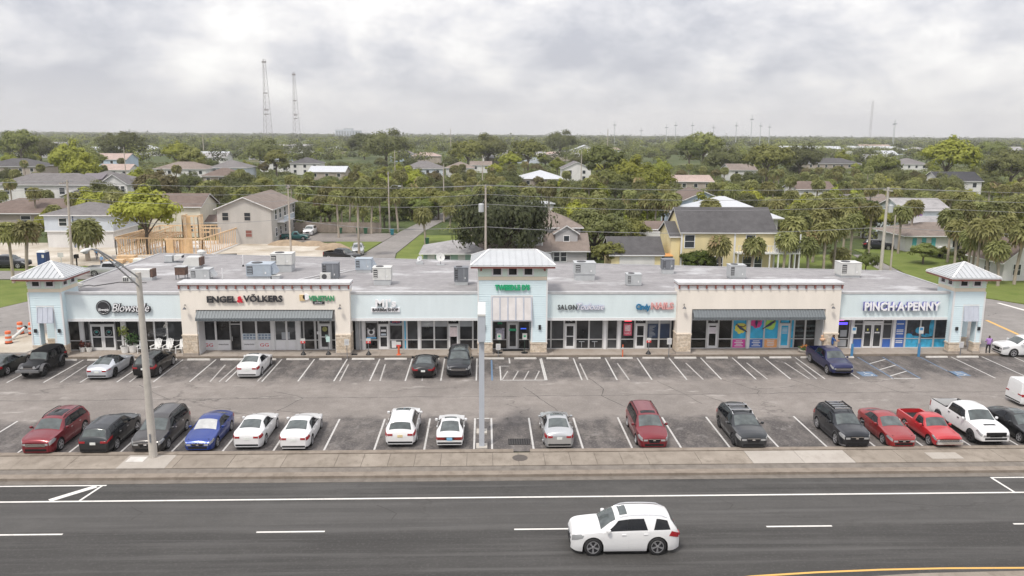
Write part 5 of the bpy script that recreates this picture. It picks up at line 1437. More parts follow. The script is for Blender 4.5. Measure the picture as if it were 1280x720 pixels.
c_, *_ = car('white_luxury_suv', 'white SUV with silver roof rails driving left along the road', 'SUV', 'lux', P_WHITE, 6.42, 34.35, -PI / 2, None, rails=CHROME, sunroof=(2.15, 2.5), arch=PLAST, lower=(PLAST, .06), sc=(1.02, 1.03, 1.08), ws_m=GLASS_L)
# vehicles beyond the plaza
car('silver_pickup', 'silver four-door pickup on the street behind the left-hand end of the plaza', 'pickup', 'crew', P_SILVER, -49.40, 106.90, PI / 2, None, lod=1)
car('charcoal_pickup', 'charcoal four-door pickup behind the palms at the left edge', 'pickup', 'crew', P_GREY, -66.30, 113.00, PI / 2, None, lod=1)
car('teal_pickup', 'teal pickup beside the grey gabled house with balconies', 'pickup', 'single', P_TEAL, -33.60, 143.50, PI / 2, None, lod=1)
car('white_hatch_suv', 'white SUV backed against the wooden fence of the rear car park', 'SUV', 'suv', P_WHITE, -32.60, 151.30, 0, None, lod=1)
car('pale_grey_suv', 'pale grey SUV at the kerb of the cross street behind the plaza', 'SUV', 'suv', P_SILVER, -19.9, 126.6, R(8), None, lod=1)
car('black_pickup', 'black pickup half hidden behind the roof edge of the plaza', 'pickup', 'crew', P_BLACK, -21.2, 119.8, R(60), None, lod=1)
car('parked_white_car', 'white car in the yard behind the two leaning palms at the left', 'car', 'sedan', P_WHITE, -82.00, 142.50, PI / 2, None, lod=1)
car('parked_dark_suv', 'dark SUV on the drive left of the transformer pole at the right', 'SUV', 'suv', P_INK, 66.5, 132.5, R(70), None, lod=1)
car('parked_white_pickup', 'white pickup in the gravel yard behind the palm clump at the right', 'pickup', 'crew', P_WHITE, 62.00, 152.00, PI / 2, None, lod=1)
car('parked_silver_suv', 'silver SUV beside the low house with turquoise shutters', 'SUV', 'suv', P_SILVER, 74.5, 136.5, R(80), None, lod=1)
# ================================================================ things on the roof, walk and lot
HV = mat('pale_grey_unit', (.44, .455, .465), .5, .1, var=.08); HVB = mat('blue_grey_unit', (.37, .42, .475), .5, .1, var=.08)
HVD = mat('dark_grey_unit', (.17, .18, .20), .5, .1, var=.1); HVW = mat('off_white_unit', (.57, .57, .55), .5, var=.08); RUST = mat('rust_brown_metal', (.11, .065, .05), .8, var=.3, scale=6)
LOUV = mat('louvre_shadow', (.06, .06, .065), .7, var=0); CONC = mat('pale_pole_concrete', (.44, .41, .37), .85, var=.1, scale=3, bump=.1)
ZD = 5.1
def rooftop_unit(x, y, w, h, m, label, d=None, curb=.28, hood=None, fan=True, m2=None):
    """Packaged unit: curb, cabinet with seams, louvred coil side, fan on top, rain hood."""
    d = d or w * .8
    t = thing('rooftop_unit', label, 'air conditioner', (x + w / 2, y + d / 2, ZD), 0, 'air conditioning units on the plaza roof')
    w2, d2 = w / 2, d / 2
    MB().box(-w2 * .92, w2 * .92, -d2 * .92, d2 * .92, 0, curb, HV).build('curb', t)
    b = MB().box(-w2, w2, -d2, d2, curb, h - .03, m).box(-w2 - .03, w2 + .03, -d2 - .03, d2 + .03, h - .03, h, m)
    for k in (-.33, .2): b.box(w * k - .012, w * k + .012, -d2 - .012, -d2, curb + .04, h - .05, m2 or HV)
    b.build('cabinet', t)
    l = MB().box(-w2 + .08, -w2 + w * .27, -d2 - .02, -d2 - .0, curb + .2, h - .18, LOUV).build('louvre', t)
    for k in range(4):
        zz_ = curb + .24 + k * (h - curb - .46) / 4
        MB().box(-w2 + .1, -w2 + w * .25, -d2 - .04, -d2 - .02, zz_, zz_ + .06, m).build('slat', l)
    if fan:
        MB().tube([(-w2 * .3, 0, h), (-w2 * .3, 0, h + .05)], min(w2, d2) * .55, 18, LOUV).build('fan_guard', t)
    if hood:
        s = hood
        MB().add([(s * w2, -d2 * .8, h - .1), (s * w2, d2 * .8, h - .1), (s * w2, d2 * .8, curb + .15), (s * w2, -d2 * .8, curb + .15), (s * (w2 + .42), -d2 * .8, curb + .22), (s * (w2 + .42), d2 * .8, curb + .22)],
                 [(0, 1, 5, 4), (0, 4, 3), (1, 2, 5), (3, 4, 5, 2), (0, 3, 2, 1)], m).build('rain_hood', t)
    MB().box(w2 * .5, w2 * .62, -d2 - .025, -d2, curb + .25, curb + .42, TRIM).build('service_label', t)
    return t
rooftop_unit(-22.2, 74.8, 2.3, 1.59, HVB, 'large light blue rooftop unit behind the left cream parapet', curb=.45, hood=1)
rooftop_unit(-21.2, 79.7, 2.1, 1.85, HVW, 'tall off-white rooftop unit set back near the utility pole', curb=.75)
rooftop_unit(-27.4, 74.9, 1.75, 1.1, HV, 'low grey-green rooftop unit with a slanted hood at the left end of the cream parapet', curb=.15, hood=1)
rooftop_unit(-15.4, 75.9, 1.5, 1.5, HVD, 'dark grey rooftop box behind a small white condenser', curb=.1, fan=False)
rooftop_unit(-12.8, 79.4, 1.6, 1.4, HVB, 'blue grey rooftop unit with a scoop hood facing right', curb=.3, hood=1, fan=False)
rooftop_unit(-10.15, 72.6, 1.65, 1.65, HVW, 'off-white rooftop unit on legs with a drain pipe on its front', curb=.5)
rooftop_unit(-2.75, 72.6, 1.3, 1.66, HVD, 'dark condenser on a white pallet just left of the middle tower', curb=.35)
rooftop_unit(8.6, 75.0, 2.0, 1.7, HV, 'lavender grey rooftop unit on a blue curb right of the middle tower', curb=.6)
rooftop_unit(13.1, 72.2, 1.35, 1.1, HV, 'low condenser with two dark coil faces behind the nail shop', curb=.08)
rooftop_unit(17.75, 78.5, 1.2, 1.5, HVD, 'slate blue rooftop cabinet near the yellow garage', curb=.5, fan=False)
rooftop_unit(23.65, 75.5, 1.55, 1.4, HV, 'pale grey cube unit behind the right cream parapet', curb=.2)
rooftop_unit(34.9, 76.4, 2.0, 1.5, HVW, 'off-white rooftop unit near the right-hand tower', curb=.25)
# odd things on the roof
t = thing('condenser', 'small white fan condenser in front of a dark grey rooftop box', 'air conditioner', (-14.95, 75.3, ZD))
MB().box(-.48, .48, -.2, .2, .08, .70, HVW).build('cabinet', t); MB().tube([(-.08, -.2, .38), (-.08, -.225, .38)], .24, 18, LOUV).build('fan_guard', t)
MB().box(-.4, -.3, -.18, .18, 0, .08, HVD).box(.3, .4, -.18, .18, 0, .08, HVD).build('feet', t)
t = thing('junction_box', 'small grey box beside the light blue rooftop unit', 'box', (-19.5, 75.1, ZD))
MB().box(-.36, .36, -.3, .3, .05, .5, HV).box(-.4, .4, -.34, .34, .5, .54, HVW).build('cabinet', t); MB().box(-.3, .3, -.25, .25, 0, .05, HVD).build('feet', t)
t = thing('exhaust_hood', 'sloping white exhaust hood with a brown end panel', 'roof vent', (-30.1, 83.2, ZD))
MB().add([(-.95, -.6, .15), (.85, -.6, .15), (.85, .6, .15), (-.95, .6, .15), (-.45, -.6, 1.05), (.85, -.6, 1.05), (.85, .6, 1.05), (-.45, .6, 1.05)], [(0, 1, 5, 4), (1, 2, 6, 5), (2, 3, 7, 6), (3, 0, 4, 7), (4, 5, 6, 7)], HVW).build('hood', t)
MB().box(.86, 1.05, -.55, .55, .2, 1.0, RUST).build('end_panel', t); MB().box(-.9, .9, -.65, .65, 0, .15, HV).build('curb', t)
t = thing('vent_crate', 'rusty brown vent crate on thin legs', 'roof vent', (-28.55, 75.9, ZD))
MB().box(-.48, .48, -.4, .4, .45, 1.22, RUST).box(-.52, .52, -.44, .44, 1.19, 1.25, HV).build('cabinet', t)
for sx in (-.42, .42):
    for sy in (-.34, .34): MB().box(sx - .03, sx + .03, sy - .03, sy + .03, 0, .45, HVD).build('leg', t)
t = thing('mushroom_vent', 'round white mushroom vent near the timber frame', 'roof vent', (-31.05, 88.6, ZD))
MB().lathe([(.36, 0), (.36, .3), (.2, .32), (.2, .5), (.44, .52), (.46, .78), (.28, .95), (.02, 1.0)], 18, HVW).build('cap', t)
t = thing('twin_exhaust', 'pair of pale exhaust boxes at the rear left corner of the roof', 'roof vent', (-33.0, 86.0, ZD))
MB().box(-.9, -.1, -.4, .4, .1, .75, HV).build('cabinet', t)
MB().add([(.1, -.4, .2), (.9, -.4, .5), (.9, .4, .5), (.1, .4, .2), (.1, -.4, .78), (.9, -.4, .78), (.9, .4, .78), (.1, .4, .78)], [(0, 1, 5, 4), (1, 2, 6, 5), (2, 3, 7, 6), (3, 0, 4, 7), (4, 5, 6, 7), (3, 2, 1, 0)], HVW).build('hood', t)
MB().box(.86, .91, -.36, .36, .5, .74, LOUV).build('opening', t); MB().box(-.95, .95, -.42, .42, 0, .1, HVD).build('curb', t)
t = thing('exhaust_hood', 'long white duct with a brown end behind the street lamp', 'roof vent', (-31.9, 75.6, ZD))
MB().box(-1.0, .7, -.5, .5, .3, 1.0, HVW).build('duct', t); MB().box(.72, .95, -.45, .45, .3, 1.05, RUST).build('end_panel', t); MB().box(-1.1, .9, -.55, .55, 0, .3, HV).build('curb', t)
t = thing('roof_grille', 'small white roof grille near the left-hand tower', 'roof vent', (-33.0, 74.4, ZD))
MB().box(-.34, .34, -.25, .25, 0, .5, HVW).build('cabinet', t)
for k in range(3): MB().box(-.26 + k * .18, -.14 + k * .18, -.265, -.25, .12, .42, LOUV).build('slot', t)
t = thing('flood_lamp', 'small white lamp at the roof corner by the left-hand tower', 'lamp', (-36.0, 71.9, ZD))
MB().box(-.16, .16, -.14, .14, .08, .36, HVW).build('head', t); MB().cyl((0, 0), .04, .04, 0, .1, 8, HVD).build('stem', t)
t = thing('satellite_dish', 'white satellite dish at the rear edge of the roof', 'satellite dish', (-4.6, 84.2, ZD))
b = MB().lathe([(.02, -.10), (.25, -.07), (.45, 0), (.47, 0), (.26, -.09), (.02, -.125)], 20, HVW)
o = b.build('dish', t, (0, 0, .85)); o.rotation_euler = (R(65), 0, R(15))
MB().cyl((0, .05), .03, .03, 0, .85, 8, HVD).build('mast', t); MB().box(-.4, .4, -.25, .25, 0, .1, HV).build('base', t); MB().tube([(0, 0, .85), (.1, -.5, 1.05)], .02, 5, HVD).build('feed_arm', t)
t = thing('satellite_dish', 'small grey dish on a concrete block left of the white satellite dish', 'satellite dish', (-6.85, 84.8, ZD))
b = MB().lathe([(.02, -.08), (.2, -.06), (.33, 0), (.35, 0), (.2, -.075), (.02, -.1)], 16, HV)
o = b.build('dish', t, (0, 0, .6)); o.rotation_euler = (R(60), 0, R(-40))
MB().cyl((0, .05), .03, .03, 0, .6, 8, HVD).build('mast', t); MB().box(-.35, .35, -.3, .3, 0, .25, HV).build('base', t)

# wheel stops, one per stall
front = [(-35, -25.4, 'the left-hand blue shop'), (-25.4, -11.4, 'the left cream bay'), (-11.4, -.5, 'the barber shop front'), (-.5, 5.4, 'the middle tower'), (5.4, 16.6, 'the salon front'), (16.6, 30.7, 'the right cream bay'), (30.7, 45, 'the pool-supply shop')]
nth = ['first', 'second', 'third', 'fourth', 'fifth', 'sixth']
cnt = {}
sm = MB().add([(-.95, -.09, 0), (.95, -.09, 0), (.95, .09, 0), (-.95, .09, 0), (-.93, -.06, .12), (.93, -.06, .12), (.93, .06, .12), (-.93, .06, .12)],
              [(0, 1, 5, 4), (1, 2, 6, 5), (2, 3, 7, 6), (3, 0, 4, 7), (4, 5, 6, 7)], STOP).mesh('wheel_stop')
for i in range(-1, 28):
    if i in (24, 25): continue
    x = -33.49 + 2.74 * (i + .5)
    for a, b_, nm in front:
        if a <= x < b_:
            cnt[nm] = cnt.get(nm, 0) + 1
            o = put('wheel_stop', sm, None, (x, 65.93, .002))
            tag(o, f'white concrete wheel stop, {nth[cnt[nm]-1]} from the left before {nm}', 'wheel stop', 'wheel stops along the shop walk')

# street lamp, pylon sign
t = thing('street_lamp', 'tall concrete street lamp with a long twin-tube arm over the road', 'street lamp', (-19.3, 44.95, .13))
MB().tube([(0, 0, 0), (0, 0, 10.95)], [.235, .15], 16, CONC).build('pole', t, smooth=40)
MB().box(-.04, .04, -.26, -.2, 1.0, 1.5, HVD).build('hand_hole', t)
galv = mat('galvanised_tube', (.42, .43, .44), .4, .6, var=.06)
for dz in (0, -.5):
    pts = [(0, -.1, 10.7 + dz), (-.02, -1.6, 11.5 + dz * .72), (-.035, -3.2, 12.32 + dz * .36), (-.05, -4.3, 12.82 + dz * .1), (-.05, -4.9, 12.95), (-.05, -5.2, 12.98)]
    MB().tube(pts, .045, 8, galv).build('arm', t, smooth=60)
hd = MB().lathe([(.02, -.46), (.10, -.40), (.15, -.12), (.15, .1), (.09, .36), (.04, .44)], 14, HVW)
hd.v = [(x_, y_ * .62, z_) for x_, y_, z_ in hd.v]
o = hd.build('lamp_head', t, (-.05, -5.55, 12.98), smooth=60); o.rotation_euler = (R(92), 0, 0)
MB().lathe([(.10, .0), (.12, .05), (.10, .1)], 12, HV, (-.05, -5.6, 12.83)).build('lens', t)
PYL = mat('pylon_grey_paint', (.42, .445, .49), .5, var=.05)
t = thing('pylon_sign', 'tall blue grey two-post pylon sign seen on edge in the parking lot', 'sign', (-.15, 47.7, 0))
for y in (-1.25, 1.25):
    MB().box(-.16, .16, y - .16, y + .16, 0, 8.2, PYL).build('post', t)
MB().box(-.21, .21, -1.75, 1.75, 6.75, 8.3, PYL).box(-.23, .23, -1.78, 1.78, 8.3, 8.42, HVW).build('cabinet', t)
for sx in (-1, 1): MB().box(*sorted((sx * .212, sx * .23)), -1.68, 1.68, 6.85, 8.24, HVW).build('sign_face', t)
MB().box(-.10, .10, -1.2, 1.2, 4.9, 6.2, HVW).build('lower_panel', t)
MB().box(-.34, .34, -1.62, -.85, 0, .1, CONC).box(-.34, .34, .85, 1.62, 0, .1, CONC).build('footing', t)

# signs and posts on the walk
REDS = mat('red_sign_paint', (.60, .05, .05), .5, var=0)
def stanchion(x, y, label, board=None, hgt=1.05, base=BLACK, bh=.38, bw=.4, red=True):
    t = thing('sign_stand', label, 'sign', (x, y, .15))
    MB().lathe([(.24, 0), (.23, .05), (.06, .30), (.03, .34)], 16, base).build('base', t)
    MB().cyl((0, 0), .025, .025, .3, hgt, 8, HVD).build('post', t)
    s = MB().box(-bw / 2, bw / 2, -.03, 0, hgt - .04, hgt + bh, board or HVW).build('board', t)
    if red: 
        MB().box(-bw / 2, bw / 2, -.036, -.03, hgt - .04, hgt + bh * .42, REDS).build('red_band', s)
        MB().add([(-.09, -.042, hgt + .02), (.09, -.042, hgt + .02), (.0, -.042, hgt - .03 + .2)], [(0, 1, 2)], HVW).build('arrow', s)
    return t
stanchion(-15.42, 66.95, 'red and white sign on a black cone base, leftmost, before the cream bay')
stanchion(-13.3, 67.0, 'black cone base post with a pale green notice by the glass door', mat('pale_green_notice', (.50, .68, .64), .5, var=.1), 1.15, red=False, bh=.45, bw=.32)
stanchion(-9.87, 66.9, 'red and white sign on a black cone base before the barber shop poster')
stanchion(14.2, 66.85, 'red and white sign on a black cone base before the nail shop')
ORNG = mat('orange_plastic', (.68, .14, .05), .5, var=.04)
def delineator(x, y, label, cap):
    t = thing('delineator_post', label, 'bollard', (x, y, .15 if y > 66.4 else 0))
    MB().lathe([(.2, 0), (.18, .06), (.1, .08)], 14, BLACK if not cap else ORNG).build('base', t)
    MB().cyl((0, 0), .09 if cap else .05, .09 if cap else .05, .06, .75 if cap else 1.15, 12, ORNG).build('post', t)
    if cap: MB().box(-.2, .2, -.03, .0, .75, 1.15, HVW).box(-.2, .2, -.034, -.03, .75, .88, REDS).build('board', t)
    else:
        MB().cyl((0, 0), .054, .054, .75, .95, 12, HVW).build('band', t)
delineator(-7.3, 66.85, 'short orange post with a white sign before the barber shop', True)
delineator(11.85, 66.2, 'slim orange and white delineator at the kerb before the nail shop', False)
def lot_sign(x, y, label, h=1.25):
    t = thing('lot_sign', label, 'sign', (x, y, .15 if y > 66.45 else 0))
    MB().box(-.025, .025, -.025, .025, 0, h, HVD).build('post', t)
    b = MB().box(-.2, .2, -.045, -.026, h - .1, h + .45, HVW).build('plate', t)
    for k in range(3): MB().box(-.13, .13, -.05, -.045, h + .02 + k * .12, h + .06 + k * .12, mat('sign_print', (.35, .35, .42), .6, var=0) if 'sign_print' not in bpy.data.materials else bpy.data.materials['sign_print']).build('print_line', b)
lot_sign(-11.6, 66.3, 'small white sign on a thin post at the right foot of the left cream bay')
lot_sign(15.85, 66.3, 'small white sign on a thin post left of the right cream bay')
lot_sign(41.35, 66.2, 'small white sign on a thin post before the right-hand tower', .9)
lot_sign(1.2, 66.3, 'white sign right of the tall pylon at the foot of the middle tower', .8)
BLUEP = mat('blue_bollard', (.06, .22, .42), .5, var=.1)
for x, lb in ((31.8, 'blue bollard with an accessible-parking sign before the sliding door'), (37.7, 'blue bollard with an accessible-parking sign before the pool picture window')):
    t = thing('accessible_sign', lb, 'sign', (x, 66.25, 0), 0, 'blue accessible-parking signs')
    MB().cyl((0, 0), .11, .11, 0, 1.15, 14, BLUEP).build('bollard', t)
    MB().cyl((0, 0), .035, .035, 1.15, 2.4, 8, HVD).build('post', t)
    p = MB().box(-.2, .2, -.05, -.03, 2.05, 2.65, HVW).build('plate', t)
    MB().box(-.14, .14, -.056, -.05, 2.35, 2.6, BLUEP).build('wheelchair_mark', p)
# stands either side of the middle door
GRN = mat('pot_plant_green', (.045, .10, .025), .8, var=.4, scale=9)
for x, lb in ((1.3, 'round-based menu stand with a pale notice left of the middle door'), (3.5, 'round-based menu stand with a pale notice right of the middle door')):
    t = thing('menu_stand', lb, 'sign', (x, 67.3, .15))
    MB().lathe([(.3, 0), (.29, .05), (.05, .08)], 18, BLACK).build('base', t)
    MB().cyl((0, 0), .03, .03, .06, 1.25, 8, mat('dark_green_post', (.02, .05, .035), .5, var=0) if 'dark_green_post' not in bpy.data.materials else bpy.data.materials['dark_green_post']).build('post', t)
    b = MB().box(-.2, .2, -.04, -.02, 1.2, 1.75, HVW).build('board', t)
    MB().box(-.1, .1, -.046, -.04, 1.42, 1.58, GREENM).build('emblem', b)
tag(MB().box(1.65, 3.45, 67.9, 68.45, .152, .175, PLAST).box(1.72, 3.38, 67.96, 68.39, .175, .182, mat('mat_pile', (.03, .03, .032), .95, var=.2)).build('door_mat'), 'black door mat before the middle tower door', 'door mat')
tag(MB().box(-11.55, -10.85, 66.75, 67.2, .152, .17, PLAST).box(-11.5, -10.9, 66.8, 67.15, .17, .177, bpy.data.materials['mat_pile']).build('floor_mat'), 'small black mat on the walk left of the barber shop', 'door mat')

def leaf_ball(b, c, r, n, s, m, flat=1.0):
    for _ in range(n):
        d = Vector((random.gauss(0, 1), random.gauss(0, 1), random.gauss(0, 1))).normalized()
        p = Vector(c) + Vector((d.x, d.y, d.z * flat)) * r * random.uniform(.35, 1)
        a = Vector((random.gauss(0, 1), random.gauss(0, 1), random.gauss(0, 1))).normalized() * s
        q = a.cross(d).normalized() * s * .55
        b.add([p - a, p - q, p + a, p + q], [(0, 1, 2, 3)], m)
FLW = mat('orange_blossom', (.55, .20, .05), .7, var=.4, scale=9)
POTW = mat('white_pot', (.74, .73, .71), .5, var=.05); SOIL = mat('pot_soil', (.03, .022, .016), .9, var=0); REDL = mat('russet_leaves', (.16, .045, .03), .8, var=.4, scale=9)
def planter(x, y, r, h, label, leaves, lr, lz, n=90, trunk=False):
    t = thing('potted_plant', label, 'plant', (x, y, .15))
    MB().lathe([(r * .68, 0), (r * .75, .05), (r * .95, h * .9), (r, h * .9), (r, h), (r * .86, h), (r * .84, h * .9)], 18, POTW).build('pot', t)
    MB().tube([(0, 0, h * .86), (0, 0, h * .9)], r * .84, 14, SOIL).build('soil', t)
    b = MB(); leaf_ball(b, (0, 0, h + lz), lr, n, .1, leaves); b.build('foliage', t)
    MB().tube([(0, 0, h * .88), (.02, 0, h + lz * .6), (.04, .02, h + lz)], .025, 6, RUST).build('stem', t)
planter(-34.5, 68.15, .26, .42, 'small white pot of russet leaves, left of two by the double door', REDL, .3, .25)
planter(-33.95, 68.15, .27, .42, 'small white pot of dark leaves, right of two by the double door', mat('plum_leaves', (.10, .055, .05), .8, var=.4, scale=9), .26, .2)
planter(-30.75, 67.75, .36, .62, 'tall white pot with a small yellow green tree by the glass', mat('lime_leaves', (.16, .19, .035), .8, var=.4, scale=9), .55, 1.25, 150)
planter(-30.15, 67.95, .38, .66, 'wide white pot with a spreading green shrub left of the white chairs', GRN, .62, .55, 170)
t = thing('flower_box', 'low planter of orange flowers at the tail of the navy pickup', 'plant', (28.0, 67.2, .15))
MB().lathe([(.4, 0), (.5, .2), (.5, .26), (.42, .26)], 18, CONC).build('pot', t)
b = MB(); leaf_ball(b, (0, 0, .38), .55, 130, .11, GRN, .45); b.build('foliage', t)
b = MB(); leaf_ball(b, (0, 0, .55), .42, 60, .07, FLW, .5); b.build('blossom', t)
# four white slatted garden chairs
WOODW = mat('white_garden_wood', (.80, .80, .79), .55, var=.04)
def garden_chair(x, y, rz, label):
    t = thing('garden_chair', label, 'chair', (x, y, .15), rz, 'white garden chairs on the shop walk')
    for k in range(5):
        xx = -.22 + k * .11
        MB().bar((xx, .12, .36), (xx * 1.25, .48, 1.05 + (.05 if k in (1, 2, 3) else 0) + (.03 if k == 2 else 0)), .095, .02, WOODW, (0, -1, .4)).build('back_slat', t)
    for k in range(5):
        yy = -.40 + k * .115
        MB().box(-.27, .27, yy, yy + .10, .40 - .022 * k - .0, .42 - .022 * k, WOODW).build('seat_slat', t)
    for sx in (-1, 1):
        MB().box(*sorted((sx * .26, sx * .38)), -.46, .30, .585, .61, WOODW).build('arm', t)
        MB().box(*sorted((sx * .27, sx * .31)), -.44, -.33, 0, .585, WOODW).build('front_leg', t)
        MB().bar((sx * .29, -.42, .36), (sx * .29, .58, .02), .03, .12, WOODW).build('rear_leg', t)
        MB().bar((sx * .29, .22, .3), (sx * .29, .26, .585), .03, .06, WOODW).build('arm_post', t)
for x, y, rz, lb in ((-29.35, 67.95, R(8), 'white slatted garden chair half hidden behind the street lamp'), (-28.15, 67.95, R(-8), 'white slatted garden chair just right of the street lamp'),
                     (-27.15, 67.95, R(-4), 'white slatted garden chair, second from the stone column'), (-26.0, 67.85, R(-10), 'white slatted garden chair against the stone column')):
    garden_chair(x, y, rz, lb)
# drums and pipe at the left
def drum(x, y, label):
    t = thing('traffic_drum', label, 'traffic drum', (x, y, 0), 0, 'orange and white traffic drums')
    MB().lathe([(.33, 0), (.33, .08), (.27, .09)], 18, PLAST).build('base', t)
    z = .08
    for k, (c_, r0) in enumerate(((ORNG, .29), (HVW, .28), (ORNG, .27), (HVW, .26), (ORNG, .25))):
        MB().lathe([(r0, z), (r0 - .012, z + .20), (r0 - .03, z + .205)], 18, c_).build('band' if c_ is HVW else 'drum_ring', t); z += .205
    MB().lathe([(.24, z), (.18, z + .05), (.05, z + .06)], 14, ORNG).build('cap', t)
drum(-42.7, 71.6, 'orange striped traffic drum standing apart nearest the parking lot'); drum(-43.6, 75.1, 'orange striped traffic drum behind the white pipe'); drum(-42.5, 75.0, 'orange striped traffic drum nearest the left-hand tower')
drum(-44.6, 71.3, 'orange striped traffic drum at the left edge behind the grey coupe')
t = thing('drain_pipe', 'white drain pipe propped against a traffic drum', 'pipe', (-42.9, 73.4, .0))
MB().tube([(-.2, -.6, .12), (.25, .9, .85)], .13, 14, HVW).build('pipe', t, smooth=40); MB().tube([(.22, .8, .80), (.27, .95, .88)], .16, 14, PLAST).build('collar', t)
MB().sheet([(-46, 68.5), (-39.5, 68.5), (-39.3, 73.5), (-42, 75.8), (-45.5, 74)], .01, SAND, .05).build('dug_sand', kind='structure')
# portable toilet, mailbox, notice board
t = thing('portable_toilet', 'dark blue portable toilet with a white roof on the street verge', 'toilet', (-62.0, 114.2, 0))
NVY = mat('portable_toilet_blue', (.022, .055, .16), .5, var=.05)
MB().box(-.58, .58, -.58, .58, .08, 2.05, NVY).build('cabin', t)
MB().add([(-.6, -.6, 2.05), (.6, -.6, 2.05), (.6, .6, 2.05), (-.6, .6, 2.05), (-.45, -.45, 2.28), (.45, -.45, 2.28), (.45, .45, 2.28), (-.45, .45, 2.28)], [(0, 1, 5, 4), (1, 2, 6, 5), (2, 3, 7, 6), (3, 0, 4, 7), (4, 5, 6, 7)], HVW).build('roof', t)
MB().box(-.42, .42, -.61, -.58, .12, 1.95, NVY).build('door', t); MB().box(.1, .42, -.625, -.61, 1.3, 1.75, HVW).build('notice', t); MB().box(-.6, .6, -.6, .6, 0, .08, PLAST).build('skid', t)
t = thing('site_notice', 'white notice on a post beside the left utility pole', 'sign', (-60.0, 115.0, 0))
MB().box(-.05, .05, -.05, .05, 0, 1.3, HVW).build('post', t); MB().box(-.4, .4, -.08, -.05, 1.2, 1.85, HVW).build('board', t)
t = thing('mailbox', 'dark mailbox on a post right of the left utility pole', 'mailbox', (-57.3, 113.9, 0))
MB().box(-.07, .07, -.07, .07, 0, 1.2, PLAST).build('post', t); MB().box(-.22, .22, -.3, .3, 1.2, 1.75, PLAST).build('box', t)

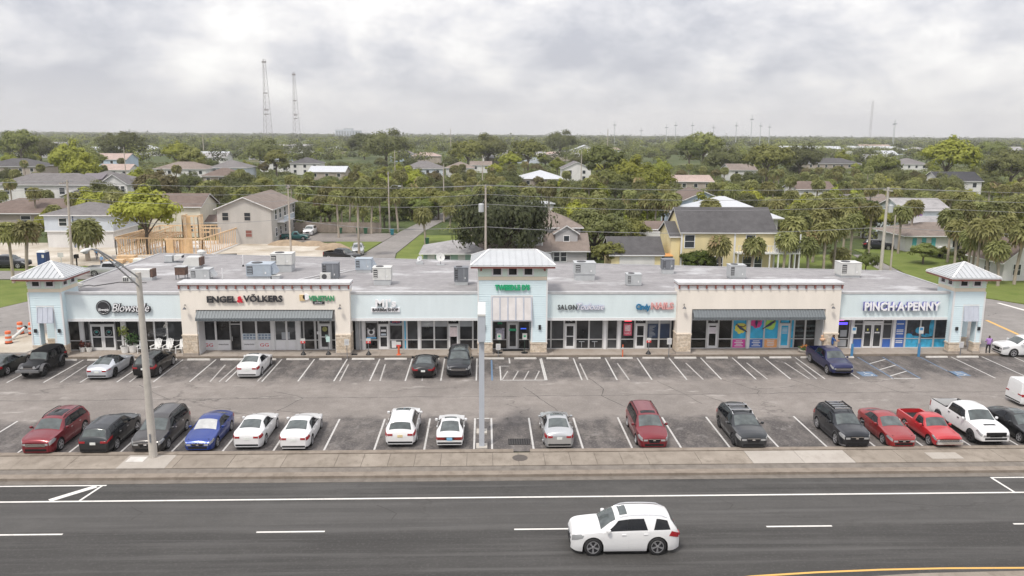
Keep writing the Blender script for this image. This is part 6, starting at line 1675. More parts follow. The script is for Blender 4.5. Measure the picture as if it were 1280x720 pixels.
# ---------------------------------------------------------------- people
SKINP = mat('skin', (.42, .25, .17), .6, var=.05); HAIR = mat('dark_hair', (.015, .011, .009), .7, var=0)
def person(label, loc, rz, shirt, pants, pose, hair=HAIR, cap=None, hair_long=False):
    """One continuous skinned body; cloth colours follow the body's own bands."""
    J = dict(pel=(0, 0, .95), sp=(0, .01, 1.18), ch=(0, .0, 1.38), nk=(0, -.01, 1.50), hd=(0, -.03, 1.60), top=(0, -.02, 1.74),
             shL=(.18, 0, 1.43), elL=(.25, .03, 1.15), wrL=(.24, -.10, .93), shR=(-.18, 0, 1.43), elR=(-.25, .03, 1.15), wrR=(-.24, -.10, .93),
             hpL=(.10, 0, .90), knL=(.12, -.03, .50), anL=(.12, .03, .09), toL=(.14, -.13, .04), hpR=(-.10, 0, .90), knR=(-.12, -.03, .50), anR=(-.12, .03, .09), toR=(-.14, -.13, .04))
    J.update(pose)
    rad = dict(pel=.135, sp=.125, ch=.145, nk=.055, hd=.088, top=.06, sh=.065, el=.045, wr=.032, hp=.09, kn=.062, an=.045, to=.035)
    names = list(J); idx = {n_: i for i, n_ in enumerate(names)}
    ed = [('pel', 'sp'), ('sp', 'ch'), ('ch', 'nk'), ('nk', 'hd'), ('hd', 'top')]
    for s in 'LR': ed += [('ch', 'sh' + s), ('sh' + s, 'el' + s), ('el' + s, 'wr' + s), ('pel', 'hp' + s), ('hp' + s, 'kn' + s), ('kn' + s, 'an' + s), ('an' + s, 'to' + s)]
    V = [Vector(J[n_]) for n_ in names]; rr = [rad.get(n_, rad.get(n_[:2])) for n_ in names]; E = [(idx[a], idx[b]) for a, b in ed]
    for s, sx in (('L', 1), ('R', -1)):
        w = Vector(J['wr' + s]); d = (w - Vector(J['el' + s])).normalized(); side = d.cross(Vector((sx, 0, 0))).normalized()
        palm = w + d * .06; V.append(palm); rr.append(.028); pi_ = len(V) - 1; E.append((idx['wr' + s], pi_))
        for k in range(4):
            b0 = palm + d * .025 + side * (.024 * (k - 1.5)); tip = b0 + d * (.055 + .01 * (k in (1, 2))) + Vector((-sx * .012, 0, -.004))
            V += [b0, tip]; rr += [.0095, .008]; E += [(pi_, len(V) - 2), (len(V) - 2, len(V) - 1)]
        th = palm - side * .03 + d * .01; V += [th, th + d * .035 - side * .015]; rr += [.010, .008]; E += [(pi_, len(V) - 2), (len(V) - 2, len(V) - 1)]
    me = bpy.data.meshes.new('person'); me.from_pydata([tuple(v) for v in V], E, [])
    ob = bpy.data.objects.new('person', me); COL.objects.link(ob)
    md = ob.modifiers.new('skin', 'SKIN'); md.use_smooth_shade = True
    for i, sv_ in enumerate(me.skin_vertices[0].data): sv_.radius = (rr[i], rr[i]); sv_.use_root = (i == 0)
    sb = ob.modifiers.new('sub', 'SUBSURF'); sb.levels = 1; sb.render_levels = 1
    dg = bpy.context.evaluated_depsgraph_get(); dg.update()
    m2 = bpy.data.meshes.new_from_object(ob.evaluated_get(dg)); bpy.data.objects.remove(ob)
    m2.materials.clear()
    for q in (shirt, pants, SKINP, PLAST, hair): m2.materials.append(q)
    hdv = Vector(J['hd']); nkz = J['nk'][2]
    for p in m2.polygons:
        c = p.center; ar = min((c - Vector(J['wr' + s])).length for s in 'LR'); elb = min((c - Vector(J['el' + s])).length for s in 'LR')
        if c.z < .11: k = 3
        elif c.z < J['pel'][2] + .03 and ar > .16 and abs(c.x) < .26 and elb > .12: k = 1
        elif ar < .16: k = 2
        elif c.z > nkz + .0:
            k = 4 if (c.z > hdv.z + .05 or c.y > hdv.y + .03) else 2
        else: k = 0
        p.material_index = k
    m2.shade_smooth()
    o = put('person', m2, None, loc, rz); tag(o, label, 'person')
    f = MB().lathe([(.014, 0), (.018, .02), (.010, .05)], 6, SKINP, (hdv.x, hdv.y - .088, hdv.z - .02)).build('nose', o)
    e = MB()
    for sx in (-.034, .034): e.box(hdv.x + sx - .012, hdv.x + sx + .012, hdv.y - .092, hdv.y - .078, hdv.z + .025, hdv.z + .04, HAIR)
    e.box(hdv.x - .025, hdv.x + .025, hdv.y - .09, hdv.y - .078, hdv.z - .05, hdv.z - .04, REDS).build('face', o)
    for sx in (-.09, .09): MB().lathe([(.01, -.03), (.02, 0), (.01, .03)], 6, SKINP, (hdv.x + sx, hdv.y + .01, hdv.z)).build('ear', o)
    if cap: MB().lathe([(.115, 0), (.11, .06), (.06, .12), (.01, .13)], 12, cap, (hdv.x, hdv.y, hdv.z + .05)).box(hdv.x - .08, hdv.x + .08, hdv.y - .2, hdv.y - .09, hdv.z + .05, hdv.z + .065, cap).build('hard_hat', o)
    if hair_long: MB().lathe([(.09, -.22), (.105, -.05), (.10, .08), (.04, .14)], 12, hair, (hdv.x, hdv.y + .035, hdv.z)).build('hair', o)
    return o
PURP = mat('lilac_shirt', (.36, .20, .48), .8, var=.08, scale=8); BLKP = mat('black_trousers', (.012, .012, .014), .85, var=.1); BLUS = mat('blue_shirt', (.02, .09, .30), .8, var=.1, scale=8)
SKYS = mat('sky_blue_shirt', (.10, .32, .62), .8, var=.1); JEAN = mat('blue_jeans', (.035, .055, .12), .85, var=.1); WHS = mat('white_shirt', (.6, .6, .6), .8, var=.1)
person('person in a lilac shirt and black trousers seen from behind at the tower corner', (44.15, 66.75, .0), R(165), PURP, BLKP,
       dict(knL=(.14, -.06, .50), anL=(.17, .10, .09), toL=(.19, -.04, .04), elL=(.27, -.04, 1.16), wrL=(.14, -.24, 1.10), elR=(-.27, -.02, 1.16), wrR=(-.14, -.24, 1.08), anR=(-.14, -.02, .09), toR=(-.16, -.17, .04)))
person('person with long dark hair in a blue top reaching over the navy pickup bed', (30.2, 66.65, .15), R(70), BLUS, JEAN,
       dict(elL=(.24, -.2, 1.24), wrL=(.16, -.42, 1.24), elR=(-.24, -.2, 1.24), wrR=(-.16, -.42, 1.22), ch=(0, -.04, 1.38), hd=(0, -.1, 1.59), top=(0, -.1, 1.73), nk=(0, -.07, 1.49)), hair=mat('brown_hair', (.05, .022, .014), .7, var=0), hair_long=True)
t = thing('teddy_bear', 'bundle of peach coloured soft toys held over the pickup bed', 'soft toy', (29.35, 66.8, 1.42))
FUR = mat('peach_fur', (.62, .40, .26), .95, var=.2, scale=12)
MB().lathe([(.02, -.2), (.16, -.12), (.18, .02), (.10, .16), (.02, .18)], 12, FUR).build('body', t, smooth=60)
MB().lathe([(.02, -.11), (.11, -.05), (.12, .03), (.06, .10), (.02, .11)], 12, FUR, (-.02, 0, .27)).build('head', t, smooth=60)
for sx in (-.1, .07): MB().lathe([(.01, -.04), (.04, 0), (.01, .04)], 8, FUR, (sx, 0, .37)).build('ear', t)
for sx in (-.2, .2): MB().lathe([(.02, -.1), (.065, 0), (.02, .1)], 8, FUR, (sx, -.05, .02)).build('paw', t)
person('worker in a sky blue shirt walking beside the timber frame', (-57.6, 120.5, .0), R(40), SKYS, JEAN, dict(anL=(.12, .2, .12), knL=(.12, .02, .5), toL=(.13, .06, .05), anR=(-.12, -.2, .09), toR=(-.12, -.34, .05), knR=(-.12, -.14, .5)))
person('worker in a blue and white shirt standing behind the silver pickup', (-53.7, 113.6, .0), R(-20), mat('pale_blue_shirt', (.22, .36, .58), .8, var=.1), JEAN, {}, cap=HVW)
person('worker in dark clothes at the right end of the timber frame', (-42.6, 141.0, .0), R(10), BLKP, JEAN, {}, cap=HVW)
person('worker in a white top right of the worker in dark clothes', (-41.3, 141.0, .0), R(-30), WHS, JEAN, {}, cap=HVW)
# ================================================================ poles, wires, timber frame, houses
WOODP = mat('weathered_pole_wood', (.40, .355, .31), .9, var=.18, scale=3, bump=.2); WIRE = mat('power_cable', (.24, .24, .25), .7, var=0)
def utility_pole(x, y, h, label, tx=False, arm=True, lean=(0, 0), r=.17, m=None, cross=2.4, street=False, rz=0):
    m = m or WOODP
    t = thing('utility_pole', label, 'utility pole', (x, y, -.05))
    MB().tube([(0, 0, 0), (lean[0], lean[1], h)], [r, r * .62], 12, m).build('pole', t, smooth=50)
    if arm:
        z = h - .5
        MB().box(-.07, .07, -cross / 2, cross / 2, z, z + .14, m).build('cross_arm', t)
        for k in (-1, -.35, .35, 1):
            MB().lathe([(.03, 0), (.07, .05), (.04, .14), (.06, .2), (.02, .24)], 8, HVD, (lean[0] * .95, k * (cross / 2 - .08), z + .14)).build('insulator', t)
    if tx:
        MB().lathe([(.02, 0), (.34, .02), (.35, .95), (.30, 1.05), (.02, 1.1)], 16, HV, (-.55 if tx < 0 else .55, 0, h - 3.4)).build('transformer', t)
        MB().box(-.4, .4, -.05, .05, h - 2.75, h - 2.65, HVD).build('bracket', t)
        MB().tube([(-.4 * (1 if tx < 0 else -1), .1, h - 2.3), (0, 0, h - 1.6)], .03, 5, WIRE).build('jumper', t)
    if street:
        MB().tube([(0, 0, h * .72), (.8, 0, h * .78), (1.9, 0, h * .77)], .035, 6, HV).build('lamp_arm', t)
        MB().box(1.8, 2.4, -.14, .14, h * .755, h * .775, HV).build('lamp_head', t)
utility_pole(-58.8, 115.5, 12.1, 'pale leaning utility pole behind the left-hand tower', lean=(.45, 0), r=.2)
utility_pole(-30.2, 125.8, 10.9, 'thin pale utility pole on the sandy lot behind the rooftop units')
utility_pole(.2, 100.5, 12.6, 'utility pole with a grey transformer in front of the big oak', tx=-1)
utility_pole(54.1, 106.5, 12.1, 'stout utility pole with a transformer right of the palm clump', tx=1, r=.24, m=CONC)
utility_pole(55.9, 107.4, 8.3, 'short bare pole close to the right of the stout transformer pole', arm=False, r=.13)
utility_pole(-18.2, 155.0, 11.6, 'utility pole with a lamp arm on the cross street beyond the fence', street=True)

for x, y, h, lb in ((-11.2, 225, 10.5, 'distant utility pole far along the cross street'), (-132.9, 306, 13, 'distant utility pole behind the white houses at the left'), (-.5, 262, 12, 'distant utility pole over the palms left of the white metal roof'),
                    (36, 300, 12, 'distant utility pole left of the white gabled house'), (-36, 330, 12, 'distant utility pole near the white metal roofs'), (-190, 560, 17, 'distant tall pole on the left skyline'),
                    (-330, 590, 18, 'distant tall pole near the left edge of the skyline'), (85, 560, 22, 'distant tall pole standing alone right of centre'), (-26, 640, 22, 'distant tall pole at the middle of the skyline')):
    utility_pole(x, y, h, lb, arm=False, r=.2 if y < 400 else .35)
# far rows of transmission poles
for i, (px, hh) in enumerate(((170, 40), (205, 30), (238, 36), (250, 40), (272, 40), (300, 36), (330, 40), (350, 52), (362, 40), (374, 38))):
    o = thing('transmission_pole', f'{["first", "second", "third", "fourth", "fifth", "sixth", "seventh", "eighth", "ninth", "tenth"][i]} pole from the left in the far row of transmission poles', 'utility pole', (px * 1.12, 1190, 0), 0, 'far row of transmission poles')
    MB().tube([(0, 0, 0), (0, 0, hh * .92)], [.55, .35], 6, HV).build('pole', o); MB().box(-2.5, 2.5, -.3, .3, hh * .78, hh * .80, HVD).build('cross_arm', o)
for x, y, h, lb in ((560, 1100, 44, 'transmission pole standing alone right of the far pole row'), (655, 1290, 46, 'lone tall pole between the guyed mast and the right skyline mast')):
    o = thing('transmission_pole', lb, 'utility pole', (x, y, 0)); MB().tube([(0, 0, 0), (0, 0, h * .92)], [.55, .35], 6, HV).build('pole', o); MB().box(-2.5, 2.5, -.3, .3, h * .78, h * .80, HVD).build('cross_arm', o)
def wire(a, b, sag, label, rad=.022):
    a, b = Vector(a), Vector(b); pts = []
    for i in range(15):
        u = i / 14; p = a.lerp(b, u); p.z -= sag * 4 * u * (1 - u); pts.append(p)
    tag(MB().tube(pts, rad, 4, WIRE).build('power_line'), label, 'power line', 'power lines behind the plaza')
nodes = [(-120, 112, 11.9), (-58.4, 115.5, 11.9), (-30.2, 125.8, 10.8), (.2, 100.5, 12.5), (54.1, 106.5, 11.9), (120, 96, 11.7)]
span = ['left edge', 'left pole to the thin pole', 'thin pole to the transformer pole', 'oak to the stout pole', 'stout pole to the right edge']
for k, (dz, dy, nm) in enumerate(((0, -1.1, 'top'), (0, .4, 'second'), (-1.15, 0, 'third'), (-2.35, 0, 'fourth'), (-5.2, 0, 'lowest'))):
    for i in range(5):
        a, b = nodes[i], nodes[i + 1]
        wire((a[0], a[1] + dy, a[2] + dz), (b[0], b[1] + dy, b[2] + dz), .35 + .12 * k, f'{nm} power line, {span[i]} span', .024 if k < 4 else .03)

# timber frame of a house being built
TIM = mat('raw_timber', (.66, .47, .29), .8, var=.12, scale=3, rnd=.1); PLY = mat('raw_plywood', (.62, .42, .23), .8, var=.15, scale=1.5)
t = thing('timber_house_frame', 'raw pine stud frame of a house under construction behind the plaza', 'house frame', (0, 0, 0))
def stud_wall(p, q, h, st=.6, ply=False, z=.05):
    p, q = Vector(p), Vector(q); L = (q - p).length; n = max(2, int(L / st))
    for k in range(n + 1):
        u = p.lerp(q, k / n); MB().bar((u.x, u.y, z), (u.x, u.y, z + h), .09, .12, TIM, (0, 1, 0)).build('stud', t)
    for zz_ in (z + .04, z + h): MB().bar((p.x, p.y, zz_), (q.x, q.y, zz_), .14, .10, TIM).build('plate', t)
    MB().bar((p.x, p.y, z + h + .1), (q.x, q.y, z + h + .1), .14, .1, TIM).build('plate', t)
    u = p.lerp(q, min(.45, 2.2 / L)); MB().bar((p.x, p.y - .07, z + h), (u.x, u.y - .07, z), .10, .04, TIM, (0, 1, 0)).build('brace', t)
    if ply:
        a, b = p.lerp(q, .0), q
        MB().bar((a.x, a.y - .05, z + h * .5), (b.x, b.y - .05, z + h * .5), .03, h, PLY).build('plywood_sheet', t)
stud_wall((-56.5, 124.5), (-56.0, 140.5), 2.7, .7); stud_wall((-56.5, 124.5), (-48.5, 124.5), 2.6, .5); stud_wall((-53.5, 125), (-53.5, 140), 2.6, .8); stud_wall((-56.0, 140.5), (-43.5, 142.0), 2.7, .8)
stud_wall((-48.2, 122.5), (-43.0, 123.5), 2.7, .45); stud_wall((-48.2, 122.5), (-48.4, 133), 2.7, .9); stud_wall((-43.0, 123.5), (-42.0, 140.5), 2.6, .8)
stud_wall((-52.0, 131), (-44.5, 131.5), 2.7, .55); stud_wall((-50.5, 136.5), (-44.5, 137.0), 2.7, .6)
stud_wall((-46.6, 125.6), (-44.2, 125.6), 5.9, .5, ply=False); stud_wall((-46.6, 125.6), (-46.6, 127.8), 5.9, .5); stud_wall((-44.2, 125.6), (-44.2, 127.8), 5.9, .5)
MB().box(-45.9, -45.3, 125.5, 125.56, .1, 5.9, PLY).build('plywood_sheet', t); MB().box(-48.1, -47.0, 122.42, 122.46, .1, 2.7, PLY).build('plywood_sheet', t)
MB().box(-46.4, -44.8, 123.0, 123.04, .1, 2.8, PLY).build('plywood_sheet', t)
for k in range(8):
    x = -55.5 + 1.0 * k; MB().bar((x, 124.6, 2.8), (x, 131, 2.85), .06, .22, TIM).build('joist', t)
MB().sheet([(-57, 124), (-42, 122), (-41.5, 142.6), (-57, 141)], .07, STOP, .1).build('slab', t)
for x, y, w, d, h, lb in ((-52.6, 119.2, 2.6, 1.2, .75, 'stack of yellow plywood beside the timber frame'), (-53.2, 116.8, 2.4, 1.1, .5, 'stack of pale planks nearest the silver pickup'), (-50.2, 117.6, 2.6, 1.2, .55, 'low stack of planks under the timber frame corner')):
    s = thing('timber_stack', lb, 'timber stack', (x, y, 0))
    for k in range(5):
        MB().box(-w / 2 + random.uniform(-.06, .06), w / 2 + random.uniform(-.06, .06), -d / 2, d / 2, .1 + k * (h / 5), .1 + (k + 1) * h / 5 - .02, PLY if k % 2 else TIM).build('board', s)
    for sx in (-.8, .8): MB().box(sx - .06, sx + .06, -d / 2, d / 2, 0, .1, TIM).build('bearer', s)
s = thing('pallet_of_bags', 'white wrapped pallet load beside the plank stacks', 'pallet', (-49.0, 114.6, 0))
MB().box(-.6, .6, -.5, .5, .15, 1.0, POTW).box(-.5, .5, -.42, .42, 1.0, 1.12, POTW).build('wrapped_load', s); MB().box(-.62, .62, -.52, .52, 0, .14, TIM).build('pallet', s)
s = thing('red_fuel_tank', 'red container at the right end of the timber frame', 'container', (-43.3, 143.4, 0)); MB().box(-.9, .9, -.5, .5, .15, 1.25, REDS).build('tank', s); MB().box(-.8, .8, -.45, .45, 0, .15, PLAST).build('skid', s)
s = thing('black_silt_fence', 'black plastic silt fence along the rear roof edge', 'fence', (0, 0, 0))
for a, b in (((-41.8, 118.2), (-40.0, 118.6)), ((-39.6, 118.6), (-36.6, 119.3))):
    MB().bar((a[0], a[1], .55), (b[0], b[1], .55), .04, 1.1, PLAST).build('panel', s); MB().cyl(a, .04, .04, 0, 1.2, 6, TIM).build('stake', s)
DIRT = mat('dirt_heap', (.30, .23, .16), .95, var=.25, scale=1.2, bump=.5)
for x, y, r, h, lb in ((-33.5, 137.0, 2.6, .9, 'long low heap of brown soil behind the sandy lot'), (-24.5, 131.5, 2.2, 1.1, 'heap of brown soil nearest the pale grey SUV'), (-29.0, 136.3, 2.2, .8, 'middle heap of brown soil behind the sandy lot')):
    b = MB(); n = 18; vs = [(x, y, h)]; fs = []
    for j, q in enumerate((.35, .7, 1)):
        for k in range(n):
            a = 2 * PI * k / n; rr_ = r * q * random.uniform(.85, 1.15); vs.append((x + rr_ * math.cos(a) * 1.4, y + rr_ * math.sin(a) * .7, h * (1 - q ** 1.5) * random.uniform(.8, 1.15) - (.1 if j == 2 else 0)))
    fs = [(0, 1 + k, 1 + (k + 1) % n) for k in range(n)] + [(1 + j * n + k, 1 + (j + 1) * n + k, 1 + (j + 1) * n + (k + 1) % n, 1 + j * n + (k + 1) % n) for j in range(2) for k in range(n)]
    tag(b.add(vs, fs, DIRT).build('soil_heap', smooth=60), lb, 'soil heap')

# wooden fence of the rear car park and others
FEN = mat('grey_fence_wood', (.27, .225, .19), .9, var=.2, scale=3, rnd=.15)
def plank_fence(p, q, h, label, m=FEN, st=.5):
    p, q = Vector(p), Vector(q); L = (q - p).length; n = int(L / st)
    t = thing('plank_fence', label, 'fence', (p.x, p.y, 0))
    for k in range(n):
        a = (q - p) * (k / n); b = (q - p) * ((k + .96) / n)
        MB().bar((a.x, a.y, h / 2), (b.x, b.y, h / 2), .025, h + random.uniform(-.04, .04), m).build('plank', t)
    for k in range(0, n, 5):
        a = (q - p) * (k / n); MB().cyl((a.x, a.y + .07), .06, .06, 0, h + .1, 6, m).build('post', t)
plank_fence((-36.3, 154.2), (-19.6, 153.6), 2.0, 'grey wooden fence along the far side of the rear car park')
plank_fence((-77, 146.0), (-58.5, 143.0), 1.9, 'brown wooden fence below the light blue house', mat('brown_fence_wood', (.22, .17, .13), .9, var=.2, scale=3, rnd=.15))
WPV = mat('white_picket', (.72, .72, .72), .6, var=.05)
plank_fence((58.5, 150.5), (65.5, 149.8), 1.2, 'low white fence left of the transformer pole drive', WPV); plank_fence((70.5, 147.5), (77.5, 146.5), 1.2, 'low white fence right of the transformer pole', WPV)
plank_fence((15.5, 121.5), (26.5, 121.0), 2.4, 'dark wooden fence between the grey house and the yellow garage', mat('dark_fence_wood', (.05, .045, .04), .9, var=.2))
for x, y, cl, lb in ((-27.2, 152.6, 'bin_green', 'dark green bin at the fence, leftmost of the row'), (-23.8, 152.4, 'bin_green', 'green bin second in the row at the fence'), (-22.4, 152.3, 'bin_green', 'green bin at the right end of the fence row'), (-17.2, 150.5, 'bin_teal', 'teal wheeled bin beside the cross street'), (-9.8, 138, 'bin_green', 'green bin on the corner grass by the bush')):
    mt = bpy.data.materials.get(cl) or mat(cl, (.02, .09, .045) if cl == 'bin_green' else (.02, .16, .20), .6, var=.05)
    t = thing('wheeled_bin', lb, 'bin', (x, y, 0)); MB().add([(-.26, -.28, .06), (.26, -.28, .06), (.26, .28, .06), (-.26, .28, .06), (-.32, -.36, 1.0), (.32, -.36, 1.0), (.32, .36, 1.0), (-.32, .36, 1.0)], [(0, 1, 5, 4), (1, 2, 6, 5), (2, 3, 7, 6), (3, 0, 4, 7), (3, 2, 1, 0)], mt).build('bin', t)
    MB().box(-.35, .35, -.4, .4, 1.0, 1.08, mt).build('lid', t)
    for sx in (-.24, .24): MB().tube([(sx - .03, .3, .1), (sx + .03, .3, .1)], .1, 10, PLAST).build('wheel', t)

# ---------------------------------------------------------------- houses
WIN_G = mat('house_window_glass', (.035, .04, .048), .08, var=.3, scale=.6)
def wallm(n, c): return bpy.data.materials.get(n) or mat(n, c, .85, var=.10, scale=.8, stretch=(1, 1, .3))
def roofm(n, c, metal=False):
    if n in bpy.data.materials: return bpy.data.materials[n]
    if metal: return mat(n, c, .45, .25, var=.05, scale=.5)
    m = NT(n, .92)
    n1 = m.noise(1.2, detail=6); n2 = m.noise(.18, detail=5); n3 = m.noise(7, m.map((.6, 1, 3)), detail=2)
    c_ = m.mix(m.rng(n1, .3, .7), tuple(q * .82 for q in c), tuple(q * 1.18 for q in c)); c_ = m.mix(m.rng(n2, .45, .65, 0, .4), c_, tuple(q * 1.35 for q in c)); c_ = m.mix(m.rng(n3, .5, .7, 0, .4), c_, tuple(q * .65 for q in c))
    return m.out(c_, n3, .3)
FOOT = [(-21, -8, 100, 150), (-19, -10, 150, 175), (-150, -15, 100, 141.5), (-36, -15, 138, 153.5), (-60, 62, 60, 107), (50, 64, 88, 126), (58, 68, 126, 140), (-120, -50, 80, 115), (-58, -40, 120, 145), (60, 74, 112, 130)]     # where no wild growth stands
def block(t, x0, x1, y0, y1, z0, z1, rh, kind, wm, rm, ov=.45, trim=None):
    """A wing of a house: walls with gables and a roof with real thickness."""
    trim = trim or TRIM; FOOT.append((x0, x1, y0, y1))
    cx, cy = (x0 + x1) / 2, (y0 + y1) / 2
    w = MB().box(x0, x1, y0, y1, z0, z1, wm)
    if kind == 'gx': w.add([(x0, y0, z1), (x0, y1, z1), (x0, cy, z1 + rh), (x1, y0, z1), (x1, y1, z1), (x1, cy, z1 + rh)], [(0, 2, 1), (3, 4, 5)], wm)
    if kind == 'gy': w.add([(x0, y0, z1), (x1, y0, z1), (cx, y0, z1 + rh), (x0, y1, z1), (x1, y1, z1), (cx, y1, z1 + rh)], [(0, 1, 2), (3, 5, 4)], wm)
    w.build('wall', t)
    X0, X1, Y0, Y1 = x0 - ov, x1 + ov, y0 - ov, y1 + ov
    th = .16; b = MB()
    if kind == 'flat':
        b.box(X0, X1, Y0, Y1, z1 + .0, z1 + .22, rm)
    else:
        if kind == 'gx':
            dz = rh * ov / (cy - y0); zl = z1 - dz + .1; zr = z1 + rh + .1
            pr = [(Y0, zl), (cy, zr), (Y1, zl)]; top = [(X0, *p) for p in pr] + [(X1, *p) for p in pr]
            f = [(0, 3, 4, 1), (1, 4, 5, 2)]
        elif kind == 'gy':
            dz = rh * ov / (cx - x0); zl = z1 - dz + .1; zr = z1 + rh + .1
            pr = [(X0, zl), (cx, zr), (X1, zl)]; top = [(p[0], Y0, p[1]) for p in pr] + [(p[0], Y1, p[1]) for p in pr]
            f = [(0, 1, 4, 3), (1, 2, 5, 4)]
        else:
            hw, hd = (X1 - X0) / 2, (Y1 - Y0) / 2; k = min(hw, hd); zl = z1 - .0; zr = z1 + rh
            if hw >= hd: rp = [(X0 + k, cy, zr), (X1 - k + .001, cy, zr)]
            else: rp = [(cx, Y0 + k, zr), (cx, Y1 - k + .001, zr)]
            top = [(X0, Y0, zl), (X1, Y0, zl), (X1, Y1, zl), (X0, Y1, zl)] + rp
            f = [(0, 1, 5, 4), (1, 2, 5), (2, 3, 4, 5), (3, 0, 4)] if hw >= hd else [(0, 1, 4), (1, 2, 5, 4), (2, 3, 5), (3, 0, 4, 5)]
        n = len(top)
        b.add(top + [(p[0], p[1], p[2] - th) for p in top], f + [tuple(q + n for q in reversed(ff)) for ff in f], rm)
        # fascia boards close the edge
        if kind == 'hip':
            for i in range(4):
                p, q = top[i], top[(i + 1) % 4]; b.add([p, q, (q[0], q[1], q[2] - th), (p[0], p[1], p[2] - th)], [(0, 3, 2, 1)], trim)
        else:
            oe = [(0, 1), (1, 2), (3, 4), (4, 5), (0, 3), (2, 5)] 
            for i, j in oe: 
                p, q = top[i], top[j]; b.add([p, q, (q[0], q[1], q[2] - th), (p[0], p[1], p[2] - th)], [(0, 1, 2, 3)], trim)
    b.build('roof', t)
def window(t, face, u, z, w, h, at, m=None, tr=None, cross=True):
    """Window on a wall that faces 'F' (-Y at y=at), 'R' (+X at x=at) or 'L' (-X)."""
    tr = tr or TRIM; g = m or WIN_G
    def bx(q, a0, a1, d0, d1, z0, z1, mm):
        if face == 'F': q.box(a0, a1, at - d1, at - d0, z0, z1, mm)
        elif face == 'R': q.box(at + d0, at + d1, a0, a1, z0, z1, mm)
        else: q.box(at - d1, at - d0, a0, a1, z0, z1, mm)
    f = .1; b = MB()
    bx(b, u - w / 2 - f, u - w / 2, 0, .06, z - f, z + h + f, tr); bx(b, u + w / 2, u + w / 2 + f, 0, .06, z - f, z + h + f, tr)
    bx(b, u - w / 2, u + w / 2, 0, .06, z - f, z, tr); bx(b, u - w / 2, u + w / 2, 0, .06, z + h, z + h + f, tr)
    if cross: bx(b, u - w / 2, u + w / 2, .005, .05, z + h / 2 - .03, z + h / 2 + .03, tr)
    o = b.build('window', t)
    q = MB(); bx(q, u - w / 2, u + w / 2, 0, .02, z, z + h, g); q.build('pane', o)
def house(name, label, cat='house', group=None): return thing(name, label, cat, (0, 0, 0), 0, group)
C_WH = wallm('white_house_wall', (.64, .63, .62)); C_CR = wallm('cream_house_wall', (.66, .62, .52)); C_GB = wallm('grey_beige_house_wall', (.44, .42, .40)); C_LB = wallm('light_blue_house_wall', (.52, .56, .62))
C_YE = wallm('yellow_house_wall', (.70, .60, .35)); C_GR = wallm('grey_house_wall', (.42, .41, .42)); C_GN = wallm('sage_house_wall', (.30, .42, .36)); C_TA = wallm('taupe_house_wall', (.36, .31, .27)); C_BL = wallm('powder_blue_house_wall', (.46, .55, .66))
R_DG = roofm('dark_grey_shingle', (.085, .082, .085)); R_GR = roofm('grey_shingle', (.16, .15, .15)); R_BR = roofm('brown_shingle', (.15, .115, .10)); R_TB = roofm('tan_brown_shingle', (.20, .165, .145)); R_PK = roofm('pinkish_tan_roof', (.36, .28, .25))
R_WM = roofm('white_metal_house_roof', (.50, .515, .54), True); R_LG = roofm('pale_grey_roof', (.30, .29, .295)); R_CH = roofm('charcoal_shingle', (.05, .05, .056))

t = house('gabled_house', 'two-storey grey beige house with a broad front gable and side balconies')
block(t, -45.3, -36.2, 138, 156, 0, 6.0, 1.9, 'gy', C_GB, R_TB)
for u, z, w, h in ((-43.9, 4.0, 1.0, 1.3), (-40.2, 4.0, 1.0, 1.3), (-40.1, 1.2, 1.0, 1.1)): window(t, 'F', u, z, w, h, 138, BROWN if z == 1.2 else None, C_GB)
for u in (141, 144, 147.5, 151, 154): window(t, 'R', u, 3.9, 1.3, 1.6, -36.2); window(t, 'R', u, 1.0, 1.2, 1.4, -36.2)
bal = MB().box(-36.2, -35.0, 142, 150, 3.2, 3.35, TRIM).build('balcony', t)
for k in range(14): MB().box(-35.05, -35.0, 142.1 + k * .58, 142.22 + k * .58, 3.35, 4.3, C_BL).build('baluster', bal)
MB().box(-35.08, -34.98, 142, 150, 4.3, 4.38, TRIM).build('hand_rail', bal)
t = house('brown_roofed_house', 'cream two-storey house with a brown roof behind the lime green tree')
block(t, -60.5, -51.2, 147, 156, 0, 5.6, 1.9, 'gx', C_CR, R_BR)
for u, z in ((-59.0, 3.6), (-57.4, 3.6), (-53.2, 1.0)): window(t, 'F', u, z, 1.0, 1.2, 147)
block(t, -51.2, -47.5, 149, 154, 0, 2.6, .9, 'gx', C_TA, R_BR)
t = house('light_blue_house', 'light blue two-storey house with a grey hip roof behind the left utility pole')
block(t, -71.5, -60.5, 133, 143, 2.7, 5.4, 1.7, 'hip', C_LB, R_GR); block(t, -71.3, -60.7, 133.2, 142.8, 0, 2.6, .0, 'flat', C_WH, TRIM, .25)
MB().box(-66.95, -66.8, 132.95, 133.0, 0, 5.3, NVY).build('dark_downpipe', t); window(t, 'F', -64.0, .9, 1.2, 1.4, 133.2); window(t, 'F', -68.5, 3.6, 1.2, 1.2, 133); window(t, 'R', 138, 3.4, 1.2, 1.3, -60.5)
t = house('white_long_house', 'long white two-storey house with a grey roof at the upper left')
block(t, -121, -97.5, 205, 217, 0, 5.6, 2.6, 'hip', C_WH, R_GR)
for u in (-118.5, -113.5, -105, -100.5): window(t, 'F', u, 3.3, 1.3, 1.5, 205)
block(t, -104, -98, 202, 206, 0, 3.0, 1.2, 'gy', C_WH, R_DG)
t = house('solar_roof_house', 'white two-storey house with solar panels and a row of windows on its gable')
block(t, -107.5, -92, 211, 226, 0, 5.7, 2.7, 'hip', C_WH, R_GR); block(t, -97, -90.3, 208, 214, 0, 5.7, 2.3, 'gy', C_WH, R_GR)
for u in (-95.6, -94.2, -92.8, -91.4): window(t, 'F', u, 3.6, .9, 1.5, 208)
